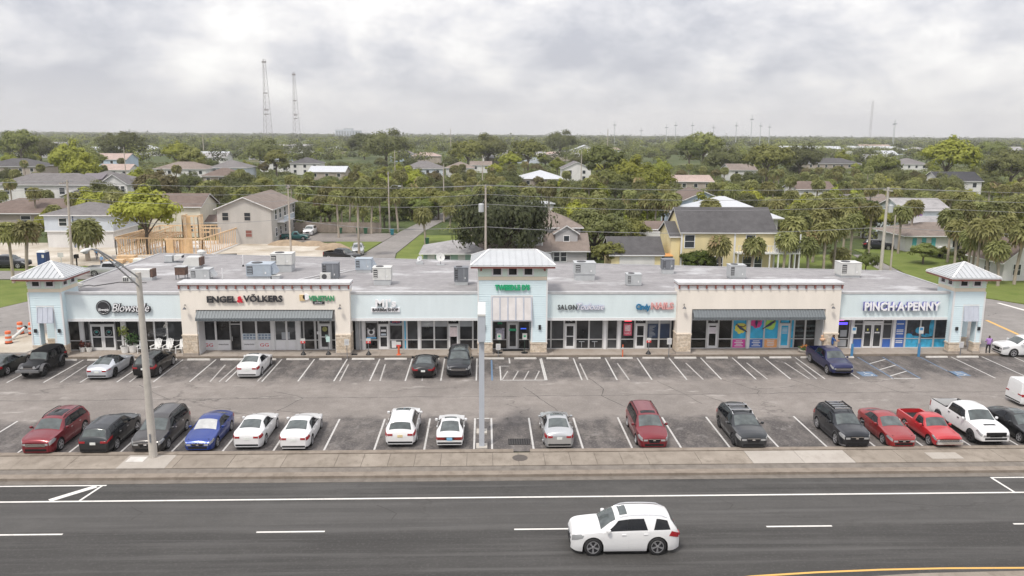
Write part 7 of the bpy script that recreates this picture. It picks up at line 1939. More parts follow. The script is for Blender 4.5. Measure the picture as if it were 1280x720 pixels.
block(t, -97.5, -91, 203.5, 208, 0, 2.7, 1.1, 'gy', C_WH, R_DG)
s = MB().add([(-104, 212.2, 6.5), (-98.4, 212.2, 6.5), (-98.4, 215.8, 7.85), (-104, 215.8, 7.85), (-104, 212.2, 6.6), (-98.4, 212.2, 6.6), (-98.4, 215.8, 7.95), (-104, 215.8, 7.95)], [(4, 5, 6, 7), (0, 1, 5, 4), (1, 2, 6, 5), (2, 3, 7, 6), (3, 0, 4, 7)], mat('solar_panel', (.12, .10, .11), .3, var=.1)).build('solar_panel', t)
t = house('taupe_house', 'low taupe house with a wide brown hip roof at the left edge')
block(t, -101, -79.5, 161, 174, 0, 2.9, 2.4, 'hip', C_TA, R_BR, .7); window(t, 'F', -84.5, .9, 1.4, 1.4, 161, C_LB); window(t, 'F', -90, .9, 1.8, 1.4, 161); window(t, 'F', -97, .9, 1.4, 1.4, 161)
t = house('sage_bungalow', 'low sage green bungalow with a pale roof left of the big oak')
block(t, -8.4, .6, 110.2, 118, 0, 2.55, 1.3, 'hip', C_GN, R_LG, .55)
for u in (-7.3, -3.1): MB().box(u - .5, u + .5, 110.16, 110.2, .1, 2.3, C_WH).build('shutter_panel', t)
window(t, 'F', -5.3, 1.0, 1.2, 1.2, 110.2)
t = house('grey_gabled_house', 'grey two-storey house with several brown roofs and white trim behind the middle tower')
block(t, 3.6, 14.0, 116, 124, 0, 5.5, 2.0, 'hip', C_GR, R_TB); block(t, 4.4, 8.2, 112.6, 117, 2.9, 5.4, 1.5, 'gy', C_GR, R_TB, .35)
block(t, -.5, 9.0, 111.6, 117, 0, 2.7, 1.3, 'gx', C_GR, R_TB); block(t, 8.8, 14.6, 112.8, 119, 0, 2.7, 1.9, 'gx', C_GR, R_TB); block(t, 10.2, 13.4, 114.2, 118, 2.7, 4.9, 1.0, 'gy', C_GR, R_TB, .3)
MB().box(2.2, 7.6, 111.55, 111.62, .1, 2.3, C_WH).build('garage_door', t)
for u in (10.3, 11.3): window(t, 'F', u, 1.0, .75, 1.35, 112.8)
window(t, 'F', 5.2, 3.3, .8, 1.5, 112.6); window(t, 'F', 11.8, 3.7, .75, .75, 114.2, cross=False)
for x in (4.4, 8.2): MB().box(x - .1, x + .1, 112.54, 112.62, 2.9, 5.4, TRIM).build('corner_board', t)
t = house('yellow_garage', 'yellow garage with a dark grey gable roof and a white door')
block(t, 17.6, 24.6, 109.4, 116, 0, 2.6, 1.9, 'gx', C_YE, R_DG, .4)
d = MB().box(18.7, 23.6, 109.33, 109.4, .05, 2.2, C_WH).build('garage_door', t)
for k in range(4): MB().box(18.75, 23.55, 109.31, 109.33, .1 + k * .53, .1 + k * .53 + .49, C_WH).build('door_panel', d)
t = house('yellow_house', 'large pale yellow two-storey house with a dark roof and white side balcony')
block(t, 27.2, 40.2, 109.2, 118, 0, 5.7, 2.9, 'gx', C_YE, R_DG, .3); block(t, 25.9, 27.15, 109.9, 117, 0, 5.0, 1.6, 'gx', C_YE, R_DG, .3)
for u in (28.3,): window(t, 'F', u, 3.5, 1.3, 1.7, 109.2); window(t, 'F', u, .6, 1.3, 1.5, 109.2)
for u, z in ((30.5, .3), (32.4, .3), (36.5, .3), (37.9, .3), (36.8, 3.3)): window(t, 'F', u, z, 1.2, 1.9, 109.2)
for x in (27.2, 34.6, 40.2): MB().box(x - .12, x + .12, 109.12, 109.22, 0, 5.6, TRIM).build('corner_board', t)
dk = MB().box(34.7, 43.4, 107.9, 109.18, 2.75, 2.95, TRIM).box(40.25, 43.4, 109.18, 116, 2.75, 2.95, TRIM).build('balcony', t)
for k in range(22): MB().box(34.8 + k * .39, 34.88 + k * .39, 107.92, 107.98, 2.95, 3.85, TRIM).build('baluster', dk)
for k in range(17): MB().box(43.3, 43.36, 108.1 + k * .46, 108.18 + k * .46, 2.95, 3.85, TRIM).build('baluster', dk)
MB().box(34.7, 43.4, 107.9, 108.0, 3.85, 3.93, TRIM).box(43.3, 43.4, 108.0, 116, 3.85, 3.93, TRIM).build('hand_rail', dk)
for x in (34.8, 37.0, 39.2, 40.4, 41.2, 42.0, 42.7, 43.3): MB().box(x - .09, x + .09, 107.95, 108.12, 0, 2.75, TRIM).build('post', t)
for x in (40.4, 43.3): MB().box(x - .07, x + .07, 107.95, 108.1, 2.95, 5.5, TRIM).build('post', t)
s = house('orange_dumpster', 'slate blue shed with an orange tarpaulin between the garage and the yellow house', 'shed'); MB().box(24.9, 26.0, 108.8, 111, 0, 2.3, HVD).build('wall', s); MB().box(24.85, 26.05, 108.7, 111.1, 2.3, 2.42, mat('orange_tarpaulin', (.62, .30, .10), .8, var=.2)).build('roof', s)
t = house('white_roof_house', 'house with a large white metal hip roof behind the yellow house')
block(t, 33.5, 48.5, 131, 145, 0, 5.4, 3.0, 'hip', C_WH, R_WM, .8); block(t, 23.6, 30.0, 127, 134, 0, 4.0, .8, 'gx', C_TA, R_BR)
MB().box(24.2, 28.6, 125.0, 127, 2.7, 2.85, TRIM).box(24.2, 28.6, 125, 125.08, 2.85, 3.8, TRIM).build('balcony', t)
t = house('blue_gable_house', 'powder blue gabled house behind the white metal roof'); block(t, 39.0, 50.5, 163, 176, 0, 5.0, 2.4, 'gy', C_BL, R_BR)
far = [  # name, label, x, y, w, d, eave, rise, roof kind, wall, roof
 ('white_house', 'white house with a flat pale roof among palms left of centre', -100, 392, 14, 10, 4.5, .4, 'flat', C_WH, R_LG), ('white_house', 'white house with a dark hip roof left of the white metal barn', -80, 366, 13, 12, 5.2, 2.4, 'hip', C_WH, R_DG),
 ('metal_barn', 'white metal roofed barn left of centre among palms', -62.5, 325, 14, 14, 3.4, 1.9, 'gx', C_TA, R_WM), ('blue_house', 'distant powder blue house with a grey roof near the skyline oaks', -54, 540, 16, 12, 5, 2.6, 'hip', C_BL, R_GR),
 ('grey_hip_house', 'grey hip roofed house with a blue wing, left of the middle', -26, 345, 17, 14, 4.0, 3.0, 'hip', C_LB, R_GR), ('grey_roof_house', 'grey roofed house right beside the hip roofed house', -10.5, 352, 12, 12, 4.0, 2.6, 'hip', C_WH, R_TB),
 ('metal_roof_house', 'low house with a broad white metal roof right of the middle', 20.5, 285, 15, 18, 3.2, 2.6, 'hip', C_TA, R_WM), ('white_gable_house', 'white two-gabled house with grey roofs right of the middle', 37, 322, 11, 13, 5.2, 2.6, 'gy', C_WH, R_GR),
 ('flat_white_carport', 'flat white carport roof behind the big oak', 12.2, 188, 8, 6, 2.6, .2, 'flat', C_WH, R_WM), ('far_white_house', 'distant white gabled building near the skyline right of centre', 80, 640, 22, 14, 6, 4, 'gy', C_WH, R_WM),
 ('white_house', 'small white house behind palms at the middle', -1.5, 392, 10, 8, 3.8, 1.6, 'gx', C_WH, R_TB), ('pink_roof_house', 'long low house with a pinkish tan roof right of centre', 70.5, 275, 16, 14, 3.0, 1.8, 'gx', C_TA, R_PK),
 ('white_wing_house', 'white house with a pale roof beyond the pinkish roof', 107, 332, 11, 12, 4.6, 2.2, 'gx', C_WH, R_TB), ('white_cottage', 'white house with a dark brown roof behind the palm row at the right', 88, 212, 10, 9, 4.8, 1.7, 'gx', C_WH, R_BR),
 ('charcoal_roof_house', 'white two-storey house with a charcoal roof at the far right', 144, 240, 13, 10, 5.6, 2.4, 'gx', C_WH, R_CH), ('grey_multi_hip', 'wide dark grey hip roofs behind the right palms', 192, 440, 30, 16, 3.6, 2.8, 'hip', C_TA, R_DG),
 ('white_warehouse', 'long white metal roofed warehouse near the right skyline', 315, 770, 60, 30, 6, 2.4, 'gx', C_TA, R_WM), ('white_shed', 'distant white roofed shed right of the warehouse', 322, 640, 16, 14, 4, 3, 'gx', C_WH, R_WM),
 ('grey_hip_house', 'distant grey hip roofed house at the right behind palms', 228, 425, 16, 14, 4, 3, 'hip', C_WH, R_GR), ('blue_roof_house', 'low powder blue house left of the pale two-storey house', 86, 188, 9, 9, 3.0, 1.8, 'gx', C_BL, R_GR),
 ('brown_roof_house', 'low brown roofed house behind the transformer pole', 95.5, 186, 10, 10, 3.2, 1.9, 'hip', C_GR, R_TB), ('blue_gabled_house', 'pale blue gabled house with a tan roof at the upper left', -180, 395, 18, 14, 5.5, 2.6, 'gx', C_BL, R_PK),
 ('tan_roof_house', 'white house with a tan hip roof behind the wooded strip', -119, 322, 20, 14, 4.4, 2.6, 'hip', C_WH, R_TB), ('blue_grey_house', 'blue grey house with a grey roof right of the tan roofed house', -103, 330, 15, 14, 4.6, 2.8, 'hip', C_LB, R_GR),
 ('dark_roof_house', 'dark hip roofed house at the left edge of the upper rows', -190, 332, 22, 16, 4.6, 3.0, 'hip', C_TA, R_DG), ('far_grey_house', 'distant grey roofed house near the left skyline', -318, 580, 26, 20, 6, 4.5, 'hip', C_GR, R_GR),
 ('far_white_cottage', 'distant white cottage left of the big skyline oaks', -154, 470, 14, 12, 4.4, 2.4, 'gx', C_WH, R_LG), ('small_brown_house', 'small brown roofed house between the palms at the upper left', -148, 330, 12, 10, 3.6, 2.0, 'gx', C_WH, R_PK),
 ('far_long_shed', 'distant long pale shed under the two lattice masts', -190, 760, 60, 20, 6, 1.5, 'gx', C_WH, R_LG), ('far_left_shed', 'distant pale roofed shed at the far left treeline', -420, 800, 40, 20, 6, 2, 'gx', C_WH, R_LG),
 ('distant_house', 'distant low white roof at the right of the skyline poles', 400, 820, 50, 24, 6, 2, 'gx', C_WH, R_WM), ('distant_house', 'distant pale roof just left of the far pole row', 205, 700, 26, 16, 5, 2.5, 'gx', C_WH, R_LG), ('distant_house', 'distant white roof on the left skyline between the tall poles', -265, 640, 24, 16, 5, 3, 'hip', C_WH, R_WM),
 ('distant_house', 'distant grey roof under the far tower block', -150, 560, 20, 14, 5, 2.6, 'hip', C_GR, R_GR), ('distant_house', 'distant pale roof in the trees right of the blue skyline house', 10, 560, 22, 14, 5, 2.4, 'gx', C_WH, R_LG),
 ('distant_house', 'distant tan roof left of the guyed mast', 430, 880, 34, 20, 6, 3, 'gx', C_TA, R_PK), ('distant_house', 'distant pale roof at the far right treeline', 500, 760, 30, 18, 6, 3, 'gx', C_WH, R_LG), ('distant_house', 'distant dark roof at the far left under the treeline', -400, 640, 30, 18, 5, 4, 'hip', C_GR, R_DG),
 ('dark_gable_house', 'dark roofed house half hidden left of the yellow splash of trees', -86, 268, 12, 10, 4.6, 2.4, 'hip', C_TA, R_BR)]
for n_, lb, x, y, w, d, e, rh, k, wm, rm in far:
    t = house(n_, lb)
    block(t, x - w / 2, x + w / 2, y, y + d, 0, e, rh, k, wm, rm)
    nw = max(2, int(w / 4))
    for i in range(nw):
        u = x - w / 2 + w * (i + .5) / nw
        window(t, 'F', u, e - 2.0, 1.2, 1.3, y, cross=False)
        if e > 4.4: window(t, 'F', u, .9, 1.2, 1.3, y, cross=False)
rr4 = random.Random(4)
spots = sorted(((rr4.uniform(-.56, .6), rr4.uniform(440, 900)) for _ in range(18)))
ORD = 'first second third fourth fifth sixth seventh eighth ninth tenth eleventh twelfth thirteenth fourteenth fifteenth sixteenth seventeenth eighteenth'.split()
for i, (q, y) in enumerate(spots):
    x = q * y + 15; w = rr4.uniform(12, 22)
    t = thing('distant_house', f'{ORD[i]} from the left of the small house roofs in the far trees', 'house', (0, 0, 0), 0, 'small roofs among the far trees')
    block(t, x - w / 2, x + w / 2, y, y + 12, 0, 4.6, rr4.uniform(1.6, 3), rr4.choice(('hip', 'gx')), rr4.choice((C_WH, C_TA, C_LB)), rr4.choice((R_LG, R_WM, R_GR, R_PK, R_LG)))
t = house('pale_two_storey_house', 'pale blue white two-storey house with a white gable roof at the right')
block(t, 77.5, 86.0, 146, 156, 0, 5.4, 1.7, 'gx', wallm('ice_blue_wall', (.62, .68, .70)), R_LG); block(t, 76.0, 85, 141.5, 147, 0, 2.9, 1.4, 'gx', wallm('ice_blue_wall', (1, 1, 1)), R_LG)
window(t, 'F', 80.5, 3.5, 1.1, 1.5, 146, PURP); window(t, 'F', 85.5, 3.5, 1.1, 1.4, 146); window(t, 'F', 84, .8, 1.1, 1.2, 141.5)
t = house('turquoise_shutter_house', 'low white house with turquoise shutters and a carport at the right')
block(t, 69.5, 86.5, 129.5, 139, 0, 2.7, 1.7, 'hip', C_WH, R_TB, .7)
TQ = mat('turquoise_shutter', (.10, .42, .45), .6, var=.05)
for u in (71.0, 72.6, 74.2): MB().box(u - .35, u + .35, 129.44, 129.5, .4, 2.3, TQ).build('shutter', t)
MB().box(77.5, 82.5, 129.42, 129.5, .05, 2.4, PLAST).build('carport_shade_panel', t)  # flat black panel stands in for the shaded hollow of the carport
t = house('dark_gable_house', 'white house with a steep dark brown gable roof at the right edge')
block(t, 68.6, 74.6, 102.6, 110, 0, 2.7, 2.4, 'gy', C_WH, R_BR, .5); block(t, 74.7, 86, 101.0, 110.5, 0, 2.8, 2.8, 'gx', C_WH, R_BR, .5)
window(t, 'F', 70.4, .8, 1.0, 1.4, 102.6); window(t, 'F', 72.6, .8, 1.0, 1.4, 102.6); MB().box(76, 77.2, 100.92, 101, .05, 2.3, PLAST).build('door', t); window(t, 'L', 106, .8, 1.2, 1.3, 68.6)
t = house('distant_hotel', 'far pale blue tower block on the skyline left of centre', 'tower block')
for x, h in ((-420, 26), (-396, 30), (-372, 24)): block(t, x * 1.0 - 12, x + 11.5, 2400, 2430, 0, h, .5, 'flat', C_LB, R_LG, .5)
for x in (-428, -420, -412, -404, -396, -388, -380, -372, -364):
    for k in range(6): window(t, 'F', x, 3 + k * 3.4, 4, 1.6, 2399.5, cross=False)

# a boat on its trailer beside the turquoise house
t = thing('trailer_boat', 'grey green open boat on a trailer under the palms at the right', 'boat', (72.6, 124.5, 0), R(-75))
prof = [(-3.0, .55), (-2.9, .75), (-1, .85), (1, .85), (2.2, .7), (2.9, .35), (3.3, .03)]
b = MB(); vs = []
for y_, w_ in prof: vs += [(-w_, y_, 1.15 + .05 * y_ * (y_ > 0)), (-w_ * .8, y_, .7), (0, y_, .5 + .08 * max(0, y_ - 1)), (w_ * .8, y_, .7), (w_, y_, 1.15 + .05 * y_ * (y_ > 0))]
fs = [(i * 5 + j, i * 5 + j + 1, (i + 1) * 5 + j + 1, (i + 1) * 5 + j) for i in range(6) for j in range(4)] + [(4, 3, 2, 1, 0)]
b.add(vs, fs, mat('boat_hull', (.30, .34, .32), .4, var=.1)).build('hull', t, smooth=40)
MB().box(-.62, .62, -2.7, 1.9, .85, .9, HVW).build('deck', t); MB().box(-.4, .4, -.3, .5, .9, 1.55, HVW).build('console', t); MB().box(-.25, .25, -3.5, -3.0, .6, 1.6, PLAST).build('outboard', t); MB().box(-.5, .5, .8, 1.5, .9, 1.25, mat('mustard_cushion', (.55, .38, .10), .7, var=.1)).build('seat', t)
MB().bar((-.5, -2.6, .45), (-.1, 4.2, .45), .08, .1, HVD).bar((.5, -2.6, .45), (.1, 4.2, .45), .08, .1, HVD).build('trailer', t)
for sx in (-.95, .95): MB().tube([(sx - .1, -1, .3), (sx + .1, -1, .3)], .3, 14, TYRE).build('wheel', t)
# street sign at the right corner
t = thing('street_sign', 'thin street sign post with a pale board on the right corner lawn', 'sign', (58.8, 94.8, 0))
MB().cyl((0, 0), .04, .04, 0, 2.9, 8, HVD).build('post', t); MB().box(-.3, .3, -.03, -.0, 2.2, 2.8, HVW).build('plate', t); MB().box(-.45, .45, -.02, .02, .0, .25, HVW).build('footing', t)
for x, y, lb in ((53.6, 99.6, 'small orange marker cone on the right lawn edge, farther'), (55.4, 94.0, 'small orange marker cone on the right lawn edge, nearer')):
    t = thing('marker_cone', lb, 'cone', (x, y, .03)); MB().lathe([(.2, 0), (.2, .04), (.13, .05), (.03, .5)], 12, ORNG).build('cone', t); MB().box(-.2, .2, -.2, .2, 0, .03, PLAST).build('base', t)

# lattice masts on the horizon
STEEL = mat('mast_steel', (.30, .27, .275), .6, .3, var=0)
def mast(name, x, y, h, w0, w1, label, n=14, m=STEEL, dishes=True, legs=3):
    t = thing(name, label, 'radio mast', (x, y, 0))
    P3 = lambda k, z: Vector(((w0 + (w1 - w0) * z / h) * math.cos(2 * PI * k / legs + .6), (w0 + (w1 - w0) * z / h) * math.sin(2 * PI * k / legs + .6), z))
    r = max(.16, h * .0021)
    for k in range(legs): MB().bar(P3(k, 0), P3(k, h), r * 1.5, r * 1.5, m).build('leg', t)
    b = MB()
    for i in range(n):
        z0, z1 = h * i / n, h * (i + 1) / n
        for k in range(legs):
            b.bar(P3(k, z0), P3((k + 1) % legs, z1), r * .8, r * .8, m); b.bar(P3(k, z1), P3((k + 1) % legs, z1), r * .8, r * .8, m)
    o = b.build('lattice', t); o['kind'] = 'stuff'
    if dishes:
        for z, q in ((h * .96, 2.2), (h * .60, 1.6), (h * .40, 2.0), (h * .35, 1.6)):
            MB().box(-w1 * 1.2 - q * .4, w1 * 1.2 + q * .4, -.5, .5, z, z + q, m).build('antenna', t)
mast('lattice_mast', -340, 1300, 129, 8.5, 2.2, 'taller lattice radio mast with a wide foot, left of the pair')
mast('lattice_mast', -302, 1330, 112, 7.5, 1.6, 'shorter lattice radio mast right of the tall mast')
mast('guyed_mast', 838, 1750, 92, 2.6, 2.0, 'slim distant guyed mast on the right skyline', 16, dishes=False)
mast('guyed_mast', 1190, 1750, 48, 4, 1.2, 'short mast near the right end of the skyline', 8)
t = thing('stadium_light', 'pole with a floodlight cross beam at the right end of the skyline', 'light pole', (1170, 1700, 0)); MB().cyl((0, 0), .8, .5, 0, 38, 6, HVD).build('pole', t); MB().box(-4, 4, -1, 1, 36, 40, HVD).build('lamp_head', t)
# ================================================================ trees
def leaf_mat(name, dark, light, hue=.012):
    m = bpy.data.materials.new(name); m.use_nodes = True; t = m.node_tree; b = t.nodes['Principled BSDF']
    b.inputs['Roughness'].default_value = .6; b.inputs['Specular IOR Level'].default_value = .25
    g = t.nodes.new('ShaderNodeNewGeometry'); oi = t.nodes.new('ShaderNodeObjectInfo')
    mx = t.nodes.new('ShaderNodeMix'); mx.data_type = 'RGBA'; mx.inputs[6].default_value = tuple(dark) + (1,); mx.inputs[7].default_value = tuple(light) + (1,)
    t.links.new(g.outputs['Random Per Island'], mx.inputs[0])
    hs = t.nodes.new('ShaderNodeHueSaturation')
    r1 = t.nodes.new('ShaderNodeMapRange'); r1.inputs[3].default_value = .5 - hue; r1.inputs[4].default_value = .5 + hue
    r2 = t.nodes.new('ShaderNodeMapRange'); r2.inputs[3].default_value = .72; r2.inputs[4].default_value = 1.35
    ml = t.nodes.new('ShaderNodeMath'); ml.operation = 'MULTIPLY'; ml.inputs[1].default_value = 7.31
    fr = t.nodes.new('ShaderNodeMath'); fr.operation = 'FRACT'
    t.links.new(oi.outputs['Random'], r1.inputs[0]); t.links.new(oi.outputs['Random'], ml.inputs[0]); t.links.new(ml.outputs[0], fr.inputs[0]); t.links.new(fr.outputs[0], r2.inputs[0])
    t.links.new(r1.outputs[0], hs.inputs['Hue']); t.links.new(r2.outputs[0], hs.inputs['Value']); t.links.new(mx.outputs[2], hs.inputs['Color'])
    # leaves let some light through
    tr = t.nodes.new('ShaderNodeBsdfTranslucent'); t.links.new(hs.outputs[0], tr.inputs[0]); t.links.new(hs.outputs[0], b.inputs['Base Color'])
    ms = t.nodes.new('ShaderNodeMixShader'); ms.inputs[0].default_value = .3
    out = t.nodes['Material Output']; t.links.new(b.outputs[0], ms.inputs[1]); t.links.new(tr.outputs[0], ms.inputs[2]); t.links.new(ms.outputs[0], out.inputs[0])
    return m
L_OAK = leaf_mat('oak_leaves', (.10, .112, .038), (.155, .165, .058))
L_GRN = leaf_mat('green_leaves', (.135, .152, .040), (.20, .215, .062), .022)
L_LIM = leaf_mat('lime_green_leaves', (.22, .24, .03), (.31, .32, .055), .012)
L_BRN = leaf_mat('bronze_green_leaves', (.115, .10, .042), (.16, .14, .058), .02)
L_PLM = leaf_mat('palm_fronds', (.165, .172, .058), (.30, .30, .12), .018)
L_DRY = leaf_mat('dry_palm_fronds', (.27, .205, .105), (.43, .34, .195), .01)
L_FAR = leaf_mat('far_leaves', (.040, .058, .022), (.110, .130, .052), .0)
BARK = mat('tree_bark', (.13, .105, .082), .95, var=.3, scale=6, bump=.4, rnd=.15)
PBARK = mat('palm_trunk_bark', (.32, .275, .225), .95, var=.3, scale=9, bump=.5, rnd=.2)
rng = np.random.default_rng(5)
def leaf_quads(P, N, size):
    """Diamond leaves at P facing roughly N."""
    n = len(P)
    N = N / (np.linalg.norm(N, axis=1, keepdims=True) + 1e-9)
    a = np.cross(N, rng.normal(size=(n, 3))); a /= (np.linalg.norm(a, axis=1, keepdims=True) + 1e-9)
    b = np.cross(N, a); s = (size * rng.uniform(.6, 1.35, n))[:, None]
    return np.stack([P - a * s, P - b * s * .6, P + a * s, P + b * s * .6], 1).reshape(-1, 3)
def np_mesh(name, V, mats, mi=None):
    nf = len(V) // 4
    me = bpy.data.meshes.new(name)
    me.vertices.add(len(V)); me.vertices.foreach_set('co', V.astype(np.float32).ravel())
    me.loops.add(len(V)); me.loops.foreach_set('vertex_index', np.arange(len(V), dtype=np.int32))
    me.polygons.add(nf); me.polygons.foreach_set('loop_start', np.arange(0, len(V), 4, dtype=np.int32))
    for m in mats: me.materials.append(m)
    if mi is not None: me.polygons.foreach_set('material_index', mi.astype(np.int32))
    me.update(calc_edges=True)
    return me
def crown(name, rx, rz, zc, ncl, nl, size, m, flat=0, cr=.28):
    """Clumps of leaves spread through an uneven ellipsoid; gaps stay between the clumps."""
    d = rng.normal(size=(ncl, 3)); d /= np.linalg.norm(d, axis=1, keepdims=True)
    d[:, 2] = np.where(d[:, 2] < -.35, -d[:, 2] * .6, d[:, 2])
    lump = 1 + .16 * np.sin(d[:, 0] * 3.1 + rng.uniform(0, 6)) + .14 * np.sin(d[:, 1] * 4.3 + rng.uniform(0, 6)) + .10 * np.sin(d[:, 2] * 5 + 1)
    rad = rng.uniform(.50, 1.0, ncl) ** .6 * lump
    C = d * rad[:, None] * np.array([rx, rx, rz]) + np.array([0, 0, zc])
    q = rng.normal(size=(ncl, nl, 3)); q /= np.linalg.norm(q, axis=2, keepdims=True)
    rr = rng.uniform(.15, 1, (ncl, nl, 1)) ** .5 * (rx * cr * rng.uniform(.65, 1.25, (ncl, 1, 1)))
    Pq = C[:, None, :] + q * rr * np.array([1, 1, .72])
    Nn = 1.2 * q + .7 * d[:, None, :] + np.array([0, 0, .45]) + rng.normal(size=q.shape) * .28
    return np_mesh(name, leaf_quads(Pq.reshape(-1, 3), Nn.reshape(-1, 3), size), [m])
def limbs(name, h, r, rx, zc, n=7, m=BARK):
    b = MB(); b.tube([(0, 0, -.2), (.05 * rx * .3, 0, h * .45), (0, .08 * rx * .3, h * .8)], [r * 1.25, r, r * .6], 10, m)
    for k in range(n):
        a = 2 * PI * k / n + random.uniform(-.3, .3); z0 = h * random.uniform(.4, .75); l = rx * random.uniform(.5, .85)
        b.tube([(0, 0, z0), (l * .45 * math.cos(a), l * .45 * math.sin(a), z0 + (zc - z0) * .6), (l * math.cos(a), l * math.sin(a), zc + random.uniform(-.1, .5) * rx * .5)], [r * .5, r * .32, r * .12], 6, m)
    return b.mesh(name, 50)
TREES = {}
def kind(k, name, cat, variants): TREES[k] = (name, cat, variants)
def mk(rx, rz, zc, ncl, nl, size, m, h, r, n=7): return (limbs('trunk', h, r, rx, zc, n), crown('crown', rx, rz, zc, ncl, nl, size, m))
kind('oak', 'oak_tree', 'tree', [mk(5.4, 3.6, 4.6, 130, 75, .24, L_OAK, 4.4, .34, 9), mk(4.8, 3.7, 4.6, 110, 75, .24, L_OAK, 4.4, .3, 8)])
kind('live', 'live_oak', 'tree', [mk(5.4, 3.6, 4.6, 150, 90, .22, leaf_mat('live_oak_leaves', (.046, .056, .025), (.088, .098, .044), 0), 4.4, .36, 10)])
kind('round', 'broadleaf_tree', 'tree', [mk(3.4, 2.9, 4.6, 80, 60, .24, L_GRN, 4.4, .22), mk(3.1, 3.3, 5.0, 80, 60, .24, L_GRN, 4.8, .22), mk(3.8, 2.6, 4.3, 85, 60, .25, L_GRN, 4, .24)])
kind('lime', 'yellow_green_tree', 'tree', [mk(3.9, 3.3, 5.4, 95, 62, .25, L_LIM, 5, .24), mk(3.5, 3.0, 5.0, 85, 62, .25, L_LIM, 4.6, .22)])
kind('bronze', 'bronze_tree', 'tree', [mk(3.0, 2.9, 4.6, 70, 58, .24, L_BRN, 4.4, .2)])
kind('bush', 'shrub', 'shrub', [(limbs('trunk', 1.0, .08, 1.2, 1.1, 5), crown('crown', 1.35, 1.05, 1.15, 46, 60, .11, L_GRN)), (limbs('trunk', 1.0, .08, 1.3, 1.2, 5), crown('crown', 1.55, 1.0, 1.1, 46, 60, .12, L_OAK))])
kind('hedge', 'shrub', 'shrub', [(limbs('trunk', 1.2, .1, 1.6, 1.3, 5), crown('crown', 1.65, 1.5, 1.45, 110, 80, .10, leaf_mat('clipped_bush_leaves', (.045, .075, .012), (.12, .17, .03)), cr=.24))])
def palm_crown(seed, dead=.3, n=48):
    r = np.random.default_rng(seed); V = []; mi = []
    def fan(p0, dr, L, pet, mat_i, droop):
        dr = dr / np.linalg.norm(dr); up_ = np.array([0, 0, 1.0]); sd = np.cross(dr, up_); sd /= (np.linalg.norm(sd) + 1e-9); nm = np.cross(sd, dr)
        e = p0 + dr * pet
        w = .02
        V.extend([p0 - sd * w, p0 + sd * w, e + sd * w, e - sd * w]); mi.append(mat_i)
        td = dr * dr[2] - up_; td = td / (np.linalg.norm(td) + 1e-9)          # down along the crown's outline
        for k in range(9):
            a = (k - 4) / 4 * R(125); ll = L * (1 - .18 * abs(k - 4) / 4) * r.uniform(.85, 1.12)
            t = td * math.cos(a) + sd * math.sin(a) + dr * .42; t /= np.linalg.norm(t)
            mid = e + t * ll * .55 + dr * .05; tip = e + t * ll - up_ * droop * ll * .45 * r.uniform(.5, 1.1)
            ac = np.cross(t, dr); ac /= (np.linalg.norm(ac) + 1e-9); ww = ll * .135
            V.extend([e, mid - ac * ww, tip, mid + ac * ww]); mi.append(mat_i)
    for k in range(n):
        az = k * 2.39996 + r.uniform(-.2, .2); el = math.asin(max(-.55, min(.98, 1 - 1.50 * (k + .5) / n))) + r.uniform(-.1, .1)
        dr = np.array([math.cos(az) * math.cos(el), math.sin(az) * math.cos(el), math.sin(el)])
        low = el < -.12
        fan(np.array([0, 0, 0.0]), dr, r.uniform(.85, 1.15), r.uniform(.55, .85), 1 if (low and r.uniform() < .45) or r.uniform() < .03 else 0, .35 + .25 * (el < .3))
    for k in range(int(n * dead)):
        az = r.uniform(0, 6.28); el = r.uniform(-1.2, -.6)
        fan(np.array([0, 0, -.05]), np.array([math.cos(az) * math.cos(el), math.sin(az) * math.cos(el), math.sin(el)]), r.uniform(.6, .85), r.uniform(.35, .6), 1, .5)
    return np_mesh('crown', np.array(V) * 1.2, [L_PLM, L_DRY], np.array(mi))
PALM_C = [palm_crown(i, d) for i, d in enumerate((.1, .35, .05, .6, .2))]
def palm_trunk(seed, bend, r0=.17):
    rr_ = random.Random(seed); b = MB(); pts = []; rs = []
    for i in range(9):
        u = i / 8; pts.append((bend * math.sin(u * 1.57) * u, bend * .4 * u * u, u)); rs.append(r0 * (1.25 - .5 * min(1, u * 3) * .5 + (.18 if u > .85 else 0)))
    b.tube(pts, rs, 9, PBARK)
    return b.mesh('trunk', 60), (pts[-1][0], pts[-1][1])
PALM_T = [palm_trunk(1, .0), palm_trunk(2, .45), palm_trunk(3, -.5), palm_trunk(4, .2), palm_trunk(5, .0, .30)]
def plant(k, x, y, h, label, s=1.0, rz=None, group=None, v=None):
    """One tree as a thing: trunk and crown; h is the height (palms) and s the spread."""
    i = int(abs(x * 7.3 + y * 3.1)) if v is None else v
    rz = (i * 1.7) % 6.28 if rz is None else rz
    if k == 'palm':
        tm, (ox, oy) = PALM_T[4 if s > 1.25 and h < 5 else i % 4]
        t = thing('palm_tree', label, 'palm tree', (x, y, -.08), rz, group)
        o = put('trunk', tm, t); o.scale = (1, 1, h)
        put('crown', PALM_C[i % 5], t, (ox, oy, h)).scale = (s, s, s)
        return
    name, cat, var = TREES[k]; tm, cm = var[i % len(var)]
    t = thing(name, label, cat, (x, y, -.08), rz, group); zs = h
    t.scale = (s, s, s * zs)
    put('trunk', tm, t); put('crown', cm, t)
GROUPS = {'palm': 'cabbage palms among the houses', 'oak': 'oaks among the houses', 'live': 'oaks among the houses', 'round': 'broadleaf trees among the houses', 'lime': 'yellow green trees among the houses', 'bronze': 'bronze green trees among the houses', 'bush': 'shrubs behind the plaza', 'hedge': 'shrubs behind the plaza'}
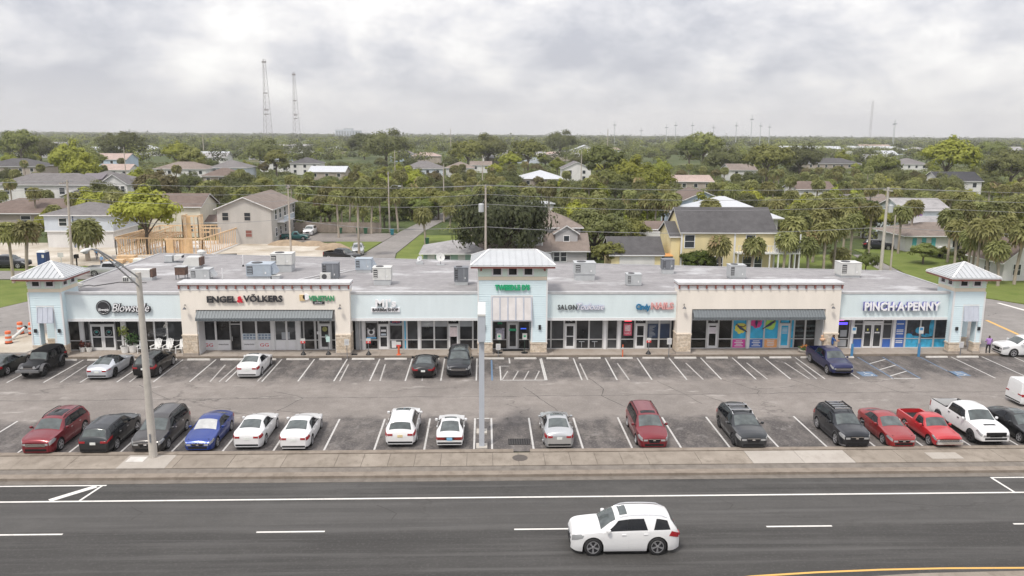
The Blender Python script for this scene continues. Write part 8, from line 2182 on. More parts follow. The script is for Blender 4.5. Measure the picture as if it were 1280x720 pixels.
LANDMARKS = ['white long house', 'solar-roofed house', 'taupe house', 'light blue house', 'lime green tree', 'brown-roofed cream house', 'grey beige gabled house', 'teal pickup', 'rear wooden fence', 'cross-street lamp pole', 'sage bungalow', 'big oak', 'oak-side transformer pole', 'grey gabled house', 'yellow garage', 'yellow house', 'white metal hip roof', 'powder blue gable', 'stout transformer pole', 'turquoise-shuttered house', 'pale two-storey house', 'charcoal-roofed house', 'white cottage', 'low blue house', 'right-edge house', 'pinkish roof', 'broad white metal roof', 'white two-gabled house', 'white metal barn', 'dark hip-roofed white house', 'grey hip roofs', 'white winged house', 'white warehouse', 'wide dark hip roofs', 'far white building', 'far blue house', 'pair of lattice masts', 'tan-roofed house', 'blue grey house', 'pale blue gabled house', 'dark left-edge house', 'far tower block', 'far pole row', 'guyed mast', 'flat white carport roof', 'left corner tower', 'right corner tower', 'left skyline', 'right skyline']
# kind, x, y, height, spread, nearest landmark, side of it, rank there
TABLE = """palm 65.7 99.0 4.7 1.0 24 b 0
palm -56.3 99.6 6.84 1.01 2 f 0
palm 68.5 100.0 6.63 1.1 24 b 1
palm 65.1 100.5 6.97 1.1 19 r 3
palm -58.9 101.2 6.55 0.95 2 f 1
palm 64.3 101.5 7.16 1.1 19 r 2
palm 64.6 104.0 5.7 1.0 19 r 0
palm 35.8 105.2 4.32 1.0 15 r 0
palm 66.1 105.3 5.8 1.14 19 r 1
palm 31.7 105.6 4.47 1.0 15 f 0
hedge 29.4 107.9 1.02 1.24 15 f 0
palm 41.2 108.0 4.71 1.0 15 r 1
live 2.9 108.2 1.49 0.98 11 f 0
palm 44.8 108.5 3.98 1.0 15 r 3
palm 47.5 109.6 5.63 1.1 18 l 2
bush 53.5 109.6 1.46 1.01 18 f 0
palm 43.1 110.2 6.33 1.15 18 l 3
palm 45.5 110.2 4.76 1.05 15 r 2
round 17.8 111.5 0.7 0.75 14 l 0
palm 50.0 112.0 6.03 1.1 18 l 1
palm 75.0 112.0 6.54 1.1 24 b 4
palm 44.6 112.0 6.92 1.1 22 f 6
palm 79.2 112.9 6.35 1.08 24 b 6
palm 51.4 113.7 1.88 0.91 18 f 0
palm 74.0 113.7 6.08 1.05 24 b 2
palm 68.8 114.0 5.72 1.0 19 b 0
palm 79.2 116.7 5.43 1.04 24 b 3
round 65.6 116.7 0.7 0.61 19 f 0
bush 76.7 117.7 1.0 0.92 24 b 0
palm 49.4 118.0 6.77 1.1 22 f 5
palm 55.1 118.1 6.29 0.96 18 l 0
palm 70.2 118.2 6.8 1.1 20 r 0
bush 72.9 118.6 1.0 1.01 46 b 0
palm -58.3 119.2 4.38 1.5 3 f 0
palm 73.4 120.5 7.67 1.1 20 r 1
bush 71.7 122.2 1.0 0.95 19 f 0
oak 17.0 122.3 1.05 0.9 13 r 0
palm -19.1 122.5 9.64 1.02 9 l 1
palm 60.2 122.9 7.53 0.93 23 f 0
round 22.9 123.5 1.0 0.79 14 b 0
palm 54.0 124.6 7.36 1.02 23 l 5
palm 57.1 125.0 7.33 1.1 23 l 3
palm 81.2 125.0 7.4 1.1 20 r 3
lime -52.1 125.6 1.03 1.25 4 f 0
palm 67.2 127.2 6.63 1.07 20 l 0
palm 88.5 127.5 4.53 0.97 24 b 5
palm 80.5 128.0 7.12 1.1 20 r 2
palm 86.3 129.2 6.23 1.08 20 r 4
palm 36.3 129.6 7.34 1.13 16 f 0
palm 87.4 130.0 7.87 1.1 21 r 8
palm 12.6 131.2 5.83 0.93 44 r 1
lime 88.5 133.1 0.97 0.9 24 b 0
palm 72.6 133.8 7.09 1.03 20 b 0
round 28.3 136.0 1.0 0.6 14 b 1
lime -72.9 136.4 1.38 0.52 2 r 0
palm 88.2 136.5 6.9 0.93 21 f 7
palm 19.6 136.8 6.45 1.14 44 r 6
lime 16.0 137.1 0.96 0.96 13 b 1
palm 54.6 137.3 6.17 1.06 22 f 4
palm 57.6 137.5 7.27 1.01 22 f 1
palm -10.1 138.0 5.11 1.07 9 r 3
oak 52.1 138.3 1.06 0.7 15 r 0
round 75.0 140.4 1.0 0.49 18 r 0
palm 95.6 140.6 7.4 0.92 21 r 10
palm 51.9 141.3 6.93 0.95 22 l 7
palm 33.5 142.3 7.21 1.15 17 l 1
palm 63.7 142.3 6.63 0.91 23 l 2
palm 96.7 142.4 7.26 1.15 21 r 9
palm -75.4 143.2 5.04 0.87 2 r 0
round 61.5 143.2 0.92 0.81 18 l 1
round 92.9 143.3 1.08 0.95 20 r 0
palm 0.7 143.4 8.57 1.03 12 b 2
lime 57.8 143.6 1.11 0.88 22 f 0
palm 30.9 143.8 6.94 1.0 17 l 2
lime 72.2 144.1 1.1 0.68 18 b 0
round 5.7 144.1 0.91 0.6 11 r 0
palm -65.4 144.6 7.27 1.11 1 f 2
palm 52.0 145.1 5.83 1.08 16 r 0
oak 61.6 145.8 1.07 0.61 18 l 0
palm 27.7 146.0 5.29 0.99 16 l 0
palm -26.4 146.4 7.4 0.97 9 l 6
palm 29.9 146.4 6.86 1.13 17 l 4
palm 65.3 146.4 5.95 0.93 23 l 4
round 70.5 146.7 1.0 0.71 18 l 0
palm 17.4 147.5 6.65 0.99 44 r 2
palm 89.2 148.1 5.87 1.08 21 f 5
palm 64.0 148.2 7.12 0.98 22 f 2
palm 25.7 148.3 1.65 0.91 14 b 0
lime 41.6 148.5 1.06 0.84 16 f 0
palm 53.6 148.7 6.21 1.02 16 r 1
lime 29.1 149.1 1.0 0.76 14 b 0
palm -2.4 149.2 5.31 1.03 12 l 0
round 97.9 149.2 0.99 0.99 20 r 1
palm 91.3 149.6 7.49 1.14 21 f 2
palm 5.6 149.8 4.72 0.97 12 r 0
lime 11.2 149.9 1.0 0.46 13 b 0
palm 18.0 150.6 6.63 1.1 44 r 3
palm 87.8 151.2 7.11 0.96 21 f 4
palm -21.3 152.5 6.95 1.03 9 l 0
palm 36.1 152.7 6.74 1.03 17 l 0
palm -69.6 153.0 6.68 0.87 1 f 1
palm 94.7 153.4 5.87 1.01 21 f 6
round 19.9 153.6 1.0 0.99 44 r 1
palm 22.2 153.7 6.12 1.15 44 r 7
palm 88.7 154.1 6.25 0.89 20 b 2
palm 71.8 154.2 6.51 1.15 23 l 0
palm -31.2 154.8 6.13 0.9 9 l 7
palm 59.6 155.2 7.16 1.04 22 l 1
round -29.6 155.5 1.0 0.82 8 b 0
palm -23.2 156.2 4.19 0.91 9 l 2
palm -26.0 156.2 7.56 1.07 9 l 5
palm -16.7 156.3 6.67 0.95 9 b 0
oak -73.9 157.5 0.9 0.68 3 b 0
palm -20.2 157.6 7.49 0.95 9 b 1
oak -45.0 157.6 1.0 0.87 6 b 0
palm 19.2 157.8 6.31 1.08 44 r 4
oak -34.3 158.2 1.0 0.73 6 r 0
round -40.6 158.4 1.0 0.93 6 r 0
palm -57.5 159.3 4.76 1.06 5 b 0
palm 16.3 159.5 7.48 1.07 26 r 1
palm -80.1 159.5 5.89 1.0 0 r 0
palm -51.5 159.6 7.44 0.87 38 f 1
palm -73.3 159.9 5.37 0.86 1 f 3
palm 65.1 160.3 5.4 0.97 22 f 3
palm -6.8 160.5 4.0 1.0 12 l 1
lime -76.7 160.6 0.89 0.96 3 b 0
oak -53.6 160.7 1.0 0.7 5 r 0
palm 3.5 160.9 6.06 0.98 12 b 1
palm 23.1 161.0 6.44 1.03 44 r 8
palm 95.0 161.5 7.45 1.05 21 f 1
lime -34.6 161.6 0.91 0.72 8 b 0
palm -31.8 161.8 7.46 1.03 28 f 2
oak 100.7 161.8 1.18 0.68 20 r 1
lime 56.8 161.9 0.87 0.64 16 r 1
round -20.1 162.6 1.0 0.71 9 f 0
palm 112.9 162.7 5.35 1.14 21 r 11
palm -88.9 162.9 6.7 0.91 0 f 2
oak -47.5 162.9 0.87 0.85 6 b 1
oak 34.0 163.4 1.2 0.81 16 l 0
palm -28.8 163.6 5.81 1.0 9 l 3
palm 66.4 163.7 6.11 0.94 22 f 0
palm 2.4 163.8 4.85 0.95 12 b 0
round 71.5 164.3 1.18 0.95 23 l 0
round -1.7 164.5 0.89 0.81 12 l 0
round -46.3 164.7 0.98 0.81 6 b 0
palm -73.5 164.8 5.37 1.14 4 l 0
palm -36.4 165.0 6.86 1.11 29 f 4
palm 30.1 165.5 6.44 1.06 17 l 5
palm -31.6 166.0 5.47 1.0 28 f 4
lime 37.3 166.0 1.0 0.76 16 l 0
palm 74.9 166.3 4.91 1.04 23 l 1
round 2.9 167.0 0.91 0.96 12 r 0
lime -50.4 167.3 1.17 0.61 6 b 0
palm -4.0 167.4 5.6 0.91 12 l 2
palm 92.8 167.8 5.96 1.08 20 b 1
palm 16.8 168.2 5.45 0.97 44 r 0
palm 87.1 168.2 7.11 1.11 23 r 0
palm 98.6 169.1 5.86 0.93 21 f 3
palm -30.6 169.6 7.0 0.91 28 f 3
oak 26.5 171.5 1.0 0.63 44 r 1
lime 104.8 171.7 1.13 0.81 21 f 0
round -49.4 171.9 1.1 0.93 6 b 1
palm 53.5 172.2 7.22 1.14 17 r 2
palm 66.4 172.5 6.01 1.02 22 l 0
oak -57.4 172.8 0.96 0.89 5 r 1
palm -0.9 173.6 6.75 1.02 12 b 3
lime 121.4 173.7 0.86 0.68 20 r 0
palm -8.6 173.8 4.51 0.86 9 r 2
oak 100.7 174.0 1.01 0.76 20 r 0
palm 39.0 174.1 7.21 0.94 25 l 0
palm -22.4 174.3 6.61 1.08 9 b 2
oak -4.8 174.4 1.0 0.71 12 l 0
lime -75.4 175.1 1.07 0.69 4 b 0
palm 21.7 175.6 4.97 0.85 44 r 5
palm 14.2 176.0 6.8 1.08 26 f 2
round 18.0 176.0 1.02 0.57 44 r 0
palm 6.9 176.3 4.62 1.07 44 l 0
oak -20.1 176.6 1.0 0.75 9 f 0
palm -55.1 176.7 5.69 1.14 38 f 2
round -13.5 176.8 1.0 0.78 9 r 1
round -53.0 177.3 0.9 0.97 6 b 2
palm -71.5 177.7 7.47 1.06 1 r 0
oak 57.9 177.7 1.15 0.66 16 r 0
palm -59.4 177.8 7.29 0.93 38 f 0
round -15.9 177.9 1.0 0.94 9 r 0
round -10.1 177.9 1.0 0.88 9 r 2
palm 9.8 178.0 5.94 1.06 44 b 0
palm -94.9 178.2 5.0 1.05 0 f 0
lime -98.2 179.0 1.01 0.56 2 b 0
hedge 87.8 179.4 1.0 1.62 23 f 0
palm -74.6 180.1 5.1 1.03 4 b 0
oak -80.4 180.4 0.88 0.86 4 l 0
palm -39.0 181.0 7.39 1.09 29 f 3
palm 88.2 181.1 6.56 0.95 23 b 0
palm -26.9 181.5 7.44 1.07 9 b 5
palm 35.8 182.4 5.43 1.01 17 l 3
oak 98.4 182.7 1.15 0.7 20 b 0
palm -107.2 182.7 4.67 1.0 2 b 0
palm -16.2 182.8 6.6 0.9 9 r 1
palm -12.1 183.2 6.04 0.86 30 f 2
palm 117.1 183.3 7.25 0.91 21 r 1
lime 61.0 183.4 0.93 0.89 16 r 0
oak -85.3 183.4 1.1 0.85 1 f 0
oak 103.2 183.9 1.02 0.75 20 b 1
round -3.2 184.9 1.05 0.56 12 l 1
palm 35.9 185.4 7.17 1.01 25 l 2
palm -17.2 185.5 5.35 0.95 9 r 0
palm 121.8 185.7 6.73 0.91 21 r 2
palm 53.3 185.8 6.84 0.94 17 r 1
oak -58.3 185.9 1.0 0.68 5 r 2
oak -12.0 186.4 1.0 0.79 9 r 0
palm 77.7 186.7 7.43 1.01 22 b 0
oak 38.1 186.9 0.87 0.65 16 l 1
lime -69.7 187.5 0.88 0.59 5 b 0
oak 114.7 187.6 0.9 0.61 21 f 1
palm 62.4 187.7 7.31 1.04 31 f 2
bronze -74.7 187.9 1.0 1.43 37 f 1
palm 127.5 188.6 6.94 0.98 21 r 5
oak -58.1 189.1 0.91 0.86 6 b 3
palm 67.1 189.2 6.67 1.13 22 l 6
palm -64.1 189.4 4.59 1.01 5 b 1
palm 132.0 190.4 4.84 0.98 21 r 7
palm 127.7 191.6 6.31 0.92 21 r 4
oak 19.0 191.6 1.0 0.63 44 r 0
oak 4.2 192.6 0.96 0.72 12 r 0
round -5.1 193.7 0.91 0.9 12 l 2
round 102.9 194.1 0.98 0.79 23 r 0
palm -56.7 194.6 4.81 1.1 6 b 0
palm -111.9 195.1 6.54 0.94 40 f 1
palm 89.1 195.8 6.51 1.0 22 r 0
palm -28.3 196.2 7.38 1.03 28 r 3
palm 25.6 196.4 6.96 1.1 27 f 1
palm 53.8 196.8 4.6 1.01 17 r 0
palm -31.9 197.2 4.8 1.06 9 l 4
round 5.5 197.5 0.97 0.99 12 b 0
palm -45.0 197.7 6.69 1.03 29 f 1
palm 16.6 197.9 6.69 0.98 26 f 1
palm -25.1 198.2 6.97 0.91 9 b 4
palm 106.7 198.8 4.92 0.94 20 b 3
palm 38.5 199.2 7.14 1.04 25 l 1
lime 27.7 199.3 1.0 0.86 27 f 0
palm -37.2 199.4 6.32 0.87 28 f 0
palm -106.3 200.7 3.32 1.04 0 f 1
palm 119.8 201.1 6.09 1.09 21 f 0
palm 108.9 201.2 6.59 1.04 21 l 1
lime 91.5 201.2 0.98 0.89 22 r 0
palm 93.9 201.3 6.5 0.93 23 b 1
oak 46.5 201.6 0.94 0.85 17 l 0
palm 11.4 202.2 4.41 1.05 44 b 1
oak 111.5 202.8 1.14 0.75 20 b 2
palm 20.9 203.0 6.3 0.88 26 r 0
palm -0.2 203.2 6.04 0.98 12 b 4
palm 14.6 204.5 5.53 1.03 26 f 0
palm -83.4 204.9 6.42 0.91 37 l 2
round -68.8 205.3 1.0 1.02 38 f 1
oak 121.8 205.6 1.1 0.71 21 f 0
palm 74.7 205.7 5.5 0.88 22 l 5
oak -39.8 205.7 1.02 0.68 28 f 1
palm 79.0 205.9 7.26 0.92 22 l 3
palm -79.6 206.6 5.62 0.95 37 f 0
palm -23.4 206.9 5.98 0.98 9 b 3
palm 138.6 208.3 5.12 0.97 21 r 3
palm 103.2 208.4 7.21 1.15 23 b 2
palm -6.2 208.4 5.54 1.05 30 f 3
palm -49.4 208.5 6.79 1.05 29 f 2
palm 68.9 208.6 4.91 1.11 31 f 3
palm -3.1 208.7 6.76 0.92 30 r 5
palm 10.1 209.0 5.24 0.93 26 l 0
palm 4.1 209.0 5.54 0.92 26 l 5
palm 1.8 211.3 6.53 0.94 26 l 4
round 40.6 211.4 1.0 0.57 17 l 0
round -68.6 211.6 1.02 0.63 38 f 2
palm 81.0 211.7 6.68 0.88 22 l 2
palm 78.0 214.2 4.93 0.94 22 l 4
oak 70.3 214.9 0.95 0.85 31 f 1
palm -16.9 215.2 6.33 1.04 30 f 1
lime 45.4 215.8 1.0 1.21 25 l 0
palm 29.7 216.1 7.09 0.86 27 r 0
round 107.7 216.3 1.17 0.62 23 b 0
round 78.9 216.6 0.91 0.74 22 l 0
round 16.9 217.4 1.18 0.68 26 f 0
palm 118.1 217.8 6.68 0.91 21 l 3
oak -60.5 217.9 1.02 0.68 6 b 2
lime 146.1 218.3 1.05 0.63 21 r 4
round 65.1 218.4 1.08 0.78 17 r 0
round 31.1 219.7 1.12 0.71 27 f 0
oak -66.6 219.8 1.0 0.81 38 f 1
palm 124.1 220.0 6.19 0.99 21 l 0
oak 25.8 220.8 1.19 0.61 27 f 0
palm 2.2 221.5 6.91 1.08 26 l 2
oak 119.7 221.5 1.0 0.94 21 l 1
palm -7.7 221.7 6.86 0.99 30 r 2
palm -105.9 221.8 3.02 1.08 1 f 0
palm -22.4 222.1 7.2 1.1 35 f 1
oak 40.0 223.1 0.87 0.85 17 l 1
round -32.2 223.5 1.0 0.72 9 l 0
round -72.7 224.0 1.16 0.55 38 f 0
oak -25.6 225.8 1.03 0.65 9 b 0
palm -37.7 226.2 5.11 1.07 28 f 1
round -61.1 226.2 0.94 0.96 6 b 3
bronze -87.1 227.0 0.98 0.89 37 f 0
palm 74.4 228.3 4.75 1.05 31 f 1
lime 146.9 228.6 0.87 0.64 21 r 2
palm 5.1 228.7 5.64 1.06 26 l 1
palm 117.9 229.1 4.82 1.01 23 r 1
palm 33.6 231.2 6.07 0.92 27 r 1
palm 159.3 232.3 5.47 1.12 21 r 6
palm -37.3 232.3 6.62 1.06 28 r 1
lime -20.2 232.3 1.16 0.88 30 f 0
lime -118.7 232.6 1.11 0.79 0 r 0
oak -11.8 233.5 1.05 0.66 30 f 1
palm -69.4 234.1 7.29 0.99 38 r 0
oak 110.2 234.8 1.13 0.7 23 b 0
palm -50.4 235.1 6.42 1.03 29 f 0
round 38.5 235.2 1.0 1.38 27 r 3
lime -28.6 235.3 0.97 0.78 9 b 0
lime 43.2 235.9 1.0 1.38 27 r 2
round -124.4 235.9 0.99 0.57 0 b 0
palm 85.7 236.2 7.47 1.08 31 r 1
palm -96.9 237.0 4.7 1.11 37 l 1
lime 119.1 238.1 0.87 0.95 23 b 0
round -113.7 238.2 1.01 0.85 1 l 0
oak 138.9 238.3 1.1 0.84 21 l 0
oak -45.8 238.6 1.04 0.75 28 f 0
round 104.0 239.4 1.17 0.67 22 r 0
palm 75.2 239.7 6.24 1.05 31 f 0
oak 6.4 239.8 1.1 0.86 26 l 1
palm -143.1 240.8 7.19 0.9 40 l 0
lime -66.3 241.2 1.03 0.65 38 r 1
palm 113.3 241.3 6.47 0.93 33 r 2
palm -137.3 242.1 6.45 1.03 40 f 0
lime 162.3 242.3 0.89 0.78 21 r 3
palm 132.7 242.7 6.32 0.94 21 l 4
palm -17.1 243.5 4.73 0.99 30 f 0
lime -102.5 244.2 1.05 0.85 1 r 1
palm -124.5 246.6 5.09 0.92 1 l 0
palm -31.7 247.0 6.36 1.08 28 r 2
lime -119.9 247.3 1.0 1.32 39 l 1
palm 153.2 247.5 6.14 0.98 21 r 0
oak 8.5 248.1 1.05 0.81 26 l 0
palm 102.4 248.2 5.75 0.98 22 b 1
oak -21.2 248.8 1.12 0.86 30 f 0
oak -89.7 249.3 1.11 0.72 37 f 0
palm -3.4 250.0 6.77 0.96 30 r 3
palm -135.3 251.0 5.5 0.94 40 r 1
palm 108.2 251.2 6.75 0.98 33 f 3
lime -107.5 251.2 1.02 0.57 1 r 0
oak -79.8 252.4 0.89 0.68 38 f 0
round -32.8 252.7 1.19 0.8 9 b 0
oak 54.0 253.8 1.01 0.66 25 l 0
bronze 163.2 253.8 0.88 0.76 21 r 0
palm 37.6 253.9 4.51 1.1 27 r 2
palm 129.3 254.3 5.68 1.1 23 b 3
round 123.8 257.6 0.92 0.69 23 b 1
round -122.0 257.9 1.14 0.59 1 b 0
oak 53.1 258.3 1.0 0.7 25 l 1
oak -76.8 258.8 1.06 0.78 38 r 0
palm 114.4 258.9 6.03 1.05 33 f 2
lime 25.2 259.0 0.88 0.59 26 r 0
round 38.7 259.7 1.0 1.97 27 r 0
lime -40.0 261.0 0.92 0.86 28 r 0
palm 149.6 263.7 6.72 0.9 21 l 2
palm -27.8 264.0 5.57 1.12 35 f 0
oak 120.9 264.9 0.96 0.67 22 r 0
bronze -16.3 264.9 1.09 0.87 30 f 0
palm 106.5 265.5 5.77 0.95 22 b 2
round -44.6 266.8 1.16 0.57 28 f 0
palm 132.2 267.0 5.38 0.99 33 r 3
oak 169.9 267.5 0.96 0.78 21 r 0
palm 98.7 268.4 6.39 1.13 31 r 2
palm 27.4 269.4 5.52 0.99 27 f 0
palm -109.5 269.5 5.36 1.14 37 l 0
oak 138.6 271.4 1.07 0.9 23 b 1
oak 54.0 272.0 1.18 0.71 25 l 2
bronze 146.8 275.6 1.18 0.61 21 l 0
palm 95.8 275.8 6.29 1.1 31 r 0
oak -6.9 277.4 0.91 0.86 30 r 1
oak 92.8 277.4 1.14 0.69 31 f 0
round 159.2 280.5 1.12 0.84 21 l 0
palm 124.0 280.8 6.96 1.1 33 f 0
palm 130.3 281.0 6.2 1.05 33 r 0
bronze 192.2 282.3 1.08 0.66 21 r 1
bronze 19.1 283.4 0.97 0.62 26 f 0
palm -106.3 283.5 6.13 1.14 37 b 0
palm -24.9 285.0 4.74 1.1 30 l 1
round -114.0 285.1 1.12 0.6 37 l 0
palm -131.7 285.2 6.18 0.94 39 f 0
palm 9.8 285.4 6.85 1.14 26 l 3
palm 86.0 288.3 6.23 0.98 31 l 0
lime 167.1 288.3 1.0 2.28 48 l 0
lime -146.6 288.3 0.93 0.62 0 b 0
lime -36.0 290.2 0.87 0.84 9 b 1
bronze -128.9 290.4 0.9 0.6 1 r 0
palm 139.6 291.0 6.64 1.08 33 r 1
oak 112.1 291.3 0.92 0.7 22 l 0
round -86.4 291.5 1.1 0.72 38 r 0
oak 182.1 292.5 1.15 0.72 21 r 1
lime 46.3 292.9 0.96 0.69 27 r 1
oak 194.4 293.1 1.0 1.73 48 f 1
palm 123.7 296.1 6.1 0.88 33 l 0
palm 81.1 297.2 6.1 0.99 25 b 1
lime -149.6 297.8 1.0 1.67 39 l 2
bronze 161.1 297.9 1.16 0.75 21 l 1
oak -171.5 298.4 0.99 0.64 40 f 0
palm 184.2 298.4 6.01 1.09 21 b 0
bronze 67.6 299.9 1.15 0.56 25 l 0
palm -47.0 300.0 5.91 0.94 28 r 0
palm 56.1 301.5 4.74 1.14 27 r 3
palm -161.6 301.9 5.62 1.01 40 r 0
palm 134.3 302.2 6.12 0.96 33 f 1
palm 76.4 302.2 7.04 0.91 25 b 0
lime 192.9 304.2 0.88 0.76 21 r 0
round 150.5 304.5 1.0 1.78 33 r 1
palm -182.9 306.9 6.84 0.95 40 l 1
palm -11.8 308.7 5.45 1.15 30 r 0
round -144.0 310.7 1.0 0.65 1 b 1
palm -172.3 311.1 6.72 0.94 40 b 0
round 109.9 311.9 1.0 2.28 31 b 2
round 47.9 312.1 0.96 0.78 27 r 1
palm 2.9 320.1 4.54 1.02 30 r 4
oak 20.8 323.0 0.94 0.68 26 b 0
lime 203.3 323.2 1.07 0.71 21 r 1
bronze -31.2 324.3 1.11 0.64 35 f 0
lime 71.6 325.7 1.13 0.88 25 l 2
bronze 80.3 327.1 0.96 0.71 25 b 0
bronze 94.6 328.7 1.1 0.65 31 l 0
bronze 131.9 330.0 0.97 0.59 22 b 0
palm -31.0 332.9 4.71 0.93 30 l 0
palm -9.2 335.9 5.07 1.07 30 r 1
bronze 24.0 336.0 1.02 0.68 26 b 0
round -119.8 338.3 1.0 1.68 37 b 0
lime -161.0 339.1 1.17 0.86 39 l 0
lime -35.8 343.2 1.16 0.6 35 f 0
bronze -92.2 343.5 1.19 0.76 29 l 0
lime 4.4 343.7 0.94 0.83 30 r 0
lime 76.4 344.0 1.15 0.58 25 l 1
round 61.2 345.1 1.2 0.68 27 r 2
bronze 22.4 345.6 1.12 0.81 26 b 1
oak 94.3 346.4 0.99 0.82 25 b 0
palm 17.0 346.6 6.0 1.01 26 b 0
palm 37.6 346.7 4.57 1.0 27 b 0
round -88.5 349.9 1.0 1.54 29 l 0
bronze 141.9 353.4 1.14 0.61 33 l 0
round -117.5 354.6 1.05 0.91 38 b 0
oak -132.1 354.9 0.9 0.89 37 b 0
round -169.7 355.2 1.0 1.56 39 l 0
oak 180.5 356.4 0.96 0.79 33 r 2
lime -103.6 359.5 1.01 0.7 38 r 0
oak -180.6 360.0 0.88 0.73 39 l 0
lime 50.4 361.9 0.98 0.73 27 r 0
oak 117.9 363.8 0.95 0.74 31 b 0
lime 12.6 365.6 1.0 1.31 26 b 0
oak 60.0 365.7 1.14 0.79 27 r 1
round 6.9 371.5 0.89 0.74 26 l 0
oak 82.8 372.9 1.08 0.71 25 l 3
palm -164.1 373.0 5.58 1.12 39 r 0
round 175.7 373.2 1.09 0.63 33 r 0
oak 111.1 373.5 1.0 1.58 31 l 0
lime 33.8 373.6 0.95 0.93 27 l 0
oak 71.2 376.2 1.17 0.64 27 r 2
oak -90.8 377.6 1.19 0.66 29 l 0
oak 148.8 378.8 1.0 1.74 32 f 0
lime -141.9 381.1 1.0 1.75 37 b 0
lime 129.0 381.8 1.11 0.73 31 b 0
lime 217.4 386.2 1.05 0.6 21 b 0
lime 138.2 387.2 1.09 0.67 31 r 0
palm -196.4 387.4 4.59 0.98 39 l 0
oak 151.1 388.9 0.93 0.62 33 l 0
oak 61.2 391.7 1.12 0.68 27 r 0
bronze -22.1 399.7 1.19 0.55 30 r 0
round 223.4 400.5 1.19 0.65 21 l 1
oak -70.0 403.4 0.95 0.61 28 b 0
round 21.8 403.7 1.0 2.13 34 l 1
round 153.2 405.2 1.06 0.7 33 l 0
lime 187.7 405.6 1.16 0.56 33 r 0
round -8.1 412.1 1.0 2.05 30 r 0
lime -237.0 414.2 0.88 0.95 40 b 0
oak 115.9 414.5 1.06 0.81 31 l 1
oak 203.7 416.2 0.97 0.69 33 r 1
oak -37.4 419.7 1.06 0.71 35 f 0
lime 283.1 421.3 1.11 0.76 48 r 0
oak -16.9 422.3 1.17 0.71 30 r 0
oak -154.4 423.4 0.98 0.84 37 b 1
oak -189.9 425.4 0.95 0.78 39 b 0
round 108.2 426.1 1.0 2.12 25 b 0
oak 51.1 432.1 1.12 0.87 27 b 0
round -243.5 437.6 1.0 2.56 47 l 0
oak -55.1 438.6 1.01 0.67 35 l 0
oak -117.6 440.4 1.0 1.78 36 f 1
round 120.3 443.4 1.0 2.98 42 l 1
oak 34.1 450.7 1.14 0.78 26 b 1
lime 223.6 451.2 0.86 0.68 33 r 1
round 98.6 451.9 0.95 0.69 25 b 2
round -156.1 453.3 0.95 0.65 38 b 1
lime 205.3 460.5 1.18 0.97 33 b 0
oak -253.9 463.4 1.09 0.72 47 f 2
round -214.7 465.0 1.05 0.64 39 b 0
oak -56.0 466.8 1.0 2.41 35 b 0
round 57.4 466.8 1.1 0.74 34 f 1
palm 224.7 467.6 4.97 0.96 43 f 0
oak 2.3 470.8 1.0 2.17 30 r 2
lime -256.5 475.0 0.89 0.8 47 f 0
oak 19.0 475.3 1.15 0.81 26 b 2
palm 69.9 476.9 5.34 1.08 34 r 0
oak -209.3 477.4 1.0 2.29 39 b 1
lime 293.4 478.4 1.04 0.75 48 f 0
round 175.9 485.3 1.17 0.86 31 r 0
oak -259.8 487.0 1.0 1.79 47 f 0
round 164.7 488.4 0.89 0.79 31 b 0
round -110.8 490.0 0.93 0.99 29 b 0
lime 12.5 508.7 0.93 0.71 26 l 0
lime -292.3 513.4 1.03 0.64 40 b 1
round 335.9 528.9 1.0 2.32 48 f 0
round 166.1 538.3 1.04 0.69 31 b 1
round 53.9 539.2 1.17 0.85 34 l 0
oak -139.8 550.2 0.98 0.88 36 f 0
round 304.8 551.1 0.95 0.87 48 l 0
oak 257.5 554.2 1.11 0.74 33 r 0
oak 123.3 555.7 0.97 0.8 25 b 1
lime 68.1 557.5 1.05 0.59 34 f 0
round 119.0 568.8 0.97 0.98 34 r 1
oak -83.7 573.9 1.18 0.86 41 f 0
palm 41.9 576.9 6.79 1.01 34 l 0
round 257.6 584.3 0.92 0.72 33 b 0
round 71.7 587.3 1.19 0.68 34 f 0
oak -126.1 588.5 1.09 0.66 29 b 0
oak 395.0 592.0 0.95 0.83 48 r 1
oak 235.2 600.8 1.13 0.65 32 l 0
oak -89.4 612.2 1.0 2.25 41 r 0
oak -175.4 612.8 1.1 0.86 36 l 0
round -78.6 615.0 1.03 0.67 35 l 0
oak -337.6 625.8 0.93 0.62 47 f 1
round 266.1 626.0 0.86 0.91 32 f 0
lime 256.5 627.3 1.09 0.57 32 f 0
palm 337.2 638.0 6.12 0.92 43 r 1
round -1.6 645.9 1.2 0.59 30 r 1
oak 421.1 649.1 1.07 0.7 48 f 0
palm 432.4 651.6 6.32 0.97 48 r 0
oak 458.8 682.2 0.96 0.83 48 r 0
oak 63.6 683.3 1.0 2.52 34 l 0
round 171.2 684.7 0.89 0.99 25 b 1
palm 363.9 719.2 5.01 1.14 43 r 0
round -91.7 731.3 0.99 0.61 35 l 1
oak 392.6 731.6 0.98 0.64 43 r 0
round 222.7 745.8 0.88 0.81 42 l 0
round 122.7 756.5 1.08 0.67 34 r 0
round 416.8 779.0 1.11 0.67 43 r 0
round 383.8 797.0 1.03 0.79 43 f 0"""
KIND_WORDS = {'palm': 'cabbage palm', 'oak': 'spreading oak', 'live': 'dark live oak', 'round': 'leafy green tree', 'lime': 'yellow green tree', 'bronze': 'bronze green tree', 'bush': 'low shrub', 'hedge': 'clipped round bush'}
ORDER = ['', 'second ', 'third ', 'fourth ', 'fifth ', 'sixth ', 'seventh ', 'eighth ', 'ninth ', 'tenth ', 'eleventh ', 'twelfth ', 'thirteenth ', 'fourteenth ', 'fifteenth ', 'sixteenth ', 'seventeenth ', 'eighteenth ', 'nineteenth ', 'twentieth ']
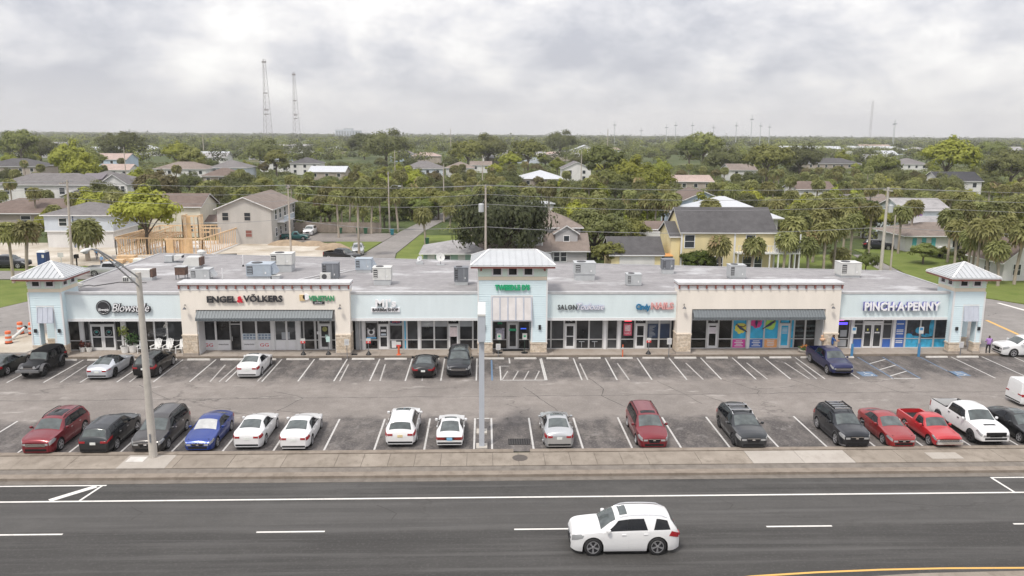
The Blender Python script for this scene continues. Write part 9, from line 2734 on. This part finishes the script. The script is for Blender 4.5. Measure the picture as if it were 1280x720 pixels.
for row in TABLE.split('\n'):
    k, x, y, h, s, lm, rel, i = row.split()
    x, y, h, s, i = float(x), float(y), float(h), float(s), int(i); lm = LANDMARKS[int(lm)]
    nm = ('tall ' if k == 'palm' and h > 7 else 'short ' if k == 'palm' and h < 4.6 else '') + KIND_WORDS[k]
    if rel in 'lr': lb = f"{nm} {ORDER[i] + 'nearest' if i else 'closest'} on the {'left' if rel == 'l' else 'right'} of the {lm}"
    else: lb = f"{nm} {'rising behind' if rel == 'b' else 'standing in front of'} the {lm}" + (f', {ORDER[i]}closest to it' if i else '')
    plant(k, x, y, h, lb, s, None, GROUPS[k])

# ---------------------------------------------------------------- woods that read as one mass
def mass(name, pts, per, rx, rz, size, m, cr=.5):
    """Leaf clumps of many trees that nobody could count, joined into one object."""
    n = len(pts); q = rng.normal(size=(n, per, 3)); q /= np.linalg.norm(q, axis=2, keepdims=True)
    q[:, :, 2] = np.abs(q[:, :, 2]) * .9 - .12
    sc = pts[:, None, 3:4]
    lump = 1 + .25 * np.sin(q[:, :, 0:1] * 5 + pts[:, None, 0:1]) + .2 * np.sin(q[:, :, 1:2] * 6 + pts[:, None, 1:2])
    Pq = pts[:, None, :3] + q * rng.uniform(.55, 1, (n, per, 1)) * lump * np.array([rx, rx, rz]) * sc
    Nn = 1.5 * q + np.array([0, 0, .5]) + rng.normal(size=q.shape) * .25
    V = leaf_quads(Pq.reshape(-1, 3), Nn.reshape(-1, 3), size)
    me = np_mesh(name, V, [m]); o = put(name, me); o['kind'] = 'stuff'
    return o
def tone(name, f, blue=1.0): return leaf_mat(name, tuple(q * f for q in (.064, .074, .024 * blue)), tuple(q * f for q in (.102, .110, .036 * blue)), 0)
def clear(x, y):
    for (x0, x1, y0, y1) in FOOT:
        if x0 - 2 < x < x1 + 2 and y0 - 3 < y < y1 + 2: return False
    return True
def field(y0, y1, n, h, spread):
    out = []
    while len(out) < n:
        y = math.sqrt(rng.uniform(y0 * y0, y1 * y1)); x = rng.uniform(-.72, .74) * y + 20
        if not clear(x, y): continue
        s = rng.choice([rng.uniform(.55, 1.2), rng.uniform(1.0, 2.0)], p=[.8, .2]); hh = h * rng.uniform(.6, 1.15)
        out.append((x, y, hh * .55, s))
    return np.array(out)
TONES = (('olive', 1.55, 1), ('dark', .6, 1), ('light', 2.3, .9), ('grey', 1.0, 1.5), ('yellow', 2.5, .55))
a = field(430, 900, 1250, 9.5, 1)
for i, (n_, f, bl) in enumerate(TONES): mass('far_woods', a[i::5], 190, 5.6, 5.8, .52, tone('far_leaves_' + n_, f, bl))
b = field(900, 2000, 2300, 11, 1)
for i, (n_, f, bl) in enumerate(TONES): mass('far_woods', b[i::5], 64, 8.5, 7.5, 1.25, tone('distant_leaves_' + n_, f, bl))
c_ = field(2000, 4200, 2200, 10, 1)
mass('far_woods', c_, 24, 18, 9, 3.6, tone('horizon_leaves', 1.5))
u = []
while len(u) < 5200:
    y = math.sqrt(rng.uniform(118 ** 2, 480 ** 2)); x = rng.uniform(-.70, .72) * y + 8
    if clear(x, y) and clear(x, y + 1.5): u.append((x, y, .5 + .2 * rng.uniform(), rng.uniform(.5, 1.3)))
u = np.array(u)
mass('undergrowth', u[::2], 60, 2.1, 1.5, .32, tone('undergrowth_leaves', 2.0)); mass('undergrowth', u[1::2], 60, 2.3, 1.8, .34, tone('undergrowth_leaves_dark', 1.35))
# ================================================================ haze
hz = bpy.data.materials.new('thin_haze'); hz.use_nodes = True
t = hz.node_tree; t.nodes.clear()
pv_ = t.nodes.new('ShaderNodeVolumePrincipled'); pv_.inputs['Color'].default_value = (.985, .985, .99, 1); pv_.inputs['Density'].default_value = .00015; pv_.inputs['Anisotropy'].default_value = .2
ou = t.nodes.new('ShaderNodeOutputMaterial'); t.links.new(pv_.outputs[0], ou.inputs['Volume'])
MB().box(-4500, 4800, -150, 5200, -1.2, 140, hz).build('haze', kind='stuff')
